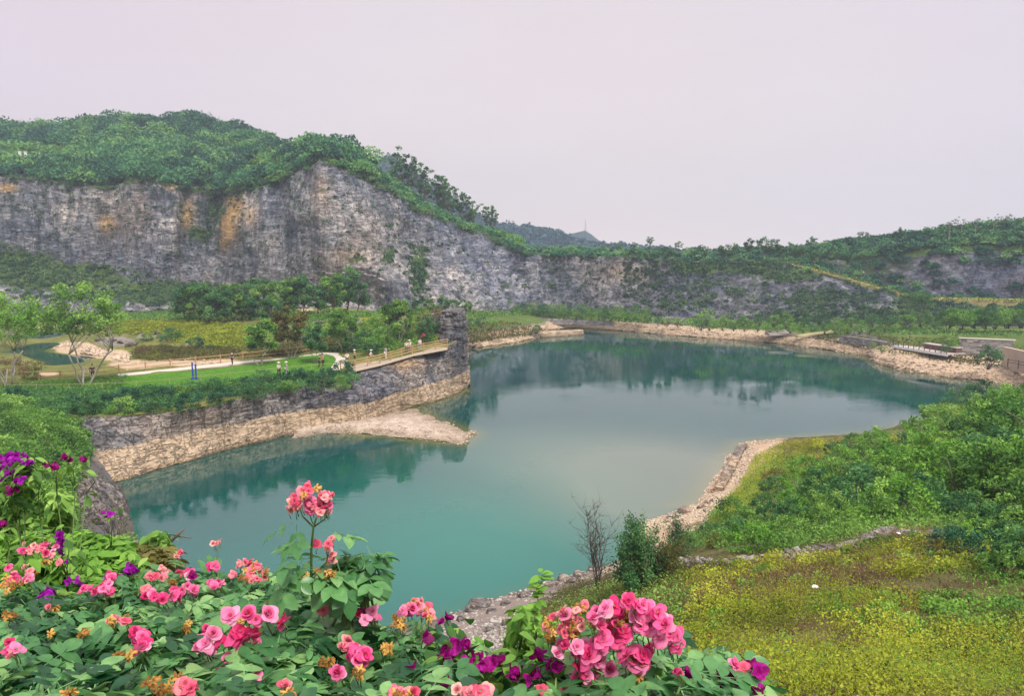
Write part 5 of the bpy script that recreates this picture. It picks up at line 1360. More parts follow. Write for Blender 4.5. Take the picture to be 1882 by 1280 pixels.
PEO = [(638, 672, 5.35, .3, 'white', 'dark', 'walk', False, 'person in a white shirt and dark trousers walking where the path meets the walkway'),
       (652, 668, 5.5, 2.5, 'khaki', 'dark', 'stand', True, 'person in khaki with a pale sun hat at the start of the walkway'),
       (681, 668, 5.5, 1.5, 'white', 'khaki', 'lean', True, 'person with a white sun hat leaning on the lower part of the walkway fence'),
       (709, 661, 5.65, -.6, 'grey', 'white', 'stand', False, 'person in a grey top standing midway up the walkway'),
       (747, 650, 6.05, .2, 'white', 'dark', 'stand', False, 'person in white with black trousers standing by the walkway fence'),
       (753, 648.5, 6.1, -.3, 'white', 'khaki', 'stand', True, 'person in white with a sun hat close beside the one in black trousers'),
       (772, 644.5, 6.2, .8, 'white', 'grey', 'stand', False, 'person in a white shirt nearest the rock pillar'),
       (513, 693, 5.1, 1.2, 'white', 'dark', 'stand', True, 'person in white with a white hat behind the lawn rail'),
       (527, 692, 5.1, -.9, 'grey', 'white', 'stand', True, 'person in a grey top with a pale hat behind the lawn rail'),
       (587, 677, 5.2, 1.9, 'dark', 'dark', 'lean', False, 'person in dark clothes under the compact dark tree'),
       (594, 676, 5.2, -1.4, 'orange', 'dark', 'stand', False, 'person in an orange brown top under the compact dark tree'),
       (427, 671, 5.5, 0, 'dark', 'dark', 'walk', False, 'person in black walking on the path behind the lawn'),
       (171, 697, 5.2, 1, 'dark', 'dark', 'stand', False, 'person in black standing at the fence near the open tree')]
for a, b, z, rz, sh_, tr_, po, hat, lab in PEO:
    person(PZ(a, b, z), rz, sh_, tr_, po, hat, lab)

# white markers on the far hillside
for i, (a, b, h_) in enumerate([(38, 288, 1.5), (60, 291, 2.2), (71, 294, 2.6), (80, 298, 1.6), (86, 296, 2.0), (94, 295, 2.4)]):
    q = PD(a, b + 3, 238)
    mb = MB().box((0, 0, h_ / 2 - .4), (.75, .4, h_)).box((0, 0, h_ - .35), (.95, .5, .2)); o = mb.obj('stone_marker', WHITE); o.location = q; o.location.y -= 6
    tag(o, f"small white upright stone among the trees on the far hill, {ordn(i)} from the open slope", 'marker', 'white stones on the hill')

# tower on the distant peak
q = PD(1076, 425, 900); mb = MB()
for sx in (-1, 1):
    for sy in (-1, 1): mb.bar((sx * 1.2, sy * 1.2, -3), (sx * .3, sy * .3, 9), .35, .35)
for z in (1, 4, 7): mb.box((0, 0, z), (2.4 - z * .22, 2.4 - z * .22, .25))
root = bpy.data.objects.new('radio_tower', None); COL.objects.link(root); root.location = q; tag(root, 'slender lattice tower on the most distant peak', 'tower')
MT = simple_mat('tower_metal', (.3, .3, .32), .5, .6); mb.obj('lattice', MT, root); MB().tube([(0, 0, 9), (0, 0, 14)], .25, 6).obj('mast', MT, root)

# ---- rock things
ROCKM = rock_mat('boulder_rock', (.06, .055, .055), (.20, .18, .165), (.36, .33, .30), strata=(1.5, 1.5, 3), sc=2.0)
ROCKB = rock_mat('pale_boulder_rock', (.18, .13, .09), (.40, .31, .22), (.55, .46, .36), strata=(1.5, 1.5, 3), sc=2.0)
PALEPEB = simple_mat('pebble', (.50, .40, .31), .9, var=.25, scale=2)


def ico(sub):
    import bmesh
    bm = bmesh.new(); bmesh.ops.create_icosphere(bm, subdivisions=sub, radius=1)
    V = np.array([v.co[:] for v in bm.verts]); T = np.array([[v.index for v in f.verts] for f in bm.faces]); bm.free(); return V, T


IV, IT = ico(3); IV1, IT1 = ico(1)


def boulder_mesh(seed, mat, sub=3):
    r = np.random.default_rng(seed); V, T = (IV, IT) if sub == 3 else ico(sub)
    V = V.copy()
    for _ in range(9):
        nn = rand_dirs(1, r)[0]; d = r.uniform(.45, .85); k = V @ nn; V = V - np.maximum(k - d, 0)[:, None] * nn * .92
    V = V * (1 + .07 * fbm(V, 2.2, 3, seed))[:, None] * np.array([1, .85, .62])
    return mesh_data('boulder', V, None, T, mat, attrs={'veg': 0 * V[:, 0] - .3, 'ochre': 0 * V[:, 0]}, smooth=False)


BM = [boulder_mesh(i, ROCKM) for i in range(5)]; BP = [boulder_mesh(i + 20, ROCKB) for i in range(5)]
BL = [(885, 1117, .85, 0), (868, 1124, .5, 0), (905, 1128, .4, 0), (930, 1112, .45, 0), (960, 1098, .4, 0), (985, 1086, .5, 0), (1012, 1078, .6, 0), (1035, 1068, .55, 0), (1050, 1072, .6, 0), (1068, 1060, .55, 0), (1078, 1078, .45, 0), (1020, 1092, .4, 0), (935, 1148, .38, 0), (945, 1160, .3, 0), (900, 1160, .3, 0), (845, 1142, .35, 0), (1000, 1105, .35, 0), (1095, 1050, .5, 0), (850, 1180, .35, 1), (838, 1170, .3, 1), (880, 1215, .3, 0),
      (1200, 990, .35, 1), (1240, 950, .6, 1), (1262, 942, .8, 1), (1290, 935, .5, 1), (1245, 965, .5, 1), (1302, 925, .5, 1), (1225, 960, .4, 1), (1312, 905, .4, 1), (1322, 890, .35, 1), (1215, 1010, .4, 1), (1335, 860, .35, 1), (1340, 845, .35, 1), (1300, 940, .35, 1), (1248, 1018, .55, 1)]
for i, (a, b, k, ty) in enumerate(sorted(BL)):
    q = near_at(a, b)[0]
    o = link('boulder', (BP if ty else BM)[i % 5], loc=q + np.array([0, 0, k * .1]), rot=(0, 0, i * 1.7), scale=(k, k, k * .9))
    tag(o, f"{'pale' if ty else 'grey'} {'large ' if k > .55 else ''}angular boulder at the near water edge, {ordn(i)} from the roses end", 'rock', 'boulders along the near shore')

# rubble walls: many stones in one dry-laid ridge
def rubble(name, pts, wdt, hgt, n, sz, mat, label, fn=near_at, seed=0, cat='rubble wall', flat=.6):
    r = np.random.default_rng(seed); G_ = np.array([fn(a, b)[0] if fn is near_at else fn(a, b) for a, b in pts]); G_ = G_[~np.isnan(G_[:, 0])]
    seg = np.linalg.norm(np.diff(G_, axis=0), axis=1); cum = np.concatenate([[0], np.cumsum(seg)])
    s = r.random(n) * cum[-1]; C = np.stack([np.interp(s, cum, G_[:, k]) for k in range(3)], -1)
    C[:, 0] += r.normal(size=n) * wdt * .5; C[:, 1] += r.normal(size=n) * wdt * .5; C[:, 2] += r.random(n) ** 1.4 * hgt
    return stones(name, C, sz, mat, label, r, cat, flat)


def stones(name, C, sz, mat, label, r, cat='stones', flat=.6, kind=None):
    n = len(C); S_ = sz * r.uniform(.5, 1.5, (n, 1)) * np.array([1, .8, flat]) * r.uniform(.7, 1.3, (n, 3))
    an = r.random(n) * 6.28; ca, sa = np.cos(an), np.sin(an)
    V = IV1[None] * (1 + .22 * r.normal(size=(n, len(IV1), 1))) * S_[:, None]
    X = V[..., 0] * ca[:, None] - V[..., 1] * sa[:, None]; Y = V[..., 0] * sa[:, None] + V[..., 1] * ca[:, None]
    V = np.stack([X, Y, V[..., 2]], -1) + C[:, None]
    T = (IT1[None] + (np.arange(n) * len(IV1))[:, None, None]).reshape(-1, 3)
    o = link(name, mesh_data(name, V.reshape(-1, 3), None, T, mat)); tag(o, label, cat)
    if kind: o['kind'] = kind
    return o


def stone_mat(name, stops):
    m, nt, out = new_mat(name); n = N(nt)
    isl = n('NewGeometry').outputs['Random Per Island']; f = n.noise(4, 4, vec=n.mapping())
    c = n.ramp(n.math('ADD', n.math('MULTIPLY', isl, .7), n.math('MULTIPLY', f, .3)), [(i / (len(stops) - 1), s) for i, s in enumerate(stops)])
    principled(n, out, Base_Color=c, Roughness=.92, Specular_IOR_Level=.2); return m


SM_GREY = stone_mat('grey_stones', [(.10, .09, .085), (.24, .21, .19), (.40, .36, .32), (.55, .50, .45)])
SM_RUB = stone_mat('rubble_stones', [(.07, .065, .06), (.16, .145, .13), (.27, .25, .22), (.42, .39, .35)])
SM_BEIGE = stone_mat('beige_stones', [(.26, .18, .12), (.42, .32, .22), (.54, .43, .32), (.66, .57, .46)])
rubble('rubble_wall', [(1238, 1038), (1300, 1042), (1380, 1038), (1450, 1031), (1500, 1024), (1560, 1012), (1600, 998), (1640, 978)], .36, .16, 950, .105, SM_RUB, 'low ridge of piled grey rubble stones crossing the slope above the meadow', seed=1)
rubble('rubble_wall', [(1640, 980), (1690, 985), (1740, 985), (1800, 992)], .35, .08, 130, .10, SM_RUB, 'scattered end of the rubble ridge near the large shrubs', seed=2)
# straight stone kerb on the pebble spit
q0, q1 = near_at(1366, 822)[0], near_at(1322, 905)[0]
mb = MB(); n_ = 22
r = np.random.default_rng(8)
for i in range(n_):
    f = (i + .5) / n_; c = q0 * (1 - f) + q1 * f; L_ = np.linalg.norm(q1 - q0) / n_
    mb.box(c + np.array([0, 0, .12 + r.uniform(-.03, .03)]), (.75 + r.uniform(-.1, .1), L_ * .93, .55), math.atan2(q1[1] - q0[1], q1[0] - q0[0]) - math.pi / 2 + r.uniform(-.04, .04))
o = mb.obj('stone_dyke', ROCKB); 
for k_ in ('veg', 'ochre'): a_ = o.data.attributes.new(k_, 'FLOAT', 'POINT'); a_.data.foreach_set('value', np.full(len(o.data.vertices), -.3, np.float32))
tag(o, 'narrow straight dyke of pale squared stones on the pebble spit', 'dyke')
# pebbles and rubble (nobody could count)
r = np.random.default_rng(12)
def peb(name, poly, n, sz, mat, label, fn=near_at, zmax=3):
    p = sample_poly(poly, n, r); Q_ = fn(p[:, 0], p[:, 1]); Q_ = Q_[~np.isnan(Q_[:, 0])]; Q_ = Q_[(Q_[:, 2] > -.1) & (Q_[:, 2] < zmax)]
    stones(name, Q_, sz, mat, label, r, 'stones', .55, 'stuff')
peb('pebbles', [(1170, 1025), (1172, 955), (1230, 938), (1285, 918), (1315, 870), (1335, 830), (1362, 808), (1450, 806), (1450, 830), (1400, 850), (1360, 910), (1310, 965), (1250, 985), (1230, 1040)], 7500, .085, SM_BEIGE, 'pale pebbles covering the spit and beach')
peb('rubble', [(810, 1150), (840, 1115), (900, 1095), (1000, 1065), (1090, 1045), (1140, 1030), (1140, 1070), (1040, 1110), (990, 1150), (960, 1220), (820, 1240)], 2400, .09, SM_GREY, 'loose grey rubble on the bare bank by the water', zmax=6)
# shelf of the gravel spit and of the peninsula skirt
k = r.integers(0, SP.shape[0] * SP.shape[1], 2600); C = SP.reshape(-1, 3)[k] + r.normal(size=(2600, 3)) * [.3, .3, 0]; C = C[C[:, 2] > .02]
stones('shingle', C, .085, SM_BEIGE, 'pale shingle on the flat gravel spit below the cliff', r, 'stones', .4, 'stuff')
m_ = (F0[..., 2] > .05) & (F0[..., 2] < 2.0); idx = np.argwhere(m_)
k = r.integers(0, len(idx), 450); C = FPn[idx[k, 0], idx[k, 1]]
stones('rubble', C, .12, SM_BEIGE, 'broken pale slabs on the band below the peninsula cliff', r, 'stones', .38, 'stuff')
m_ = (TP[..., 2] > .0) & (TP[..., 2] < 1.9); idx = np.argwhere(m_)
k = r.integers(0, len(idx), 9000); C = TP[idx[k, 0], idx[k, 1]] + r.normal(size=(9000, 3)) * [.3, .3, .03]
stones('rubble', C, .15, SM_BEIGE, 'pale rubble strewn along the far shore', r, 'stones', .55, 'stuff')

p = sample_poly([(100, 637), (125, 628), (160, 632), (200, 645), (240, 652), (235, 668), (190, 655), (150, 650)], 420, r); C = penf(p[:, 0], p[:, 1]); C = C[~np.isnan(C[:, 0])]
stones('rubble', C, .28, SM_BEIGE, 'pale broken stones on the tongue of land in the pond', r, 'stones', .5, 'stuff')
p = sample_poly([(230, 668), (300, 662), (460, 655), (460, 662), (300, 676), (230, 682)], 500, r); C = penf(p[:, 0], p[:, 1]); C = C[~np.isnan(C[:, 0])]
stones('rubble', C, .16, SM_BEIGE, 'pale stones strewn behind the path fence', r, 'stones', .5, 'stuff')
# jetty-like block sticking out from the far shore
def block(name, p0, p1, w0, h0, seed, label, mat=M_SHORE):
    p0 = np.array(p0); p1 = np.array(p1); d = (p1 - p0); L_ = np.linalg.norm(d[:2]); d = d / L_; sdd = np.array([-d[1], d[0], 0])
    nu_, nv_ = 90, 25; prof = [(-.62, -1.2), (-.55, .0), (-.48, .8), (-.35, 1.0), (.35, 1.0), (.48, .8), (.55, 0), (.62, -1.2)]
    t_ = np.linspace(0, len(prof) - 1, nv_); pa = np.interp(t_, range(8), [a[0] for a in prof]); pb_ = np.interp(t_, range(8), [a[1] for a in prof])
    U_ = np.linspace(0, 1, nu_); ends = np.minimum(1, np.minimum(U_ * 30 + .25, (1 - U_) * 30 + .05))
    PG = p0[None, None] + d * (U_ * L_)[:, None, None] + sdd * (pa * w0)[None, :, None] * ends[:, None, None]
    PG[..., 2] = pb_[None] * h0 * (.6 + .4 * ends[:, None]) * (1 - .12 * U_[:, None])
    PG += fbm(PG, .7, 4, seed)[..., None] * np.array([.22, .22, .16])
    z_ = PG[..., 2].ravel()
    o = link(name, mesh_data(name, PG, grid_faces(nu_, nv_), None, mat, attrs={'band': 0 * z_ + 1, 'veg': 0 * z_ - .3, 'ochre': 0 * z_})); tag(o, label, 'rock dyke'); return o
block('rock_dyke', PZ(990, 620, 0), PZ(1069, 614, 0), 2.6, 1.15, 3, 'long pale beige rock dyke reaching out into the far water')
r = np.random.default_rng(77)
for i, (a, b, k_) in enumerate([(865, 636, 1.1), (880, 633, .9), (912, 628, 1.2), (930, 624, 1.4), (945, 622, 1.3), (958, 620, 1.1), (975, 617, 1.2), (988, 616, .9)]):
    o = link('boulder', BP[i % 5], loc=PZ(a, b, .5), rot=(0, 0, i * 2.), scale=(k_ * 1.5, k_, k_ * .8)); tag(o, f"pale rock block on the low mound shore, {ordn(i)} from the rock pillar", 'rock', 'rocks on the mound shore')
# garden rocks on the peninsula
for i, (a, b, k_) in enumerate([(655, 626, 1.6), (668, 620, 1.8), (680, 613, 1.3), (702, 592, 1.3), (712, 588, 1.0), (645, 595, 1.4), (630, 600, 1.1), (590, 594, 1.3), (575, 596, 1.1), (800, 590, 1.6), (815, 600, 1.5), (770, 576, 1.2), (820, 582, 1.5), (290, 612, 1.3), (300, 620, 1.2), (225, 630, 1.3), (205, 628, 1.2), (240, 634, 1.4), (185, 626, 1.0), (560, 625, 1.2), (800, 606, 1.3)]):
    q = pen_at(a, b)
    if np.isnan(q[0]): continue
    o = link('boulder', BM[i % 5], loc=q + np.array([0, 0, .1]), rot=(.1 * (i % 3), .1, i * 2.1), scale=(k_ * 1.1, k_, k_ * .7))
    tag(o, f"grey garden rock among the plants of the peninsula, number {ordn(i)} of the scattered rocks", 'rock', 'grey garden rocks on the peninsula')

# stone retaining walls and deck on the right shore
M_MASON = rock_mat('masonry', (.07, .065, .065), (.24, .22, .21), (.46, .43, .40), strata=(1.2, 1.2, 3), sc=1.4)
def quadwall(name, p0, p1, z0, z1, th, mat, label, courses=True, seed=0):
    p0 = np.array(p0, float); p1 = np.array(p1, float); p0[2] = p1[2] = 0; d = p1 - p0; L_ = np.linalg.norm(d); d /= L_; rz = math.atan2(d[1], d[0]); mb = MB(); r = np.random.default_rng(seed)
    z = z0
    mb.box((p0 + p1) / 2 + np.array([0, 0, (z0 + z1) / 2 - .05]) , (L_ - .1, th * .7, z1 - z0 - .1), rz)
    while z < z1 - .05:
        hh = min(r.uniform(.22, .4), z1 - z); s = -r.uniform(0, .3)
        while s < L_:
            ww = r.uniform(.35, .95); a = max(s, 0); b = min(s + ww, L_)
            if b - a > .08:
                mb.box(p0 + d * (a + b) / 2 + np.array([0, 0, z + hh / 2]), (b - a - .03, th + r.uniform(-.08, .12), hh - .025), rz)
            s += ww
        z += hh
    o = mb.obj(name, mat); tag(o, label, 'wall'); return o
SM_WALL = stone_mat('wall_stones', [(.13, .125, .12), (.24, .22, .21), (.36, .33, .31), (.52, .49, .46)])
quadwall('stone_wall', PZ(1762, 647, 2.8), PZ(1862, 652, 2.8), 2.0, 5.1, .6, SM_WALL, 'grey stone retaining wall of irregular blocks behind the viewing deck')
q = PZ(1762, 647, 2.8); q2 = PZ(1862, 652, 2.8); mb = MB().bar((q[0] - .2, q[1], 5.2), (q2[0] + .2, q2[1], 5.2), .75, .14)
o = mb.obj('wall_coping', M_PATH); tag(o, 'pale coping slab lying along the top of the grey stone wall', 'coping')
o = MB().bar(PZ(1845, 655, 3.4) + [0, 0, -.2], PZ(1990, 690, 3.4) + [0, 0, -.2], .6, 3.4).obj('concrete_wall', simple_mat('stained_concrete', (.50, .38, .29), .9, var=.25, scale=.8, bump=.3)); tag(o, 'stained beige concrete wall at the far right of the shore', 'wall')
quadwall('shore_wall', PZ(940, 587, 1.9), PZ(1128, 598, 1.5), 1.2, 2.5, .5, SM_WALL, 'long low grey stone wall under the clipped hedge on the far shore')
quadwall('shore_wall', PZ(1545, 626, 1.9), PZ(1640, 640, 2.0), 1.5, 3.0, .5, SM_WALL, 'low grey stone wall above the bend of the pale far shore')

# deck
DECK = simple_mat('deck_board', (.45, .40, .36), .8, var=.2, scale=6); DECKD = simple_mat('deck_dark', (.12, .06, .045), .8, var=.2, scale=6)
root = bpy.data.objects.new('viewing_deck', None); COL.objects.link(root); tag(root, 'pale viewing deck with a red brown seating step jutting over the far shore', 'deck')
e0, e1 = PZ(1640, 636, 2.9), PZ(1742, 652, 2.9); root.location = e0
d_ = (e1 - e0); L_ = np.linalg.norm(d_); d_ /= L_; sd_ = np.array([-d_[1], d_[0], 0])
rz = math.atan2(d_[1], d_[0])
mb = MB(); nb = 26
for i in range(nb):
    f = (i + .5) / nb; wd_ = 2.2 + 1.6 * min(1, f * 2.5)
    mb.box(d_ * f * L_ + sd_ * wd_ / 2, (L_ / nb * .93, wd_, .12), rz)
mb.obj('platform', DECK, root)
MB().bar(d_ * .1 - sd_ * .06 - [0, 0, .18], d_ * L_ - sd_ * .06 - [0, 0, .18], .14, .32).obj('fascia', WHITE, root)
me = MB().tube([(0, 0, -2.4), (0, 0, -.1)], .1, 6).data('pile', DECKD)
for i in range(7): link('pile', me, root, Vector(d_ * (L_ * (.25 + .12 * i)) + sd_ * 1.0))
me = MB().box((0, 0, .5), (.1, .1, 1.1)).data('rail_post', DECKD)
for i in range(11): link('rail_post', me, root, Vector(d_ * (L_ * (.02 + .096 * i)) + [0, 0, .05]))
MB().box(d_ * L_ * .68 + sd_ * 2.9 + np.array([0, 0, .45]), (L_ * .56, 1.3, .8), rz).obj('seating_step', DECKD, root)
MB().box(d_ * L_ * .68 + sd_ * 2.9 + np.array([0, 0, .92]), (L_ * .58, 1.5, .12), rz).obj('seat_top', DECK, root)
mb = MB().bar(d_ * .2 + [0, 0, 1.05], d_ * L_ * .35 + [0, 0, 1.05], .06, .06); mb.obj('handrail', DECKD, root)
# small platform on the left of the bank
q = PZ(1432, 616, 1.7); o = MB().box((0, 0, .25), (5.5, 2.2, .5), .1).box((0, .9, .7), (5.5, .35, .5), .1).obj('landing', DECK); o.location = q; tag(o, 'small pale stepped landing on the middle of the far bank', 'landing')
q = PZ(1500, 620, 1.9); o = MB().bar((-4, 0, .1), (4.5, 2.4, .9), .5, .35).bar((-4, .6, .1), (4.5, 3.1, .9), .15, .6).obj('boat_ramp', simple_mat('ramp_yellow', (.52, .46, .24), .8)); o.location = q; tag(o, 'yellowish sloping ramp beside the small landing', 'ramp')
fence('shore_fence', [PZ(a, b, z) for a, b, z in [(1852, 672, 2.6), (1875, 676, 2.7), (1910, 684, 2.8), (1950, 692, 2.9)]], 1.0, [.5, .9], 2.2, .07, .045, DECKD, 'dark post fence on the shore in front of the concrete wall')
# hill ramp path on the crest of the right hillside
rr = ('d', [(1430, 483, 204), (1500, 500, 199), (1560, 516, 194), (1650, 543, 185), (1720, 554, 178), (1900, 558, 169)])
a_ = row_eval(rr, np.linspace(1435, 1900, 90)); A = a_ + [0, .3, .35]; B = a_ + [.8, 3.6, .75]
nz = fbm(A, .5, 3, 3) * .15; A[:, 2] += nz; B[:, 2] += nz
V = np.vstack([A, B, A - [0, .4, 1.6], B - [0, -.4, 1.6]]); k = 90
Q = [[i, i + 1, k + i + 1, k + i] for i in range(k - 1)] + [[i + 1, i, 2 * k + i, 2 * k + i + 1] for i in range(k - 1)] + [[k + i, k + i + 1, 3 * k + i + 1, 3 * k + i] for i in range(k - 1)]
struct(link('hill_path', mesh_data('hill_path', V, Q, None, simple_mat('path_dirt', (.36, .30, .12), .9, var=.35, scale=.5))))
C = np.repeat(A, 40, 0)[: 90 * 40]; r = np.random.default_rng(4); C = C + r.normal(size=C.shape) * [1.0, 1.2, .25] + [0, .9, .2]
o = link('path_verge', leaves_mesh('path_verge', C, .4, FM['yellow'], r.random(len(C)) * .7, r)); o['kind'] = 'stuff'; tag(o, 'yellow grass verge along the ramp on the hillside', 'ground cover')
# ------------------------------------------------------------------ foreground roses
def blade(L, Wd, nl=6, fold=.25, curl=.35, tipx=.55):
    """leaflet along +Y in the XY plane: returns V (nl*3), Q"""
    t = np.linspace(0, 1, nl); w_ = Wd * np.sin(np.pi * t ** .8) ** .75 * .5; w_[0] = Wd * .06; w_[-1] = Wd * .02
    V = []
    for ti, wi in zip(t, w_):
        z = -curl * L * (ti ** 2) * .5
        for s in (-1, 0, 1): V.append((s * wi, ti * L, z + abs(s) * wi * fold))
    Q = []
    for i in range(nl - 1):
        for j in range(2): a = i * 3 + j; Q.append((a, a + 1, a + 4, a + 3))
    return np.array(V), np.array(Q)


def rotz(V, a): c, s = math.cos(a), math.sin(a); return V @ np.array([[c, -s, 0], [s, c, 0], [0, 0, 1]]).T
def rotx(V, a): c, s = math.cos(a), math.sin(a); return V @ np.array([[1, 0, 0], [0, c, -s], [0, s, c]]).T


def compound_leaf(seed, k=1.0):
    """five leaflets on a rachis, base at the origin pointing +Y"""
    r = np.random.default_rng(seed); Vs, Qs, n0 = [], [], 0
    def put(L, a, pos, tilt):
        nonlocal n0
        V, Q = blade(L, L * r.uniform(.62, .74), 6, r.uniform(.15, .35), r.uniform(.1, .5))
        V = rotx(V, tilt); V = rotz(V, a) + np.array(pos); Vs.append(V); Qs.append(Q + n0); n0 += len(V)
    put(.048 * k, 0, (0, .075 * k, 0), r.uniform(-.3, .15))
    for s in (-1, 1):
        put(.043 * k * r.uniform(.9, 1.1), -s * r.uniform(.8, 1.1), (0, .066 * k, 0), r.uniform(-.3, .2)); put(.034 * k * r.uniform(.85, 1.1), -s * r.uniform(.95, 1.3), (0, .036 * k, 0), r.uniform(-.3, .2))
    # rachis strip
    Vs.append(np.array([(-.0012, 0, 0), (.0012, 0, 0), (.0009, .078 * k, .0), (-.0009, .078 * k, .0)])); Qs.append(np.array([[0, 1, 2, 3]]) + n0)
    return np.vstack(Vs), np.vstack(Qs)


CLF = [compound_leaf(i) for i in range(6)]


def place_leaves(name, C, mat, r, k=1.0, parent=None, var=None, tilt=(.1, .9), tint=None, src=CLF, label=None):
    n = len(C); Vs, Qs, Ts = [], [], []; off = 0
    for v in range(len(src)):
        sel = np.where(np.arange(n) % len(src) == v)[0]
        if not len(sel): continue
        V0, Q0 = src[v]; m_ = len(sel)
        yaw = r.random(m_) * 6.283; pt = r.uniform(*tilt, m_) * -1; rl = r.normal(size=m_) * .35; sc = k * r.uniform(.7, 1.25, m_)
        cy, sy, cp, sp, cr, sr = np.cos(yaw), np.sin(yaw), np.cos(pt), np.sin(pt), np.cos(rl), np.sin(rl)
        R = np.zeros((m_, 3, 3))
        # roll about Y, pitch about X, yaw about Z
        Ry = np.zeros((m_, 3, 3)); Ry[:, 0, 0] = cr; Ry[:, 0, 2] = sr; Ry[:, 1, 1] = 1; Ry[:, 2, 0] = -sr; Ry[:, 2, 2] = cr
        Rx = np.zeros((m_, 3, 3)); Rx[:, 0, 0] = 1; Rx[:, 1, 1] = cp; Rx[:, 1, 2] = -sp; Rx[:, 2, 1] = sp; Rx[:, 2, 2] = cp
        Rz = np.zeros((m_, 3, 3)); Rz[:, 0, 0] = cy; Rz[:, 0, 1] = -sy; Rz[:, 1, 0] = sy; Rz[:, 1, 1] = cy; Rz[:, 2, 2] = 1
        R = Rz @ Rx @ Ry
        V = np.einsum('nij,vj->nvi', R, V0) * sc[:, None, None] + C[sel][:, None]
        Vs.append(V.reshape(-1, 3)); Qs.append((Q0[None] + (np.arange(m_) * len(V0))[:, None, None]).reshape(-1, 4) + off); off += m_ * len(V0)
        tt_ = (r.random(m_) if tint is None else tint[sel]); Ts.append(np.repeat(tt_, len(Q0)) + r.normal(size=m_ * len(Q0)) * .02)
    me = mesh_data(name, np.vstack(Vs), np.vstack(Qs), None, mat, face_attrs={'tint': np.clip(np.concatenate(Ts), 0, 1)}, smooth=True)
    return link(name, me, parent)


def petal(L, Wd, cup, ruffle, r, n=6):
    """petal from origin up +Z bending out to +Y"""
    V = []
    for i in range(n):
        t = i / (n - 1); w_ = Wd * (math.sin(math.pi * (.07 + t * .66)) ** .55) * .5
        for j in range(5):
            s = (j - 2) / 2
            z = L * t - abs(s) ** 2 * L * .34 * t; y = cup * L * (t ** 2) - (s * s) * Wd * .30 * (1 - .35 * t) + ruffle * L * math.sin(s * 3 + t * 5 + r.random() * .8) * t
            V.append((s * w_, y, z))
    return np.array(V), grid_faces(n, 5)


def bloom(seed, kind):
    r = np.random.default_rng(seed); Vs, Qs, T, n0 = [], [], [], 0
    if kind == 'open': layers = [(3, .018, .018, .15, .2), (4, .026, .030, .30, .55), (5, .034, .042, .40, 1.0), (3, .036, .044, .35, 1.4)]
    elif kind == 'cup': layers = [(3, .020, .018, .05, .05), (4, .026, .028, .10, .18), (5, .032, .037, .12, .42), (4, .034, .042, .30, .75)]
    elif kind == 'bud': layers = [(3, .020, .016, .02, .02), (4, .024, .021, .05, .10)]
    elif kind == 'loose': layers = [(4, .018, .016, .3, .5), (5, .035, .044, .45, 1.1), (2, .036, .044, .5, 1.7)]
    else: layers = [(4, .016, .012, .5, .4), (6, .020, .013, .8, .9), (5, .022, .012, .9, 1.4)]      # spent
    for li, (m_, L, W_, cup, op) in enumerate(layers):
        for i in range(m_):
            V, Q = petal(L * r.uniform(.78, 1.18), W_ * r.uniform(.8, 1.15), cup * r.uniform(.5, 1.6), .07 if kind != 'spent' else .22, r)
            V = V + [0, W_ * .10, 0]
            V = rotx(V, -(op + r.normal() * (.20 if kind != 'spent' else .3)))
            V = rotz(V, 2 * math.pi * i / m_ + li * .7 + r.normal() * .24); Vs.append(V); Qs.append(Q + n0); n0 += len(V)
            T.append(np.full(len(Q), .15 + .2 * li + r.normal() * .1))
    # sepals / receptacle
    mb = MB().tube([(0, -.002, -.03), (0, 0, -.008), (0, 0, .004)], [.002, .0026, .007], 6); V, Q, T3 = mb.arrays()
    nq = sum(len(q) for q in Qs)
    Vs.append(V); Qs.append(np.array(Q) + n0); 
    me = mesh_data('rose_' + kind, np.vstack(Vs), np.vstack(Qs), np.array(T3) + n0, [GREENSTEM, GREENSTEM], smooth=True,
                   mi=[0] * nq + [1] * (len(Q) + len(T3)), face_attrs={'tint': np.clip(np.concatenate([np.concatenate(T), np.zeros(len(Q) + len(T3))]), 0, 1)})
    return me


def petal_mat(name, stops, tr=.35):
    m, nt, out = new_mat(name); n = N(nt)
    oi = n('ObjectInfo').outputs['Random']
    f = n.math('ADD', n.math('MULTIPLY', n.attr('tint'), .7), n.math('MULTIPLY', n.math('SUBTRACT', oi, .5), .7))
    f = n.math('ADD', f, n.math('MULTIPLY', n.math('SUBTRACT', n.noise(60, 3, vec=n('TexCoord').outputs['Object']), .5), .4))
    c = n.ramp(f, [(i / (len(stops) - 1), s) for i, s in enumerate(stops)])
    b = n('BsdfPrincipled', {'Roughness': .55, 'Specular IOR Level': .2}); n.l(c, b.inputs['Base Color'])
    t_ = n('BsdfTranslucent'); n.l(c, t_.inputs['Color']); mx = n('MixShader', {'Fac': tr}); n.l(b.outputs[0], mx.inputs[1]); n.l(t_.outputs[0], mx.inputs[2]); n.l(mx.outputs[0], out.inputs['Surface']); return m


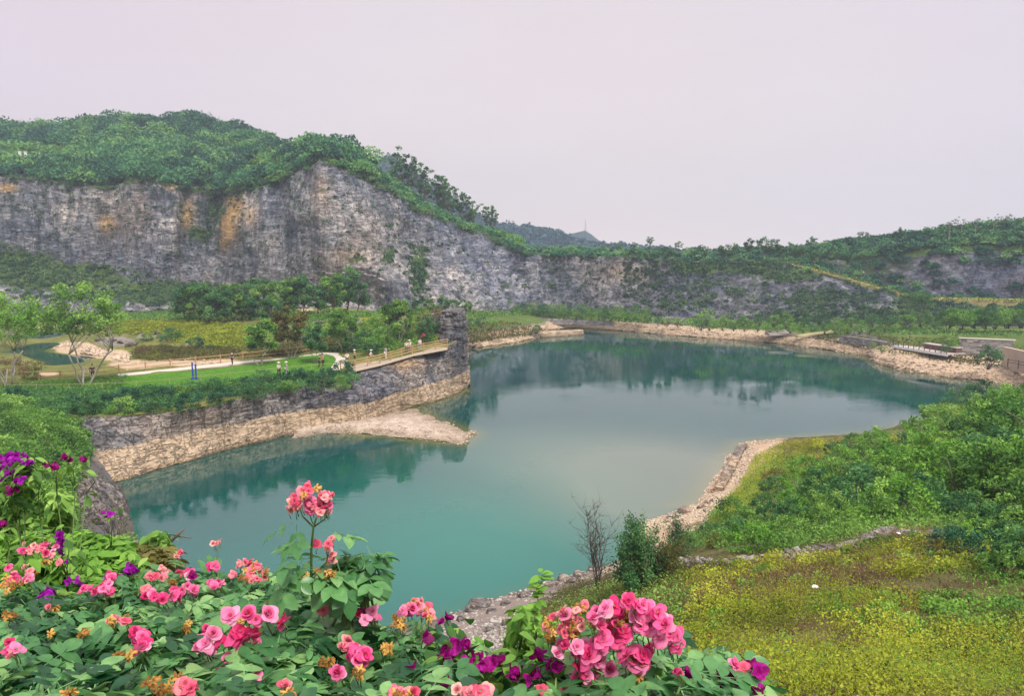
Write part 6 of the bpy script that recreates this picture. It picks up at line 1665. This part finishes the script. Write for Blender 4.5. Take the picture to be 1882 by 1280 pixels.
PM = {'pink': petal_mat('petal_pink', [(.70, .03, .17), (.88, .15, .37), (.93, .34, .55), (.96, .66, .74)]),
      'faded': petal_mat('petal_faded', [(.78, .10, .20), (.88, .26, .32), (.90, .45, .42), (.88, .66, .52)]),
      'spent': petal_mat('petal_spent', [(.25, .12, .03), (.58, .30, .07), (.80, .50, .14), (.85, .62, .34)]),
      'purple': petal_mat('bract_purple', [(.18, .002, .09), (.34, .004, .18), (.46, .01, .30), (.55, .03, .42)]),
      'violet': petal_mat('bract_violet', [(.26, .003, .24), (.40, .01, .42), (.52, .04, .60)])}
GREENSTEM = simple_mat('green_stem', (.10, .17, .04), .6, var=.3, scale=30)
BASES = {}
def bloom_mesh(kind, colour, v):
    key = (kind, colour, v)
    if key not in BASES:
        me = bloom(sum(map(ord, kind)) + v * 7, kind); me.materials[0] = PM[colour]; me.materials[1] = GREENSTEM; BASES[key] = me
    return BASES[key]


def bract(seed):
    r = np.random.default_rng(seed); Vs, Qs, n0 = [], [], 0
    for i in range(3):
        V, Q = petal(.034, .030, .25, .05, r); V = rotx(V, -.55); V = rotz(V, i * 2.094 + r.normal() * .1); Vs.append(V); Qs.append(Q + n0); n0 += len(V)
    return mesh_data('bract', np.vstack(Vs), np.vstack(Qs), None, [PM['purple']], smooth=True, face_attrs={'tint': r.random(sum(len(q) for q in Qs))})
BRA = [bract(i) for i in range(3)]; BRV = []
for b_ in BRA:
    c_ = b_.copy(); c_.materials.clear(); c_.materials.append(PM['violet']); BRV.append(c_)


# canopy depth of the rose hedge as seen per pixel
def rose_d(px_, py_): return np.interp(py_, [990, 1040, 1120, 1200, 1290], [2.9, 2.55, 1.95, 1.6, 1.22]) * (1 + .10 * fbm(np.column_stack([np.atleast_1d(px_) / 90, np.atleast_1d(py_) / 90, np.zeros(len(np.atleast_1d(px_)))]), 1, 2, 3))


R_POLY = {
 'a': ([(-120, 1075), (0, 1075), (70, 1085), (150, 1100), (215, 1075), (260, 1100), (300, 1320), (-120, 1340)], 'leafy rose bush with faded pink clusters at the near left corner'),
 'b': ([(215, 1080), (260, 1050), (330, 1040), (380, 1060), (430, 1055), (470, 1045), (470, 1140), (440, 1330), (280, 1330)], 'rose bush crowned by yellowed and pink blooms below the dark water'),
 'c': ([(470, 1060), (520, 1055), (560, 1045), (600, 1045), (640, 1070), (660, 1110), (680, 1150), (700, 1330), (430, 1330), (450, 1150)], 'rose bush with a tall flowering cane rising over the water'),
 'd': ([(690, 1160), (740, 1150), (790, 1160), (820, 1200), (815, 1330), (690, 1330)], 'rose bush with peach coloured spent blooms beside the bare bank'),
 'e': ([(985, 1200), (1040, 1185), (1100, 1150), (1200, 1165), (1250, 1210), (1270, 1330), (960, 1340)], 'rose bush carrying the largest mass of bright pink blooms'),
 'f': ([(1270, 1225), (1330, 1180), (1350, 1240), (1400, 1255), (1420, 1330), (1260, 1330)], 'small rose spray with round bluish leaves beside the yellow meadow'),
}
NL = {'a': 820, 'b': 640, 'c': 600, 'd': 320, 'e': 420, 'f': 110}
ROSE = {}
rf = np.random.default_rng(2024)
for key, (poly, lab) in R_POLY.items():
    n_ = NL[key]; p = sample_poly(poly, n_, rf)
    d = rose_d(p[:, 0], p[:, 1]) + rf.random(n_) ** 1.5 * .38
    C = PD(p[:, 0], p[:, 1], d)
    ctr = C.mean(0); base = np.array([ctr[0], ctr[1] + .15, NEAR(ctr[0], ctr[1] + .15) if True else 18]); base[2] = float(base[2])
    root = bpy.data.objects.new('rose_bush', None); COL.objects.link(root); root.location = base; tag(root, lab, 'rose bush'); ROSE[key] = (root, base)
    place_leaves('foliage', C - base, FM['rose'], rf, 1.0, root, tint=np.clip(rf.normal(.45, .30, n_), 0, 1), tilt=(.0, .75))
    # deep inner leaves
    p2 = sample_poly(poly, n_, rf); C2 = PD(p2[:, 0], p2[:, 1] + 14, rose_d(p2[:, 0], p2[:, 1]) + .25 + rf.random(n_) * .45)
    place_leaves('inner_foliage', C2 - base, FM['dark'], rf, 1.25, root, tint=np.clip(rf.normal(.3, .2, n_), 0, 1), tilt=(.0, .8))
    mb = MB()
    for i in range(16 if key != 'f' else 5):
        tip = C[rf.integers(0, n_)] - base; 
        limb(mb, np.array([rf.normal() * .08, rf.normal() * .06, -.1]), tip, .007, .0025, rf, .10, 5, 8)
    mb.obj('stem', GREENSTEM, root, True)

STALK = []
for i in range(6):
    rr_ = np.random.default_rng(i + 300); STALK.append(MB().tube([(0, 0, 0), (rr_.normal() * .006, .012, -.03), (rr_.normal() * .010, .022 + rr_.random() * .01, -.055), (rr_.normal() * .015, .03 + rr_.random() * .01, -.085)], [.0018, .0019, .0024, .003], 5).data('stalk', GREENSTEM, True))
CANE = {k: MB() for k in ROSE}
COUNT = {}
def put_bloom(key, px_, py_, d, kind, colour, size=1.0, aim=None, cane=False):
    size = size * .47
    root, base = ROSE[key]; COUNT[(key, colour == 'spent')] = COUNT.get((key, colour == 'spent'), 0) + 1
    P_ = PD(px_, py_, d); me = bloom_mesh(kind, colour, int(rf.integers(0, 3)))
    a = rf.uniform(0, 6.28); tl = rf.uniform(.35, 1.15) if aim is None else aim; az_ = rf.normal(math.pi, .9) # tip towards the camera (-Y)
    M = Euler((0, 0, az_)).to_matrix() @ Euler((-tl, 0, 0)).to_matrix() @ Euler((0, 0, a)).to_matrix()
    o = link({'spent': 'spent_bloom'}.get(colour, 'bloom' if kind != 'bud' else 'bud'), me, root, Vector(P_ - base)); o.rotation_euler = M.to_euler(); o.scale = (size,) * 3
    s_ = link('stalk', STALK[int(rf.integers(0, 6))], o, Vector((0, 0, -.012))); s_.rotation_euler = M.inverted().to_euler()
    if cane:
        b_ = P_ - base + np.array([rf.normal() * .03, .05 + rf.random() * .05, -.12 - rf.random() * .08])
        nd = np.array(M @ Vector((0, 0, -1))) * .03 * size
        CANE[key].tube([P_ - base, P_ - base + nd, (P_ - base + nd + b_) / 2 + rf.normal(size=3) * .008, b_], [.0013, .0015, .0018, .0022], 5)


def cluster(key, cx, cy, rx, ry, n, kinds, d=None, size=1.0, dz=.0):
    for i in range(int(n * 1.35 + .5)):
        a = rf.uniform(0, 6.28); q_ = rf.random() ** .6; px_ = cx + math.cos(a) * rx * q_; py_ = cy + math.sin(a) * ry * q_
        k = kinds[rf.integers(0, len(kinds))]; dd = (d if d is not None else float(rose_d(px_, py_)[0]) - .09) + rf.normal() * .025
        put_bloom(key, px_, py_, dd, k[0], k[1], size * rf.uniform(.85, 1.15) * k[2])

PK = [('open', 'pink', 1), ('cup', 'pink', 1), ('loose', 'pink', 1)]; FD = [('loose', 'faded', .9), ('open', 'faded', .85), ('cup', 'faded', .8)]; SPN = [('spent', 'spent', 1)]
MIX = PK + FD + SPN
# bush a (near left)
for cx, cy, rx, ry, n_, kk in [(65, 1008, 48, 14, 15, PK + FD), (90, 1025, 25, 14, 5, SPN + FD), (30, 1058, 38, 18, 12, PK + FD + SPN), (15, 1075, 20, 15, 5, SPN), (18, 1190, 15, 10, 3, PK), (22, 1203, 8, 6, 1, FD), (185, 1080, 38, 12, 8, PK), (205, 1062, 25, 8, 5, PK), (95, 1165, 8, 6, 1, SPN), (155, 1164, 9, 8, 2, SPN), (98, 1118, 5, 5, 1, SPN), (215, 1140, 22, 14, 5, SPN + FD), (255, 1172, 10, 16, 4, PK), (262, 1190, 14, 12, 3, PK), (228, 1205, 18, 8, 3, SPN), (125, 1275, 16, 5, 2, SPN), (20, 1130, 10, 6, 2, SPN), (88, 1120, 10, 4, 1, FD)]:
    cluster('a', cx, cy, rx, ry, n_, kk, size=.92)
for cx, cy, rx, ry, n_, kk in [(300, 1096, 34, 10, 8, PK), (340, 1086, 26, 8, 6, PK + FD), (280, 1088, 14, 8, 3, FD), (302, 1040, 8, 14, 4, SPN + FD), (290, 1060, 20, 6, 5, FD), (340, 1055, 14, 8, 4, FD + PK), (330, 1022, 6, 8, 2, FD), (312, 1068, 10, 5, 2, SPN), (395, 1080, 12, 13, 4, PK), (392, 1045, 8, 6, 2, PK), (402, 1000, 14, 5, 3, FD), (460, 1052, 32, 18, 16, SPN + FD + [('loose', 'faded', .8)]), (455, 1036, 20, 5, 5, FD), (370, 1190, 20, 14, 5, PK), (378, 1165, 15, 12, 4, PK), (360, 1180, 12, 5, 2, FD), (345, 1150, 8, 12, 3, SPN), (300, 1255, 30, 14, 6, SPN), (340, 1262, 18, 6, 4, SPN + FD)]:
    cluster('b', cx, cy, rx, ry, n_, kk, size=.95)
for px_, py_, sz_, kd in [(424, 1133, 1.15, 'open'), (455, 1130, 1.15, 'cup'), (492, 1131, 1.25, 'cup'), (520, 1146, 1.15, 'open'), (470, 1140, .9, 'open'), (392, 1165, 1.1, 'cup'), (378, 1186, 1.1, 'open'), (432, 1172, 1.2, 'loose'), (460, 1170, 1.3, 'open'), (448, 1188, 1.2, 'open'), (416, 1215, 1.1, 'cup'), (410, 1228, .9, 'loose'), (440, 1160, 1.0, 'loose'), (405, 1180, .9, 'loose'), (470, 1185, 1, 'open')]:
    put_bloom('c', px_, py_, 1.55, kd, 'pink', sz_ * 1.15, .8)
for cx, cy, rx, ry, n_, kk in [(605, 1098, 30, 16, 8, PK + FD), (620, 1090, 18, 8, 3, PK), (595, 1118, 16, 8, 3, FD), (610, 1063, 22, 6, 4, SPN), (450, 1160, 30, 20, 8, SPN), (560, 1062, 10, 6, 2, SPN), (505, 1110, 14, 4, 3, SPN), (605, 1218, 14, 10, 3, SPN), (618, 1242, 9, 10, 2, PK), (650, 1206, 26, 12, 6, PK), (635, 1192, 14, 8, 3, SPN + FD), (465, 1245, 7, 6, 1, PK), (530, 1262, 12, 4, 2, FD), (660, 1235, 12, 6, 2, SPN), (640, 1178, 10, 5, 2, FD), (530, 1275, 10, 4, 2, SPN), (740, 1275, 20, 6, 4, FD)]:
    cluster('c', cx, cy, rx, ry, n_, kk, size=.95)
# the tall cane above the water
root, base = ROSE['c']; D0 = 1.75
for cx, cy, rx, ry, n_, kk in [(566, 902, 20, 8, 5, FD + SPN), (548, 920, 16, 8, 4, FD + SPN), (540, 932, 12, 8, 4, SPN + FD), (600, 912, 18, 6, 5, FD + PK), (588, 930, 28, 12, 9, FD + PK), (570, 925, 10, 8, 3, PK), (592, 942, 14, 6, 3, FD), (605, 1000, 6, 12, 3, FD), (608, 1027, 7, 8, 3, FD), (585, 1000, 5, 5, 1, FD), (600, 1052, 20, 6, 4, SPN)]:
    cluster('c', cx, cy, rx, ry, n_, kk, d=D0, size=.86)
mbc = MB()
W0 = [PD(a, b, D0 + e) - base for a, b, e in [(575, 1120, .1), (572, 1060, .05), (572, 1010, .02), (576, 970, 0), (584, 945, 0)]]
mbc.tube(W0, [.0045, .004, .0035, .003, .002], 6)
mbc.tube([W0[3], PD(556, 950, D0) - base, PD(550, 932, D0) - base], [.0025, .002, .0015], 5); mbc.tube([W0[3], PD(597, 955, D0) - base, PD(602, 925, D0) - base], [.0025, .002, .0015], 5)
MB().tube([PD(402, 1003, 2.5) - base, PD(398, 1030, 2.5) - base, PD(404, 1075, 2.4) - base], [.0015, .002, .003], 5).obj('cane', GREENSTEM, root, True); mbc.tube([W0[1], PD(600, 1035, D0) - base, PD(606, 1000, D0) - base], [.0025, .002, .0012], 5); mbc.obj('cane', GREENSTEM, root, True)
pp = np.array([(545, 965), (540, 960), (555, 1000), (548, 1010), (592, 975), (580, 990), (560, 1025), (590, 1040), (545, 1035), (620, 1035), (635, 1045), (575, 1050), (640, 1025), (655, 1045), (530, 1045), (560, 1045), (610, 1060)])

place_leaves('cane_foliage', PD(pp[:, 0], pp[:, 1], D0 + .02) - base, FM['rose'], rf, 1.05, root, tint=np.clip(rf.normal(.5, .15, len(pp)), 0, 1), tilt=(.1, .9))
for cx, cy, rx, ry, n_, kk in [(664, 1132, 30, 10, 6, PK), (650, 1126, 10, 5, 2, PK), (682, 1128, 10, 6, 2, PK), (772, 1110, 16, 8, 5, SPN + FD), (755, 1122, 18, 8, 5, FD + PK), (732, 1140, 14, 14, 6, SPN), (785, 1130, 12, 14, 5, FD + SPN), (712, 1200, 12, 10, 2, SPN), (740, 1280, 20, 6, 4, SPN)]:
    cluster('d', cx, cy, rx, ry, n_, kk, size=.9)
# the big mass
for px_, py_, sz_, kd in [(1154, 1106, 1.1, 'open'), (1112, 1122, 1.4, 'open'), (1128, 1115, 1.2, 'loose'), (1098, 1126, 1.1, 'cup'), (1186, 1122, 1.4, 'open'), (1172, 1118, 1.1, 'loose'), (1208, 1126, 1.1, 'loose'), (1165, 1142, 1.3, 'cup'), (1178, 1152, 1.2, 'open'), (1196, 1148, 1.5, 'open'), (1222, 1150, 1.3, 'open'), (1234, 1166, 1.4, 'open'), (1248, 1178, 1.2, 'cup'), (1240, 1186, 1.2, 'loose'), (1212, 1172, 1.2, 'loose'), (1118, 1158, 1.4, 'open'), (1102, 1152, 1.1, 'cup'), (1106, 1178, 1.3, 'loose'), (1138, 1172, 1.5, 'open'), (1128, 1182, 1.2, 'cup'), (1146, 1162, 1.1, 'loose'), (1062, 1200, 1.3, 'cup'), (1082, 1206, 1.7, 'open'), (1098, 1200, 1.4, 'open'), (1070, 1214, 1.4, 'cup'), (1066, 1232, 1.2, 'open'), (1076, 1244, 1.3, 'cup'), (1062, 1252, 1.2, 'open'), (1166, 1212, 1.8, 'open'), (1176, 1226, 1.4, 'cup'), (1152, 1206, 1.3, 'loose'), (1182, 1206, 1.3, 'open'), (1038, 1188, 1.0, 'cup'), (1022, 1204, 1.0, 'cup'), (1040, 1132, 1.0, 'cup'), (1092, 1136, 1.0, 'open'), (1120, 1232, 1.2, 'cup'), (1060, 1190, 1.0, 'open')]:
    put_bloom('e', px_, py_, 1.42 + rf.normal() * .02, kd, 'pink', sz_ * .98, .75)
    put_bloom('e', px_ + rf.normal() * 12, py_ + rf.normal() * 10, 1.46 + rf.normal() * .02, kd, 'pink' if rf.random() < .75 else 'faded', sz_ * .75, .9)
for cx, cy, rx, ry, n_, kk in [(1035, 1155, 34, 26, 20, FD + SPN + [('bud', 'faded', 1.0)]), (1070, 1150, 30, 20, 14, SPN + FD), (1070, 1120, 16, 8, 4, SPN + FD), (1140, 1138, 40, 16, 10, SPN), (1010, 1170, 12, 12, 5, SPN), (1175, 1245, 10, 10, 2, SPN), (1235, 1262, 10, 6, 2, SPN), (1010, 1268, 30, 8, 6, FD)]:
    cluster('e', cx, cy, rx, ry, n_, kk, d=1.46, size=.72)
for px_, py_, sz_, kd, co in [(1350, 1224, 1.2, 'open', 'pink'), (1366, 1230, 1.0, 'loose', 'faded'), (1248, 1240, .9, 'cup', 'pink'), (1275, 1174, .8, 'bud', 'spent'), (1305, 1172, .9, 'bud', 'spent'), (1242, 1236, .8, 'open', 'pink')]:
    put_bloom('f', px_, py_, 1.5, kd, co, sz_ * .9, .8)
cluster('d', 868, 1274, 36, 8, 12, FD + SPN, d=1.3, size=.9)
for key, mb in CANE.items():
    if mb.V: mb.obj('flower_stalk', GREENSTEM, ROSE[key][0], True)

# bougainvillea
BOU = [('b1', 'bougainvillea spray of violet purple bracts above the near left rocks', [(24, 858, 32, 24, 52, 3.2, 1), (10, 875, 20, 14, 18, 3.2, 1), (60, 858, 16, 8, 6, 3.2, 1), (95, 856, 18, 6, 6, 3.2, 0), (128, 842, 10, 4, 4, 3.3, 0), (36, 886, 6, 6, 4, 3.1, 1), (148, 848, 4, 3, 2, 3.3, 0), (20, 902, 8, 5, 4, 3.1, 0), (2, 965, 6, 6, 3, 3, 0)]),
       ('b2', 'bougainvillea twigs with magenta bracts threading the left roses', [(112, 998, 8, 18, 8, 2.9, 1), (195, 948, 10, 5, 4, 3.4, 1), (115, 1028, 8, 8, 4, 2.9, 1), (245, 1050, 12, 8, 9, 2.6, 1), (200, 1068, 14, 8, 8, 2.6, 1), (130, 1072, 8, 4, 3, 2.5, 1), (85, 1096, 16, 6, 7, 2.3, 1), (355, 1066, 6, 4, 2, 2.4, 0)]),
       ('b3', 'bougainvillea with deep magenta bracts at the bottom between the rose bushes', [(835, 1190, 22, 8, 8, 1.6, 0), (850, 1195, 12, 10, 4, 1.6, 0), (828, 1228, 18, 22, 14, 1.55, 0), (878, 1222, 22, 14, 10, 1.55, 0), (912, 1224, 12, 10, 5, 1.55, 0), (810, 1212, 12, 8, 4, 1.6, 0), (960, 1248, 14, 10, 5, 1.5, 0), (985, 1240, 14, 12, 5, 1.5, 0), (992, 1212, 10, 8, 3, 1.5, 0), (1012, 1228, 12, 10, 4, 1.5, 0), (775, 1180, 6, 6, 2, 1.65, 0), (815, 1142, 6, 5, 2, 1.7, 0), (820, 1268, 16, 8, 6, 1.45, 0), (765, 1240, 12, 6, 3, 1.5, 0), (1385, 1236, 16, 12, 7, 1.55, 0), (1346, 1248, 14, 10, 6, 1.5, 0), (1315, 1255, 8, 8, 3, 1.5, 0), (1268, 1250, 10, 8, 3, 1.5, 0), (1405, 1278, 12, 5, 3, 1.4, 0)])]
for nm, lab, L in BOU:
    base = PD(L[0][0], L[0][1], L[0][5]); base[2] = float(NEAR(base[0], base[1]))
    root = bpy.data.objects.new('bougainvillea', None); COL.objects.link(root); root.location = base; tag(root, lab, 'bougainvillea')
    mb = MB(); LC = []; cnt = 0; EX = MB()
    for cx, cy, rx, ry, n_, d_, vi_ in L:
        if nm == 'b1': n_ = int(n_ * 1.0)
        src = PD(cx + 10, cy + 60, d_ + .15) - base; 
        for i in range(n_):
            a = rf.uniform(0, 6.28); q_ = rf.random() ** .6; P_ = PD(cx + math.cos(a) * rx * q_, cy + math.sin(a) * ry * q_, d_ + rf.normal() * .05) - base
            cnt += 1
            o = link('flower', (BRV if vi_ else BRA)[int(rf.integers(0, 3))], root, Vector(P_)); o.rotation_euler = (rf.uniform(-1.6, 1.6), rf.uniform(-1.2, 1.2), rf.uniform(0, 6)); o.scale = (rf.uniform(.8, 1.2) * (.74 if nm == 'b1' else .72),) * 3
            LC.append(P_ + rf.normal(size=3) * .025 - [0, -.03, .03])
            if i % 3 == 0: mb.tube([P_, (P_ + src) / 2 + rf.normal(size=3) * .02, src], [.0014, .002, .003], 4)
        LC += list(src + np.clip(rf.normal(size=(max(2, n_ // 2), 3)), -1.6, 1.6) * .04)
        mb.tube([src, src * [1, 1, .5] + rf.normal(size=3) * .05, (rf.normal() * .03, rf.normal() * .03, -.05)], [.003, .004, .005], 4)
    mb.obj('stem', GREENSTEM, root, True)
    simple = [blade(.05, .028, 6, .3, .3)]
    LC = np.array(LC); LC = np.vstack([LC, LC + rf.normal(size=LC.shape) * .022])
    place_leaves('foliage', LC, FM['mid'], rf, 1.0, root, src=simple, tint=np.clip(rf.normal(.5, .25, len(LC)), 0, 1))

# loose leaf sprays that fill the near bank: bright bushes beyond the roses
simple = [blade(.05, .024, 5, .3, .4), blade(.06, .03, 5, .2, .5)]
def leafy_mass(name, poly, dfun, n, k, mat, label, tilt=(0, 1.0), tm=.5, thick=.5, cat='shrub', src=simple):
    p = sample_poly(poly, n, rf); d = dfun(p[:, 0], p[:, 1]) + rf.random(n) * thick
    C = PD(p[:, 0], p[:, 1], d); base = C.mean(0); base[2] = float(NEAR(base[0], base[1]))
    root = bpy.data.objects.new(name, None); COL.objects.link(root); root.location = base; tag(root, label, cat)
    cl = fbm(C, 2.5, 3, 9)
    place_leaves('foliage', C - base, mat, rf, k, root, src=src, tint=np.clip(tm + .55 * cl + rf.normal(size=n) * .15, 0, 1), tilt=tilt)
    mb = MB()
    for i in range(14): limb(mb, (rf.normal() * .1, rf.normal() * .1, -.1), C[rf.integers(0, n)] - base, .012, .003, rf, .08, 4, 6)
    mb.obj('stem', GREENSTEM, root, True); return root
def dl(lo, hi): return lambda a, b: np.interp(b, [840, 1100], [hi, lo]) * (1 + .12 * fbm(np.column_stack([a / 60, b / 60, a * 0]), 1, 2, 5))
leafy_mass('leafy_shrub', [(-60, 870), (20, 880), (60, 905), (110, 900), (130, 930), (110, 985), (140, 1000), (60, 1010), (-60, 1010)], dl(3.2, 5.0), 3600, 1.5, FM['mid'], 'leafy green shrub under the violet bougainvillea')
leafy_mass('leafy_shrub', [(100, 990), (140, 975), (180, 985), (240, 1000), (250, 1040), (190, 1075), (120, 1090), (60, 1080), (90, 1030)], dl(2.9, 5.2), 3400, 1.35, FM['bright'], 'bright yellow green shrub between the rock face and the roses', tm=.5)
leafy_mass('leafy_shrub', [(-60, 980), (40, 985), (120, 990), (130, 1040), (60, 1090), (-60, 1090)], dl(2.9, 4.4), 2300, 1.4, FM['bright'], 'fresh green shrub behind the pink cluster at the near left edge', tm=.42)
leafy_mass('leafy_shrub', [(190, 1000), (260, 1000), (310, 1010), (330, 1045), (280, 1075), (200, 1080), (170, 1040)], dl(3.2, 5.4), 2300, 1.25, FM['olive'], 'olive shrub with fine leaves at the foot of the rock face', tm=.5)
leafy_mass('leafy_shrub', [(270, 985), (300, 975), (312, 1000), (320, 1040), (300, 1060), (270, 1040)], dl(3.6, 5), 420, 1.3, FM['mid'], 'thin green sprig standing against the dark water')
leafy_mass('leafy_shrub', [(800, 1230), (900, 1245), (980, 1230), (1000, 1330), (780, 1330)], lambda a, b: np.interp(b, [1230, 1300], [2.0, 1.5]), 1500, .8, FM['bright'], 'fine light green leaves behind the magenta flowers at the bottom', tm=.5, thick=.3)
leafy_mass('leafy_shrub', [(1240, 1280), (1300, 1262), (1420, 1275), (1500, 1330), (1240, 1330)], lambda a, b: np.interp(b, [1230, 1300], [2.4, 1.9]), 900, .8, FM['bright'], 'light green sprigs at the bottom beside the small rose spray', tm=.6, thick=.3)
# upright leafy shoot
b0 = PD(985, 1300, 1.9); root = bpy.data.objects.new('leafy_shoot', None); COL.objects.link(root); root.location = b0; tag(root, 'slender upright shoot with paired light green leaves before the bare bank', 'shoot')
P_ = np.array([PD(a, b, 1.9) - b0 for a, b in [(985, 1330), (983, 1260), (984, 1190), (988, 1120), (991, 1050)]]); MB().tube(P_, [.004, .004, .003, .002, .001], 5).obj('stem', simple_mat('red_stem', (.22, .10, .05), .6), root, True)
LC = []; sc_ = []
for i in range(34):
    f = i / 33; p_ = P_[0] * 0; y_ = 1262 - f * 205; x_ = np.interp(y_, [1050, 1120, 1260], [991, 988, 983]); LC += [PD(x_, y_, 1.9) - b0] * 3
LC = np.array(LC) + rf.normal(size=(len(LC), 3)) * .004
place_leaves('foliage', LC, FM['bright'], rf, .72, root, src=[blade(.045, .024, 6, .2, .3)], tint=np.clip(rf.normal(.45, .15, len(LC)), 0, 1), tilt=(-.4, .3))
leafy_mass('leafy_shrub', [(945, 1120), (965, 1110), (975, 1140), (970, 1230), (945, 1250), (930, 1180)], lambda a, b: 0 * a + 2.0, 150, .75, FM['bright'], 'small pale green weed leaning behind the upright shoot', thick=.15)
# dead twig above the water
o = MB().tube([PD(300, 1010, 4.2), PD(325, 985, 4.2), PD(340, 972, 4.2)], [.012, .01, .003], 5).tube([PD(325, 985, 4.2), PD(352, 990, 4.2)], [.006, .003], 5).obj('dead_twig', BARK, None, True); tag(o, 'dead curled twig sticking out over the dark water', 'twig')
leafy_mass('rose_shoot', [(630, 1020), (665, 1010), (680, 1000), (675, 1050), (640, 1070)], lambda a, b: 0 * a + 1.8, 40, 1.0, FM['rose'], 'single rose shoot reaching out over the water beside the tall cane', thick=.08, src=CLF)
# white meadow flower heads
for i, (a, b) in enumerate([(1496, 1115), (1038, 1033), (1650, 1005), (1545, 912), (1522, 905)]):
    q = near_at(a, b)[0]
    if np.isnan(q[0]): continue
    r = np.random.default_rng(i); P_ = rand_dirs(30, r) * [.05, .05, .015] + [0, 0, .45]
    root = bpy.data.objects.new('wild_flower', None); COL.objects.link(root); root.location = q; tag(root, ['white flat flower head in the middle of the yellow meadow', 'white flower head at the water edge beside the bare bush', 'white flower head just below the rubble wall end', 'white flower head on the grassy spit nearer the shrubs', 'white flower head on the grassy spit nearer the water'][i], 'flower')
    MB().tube([(0, 0, -.1), (0, 0, .45)], .006, 5).obj('stem', GREENSTEM, root); link('flower_head', leaves_mesh('flower_head', P_, .05, WHITE, None, r, asp=1, up=3), root)
print('BLOOMS', COUNT)
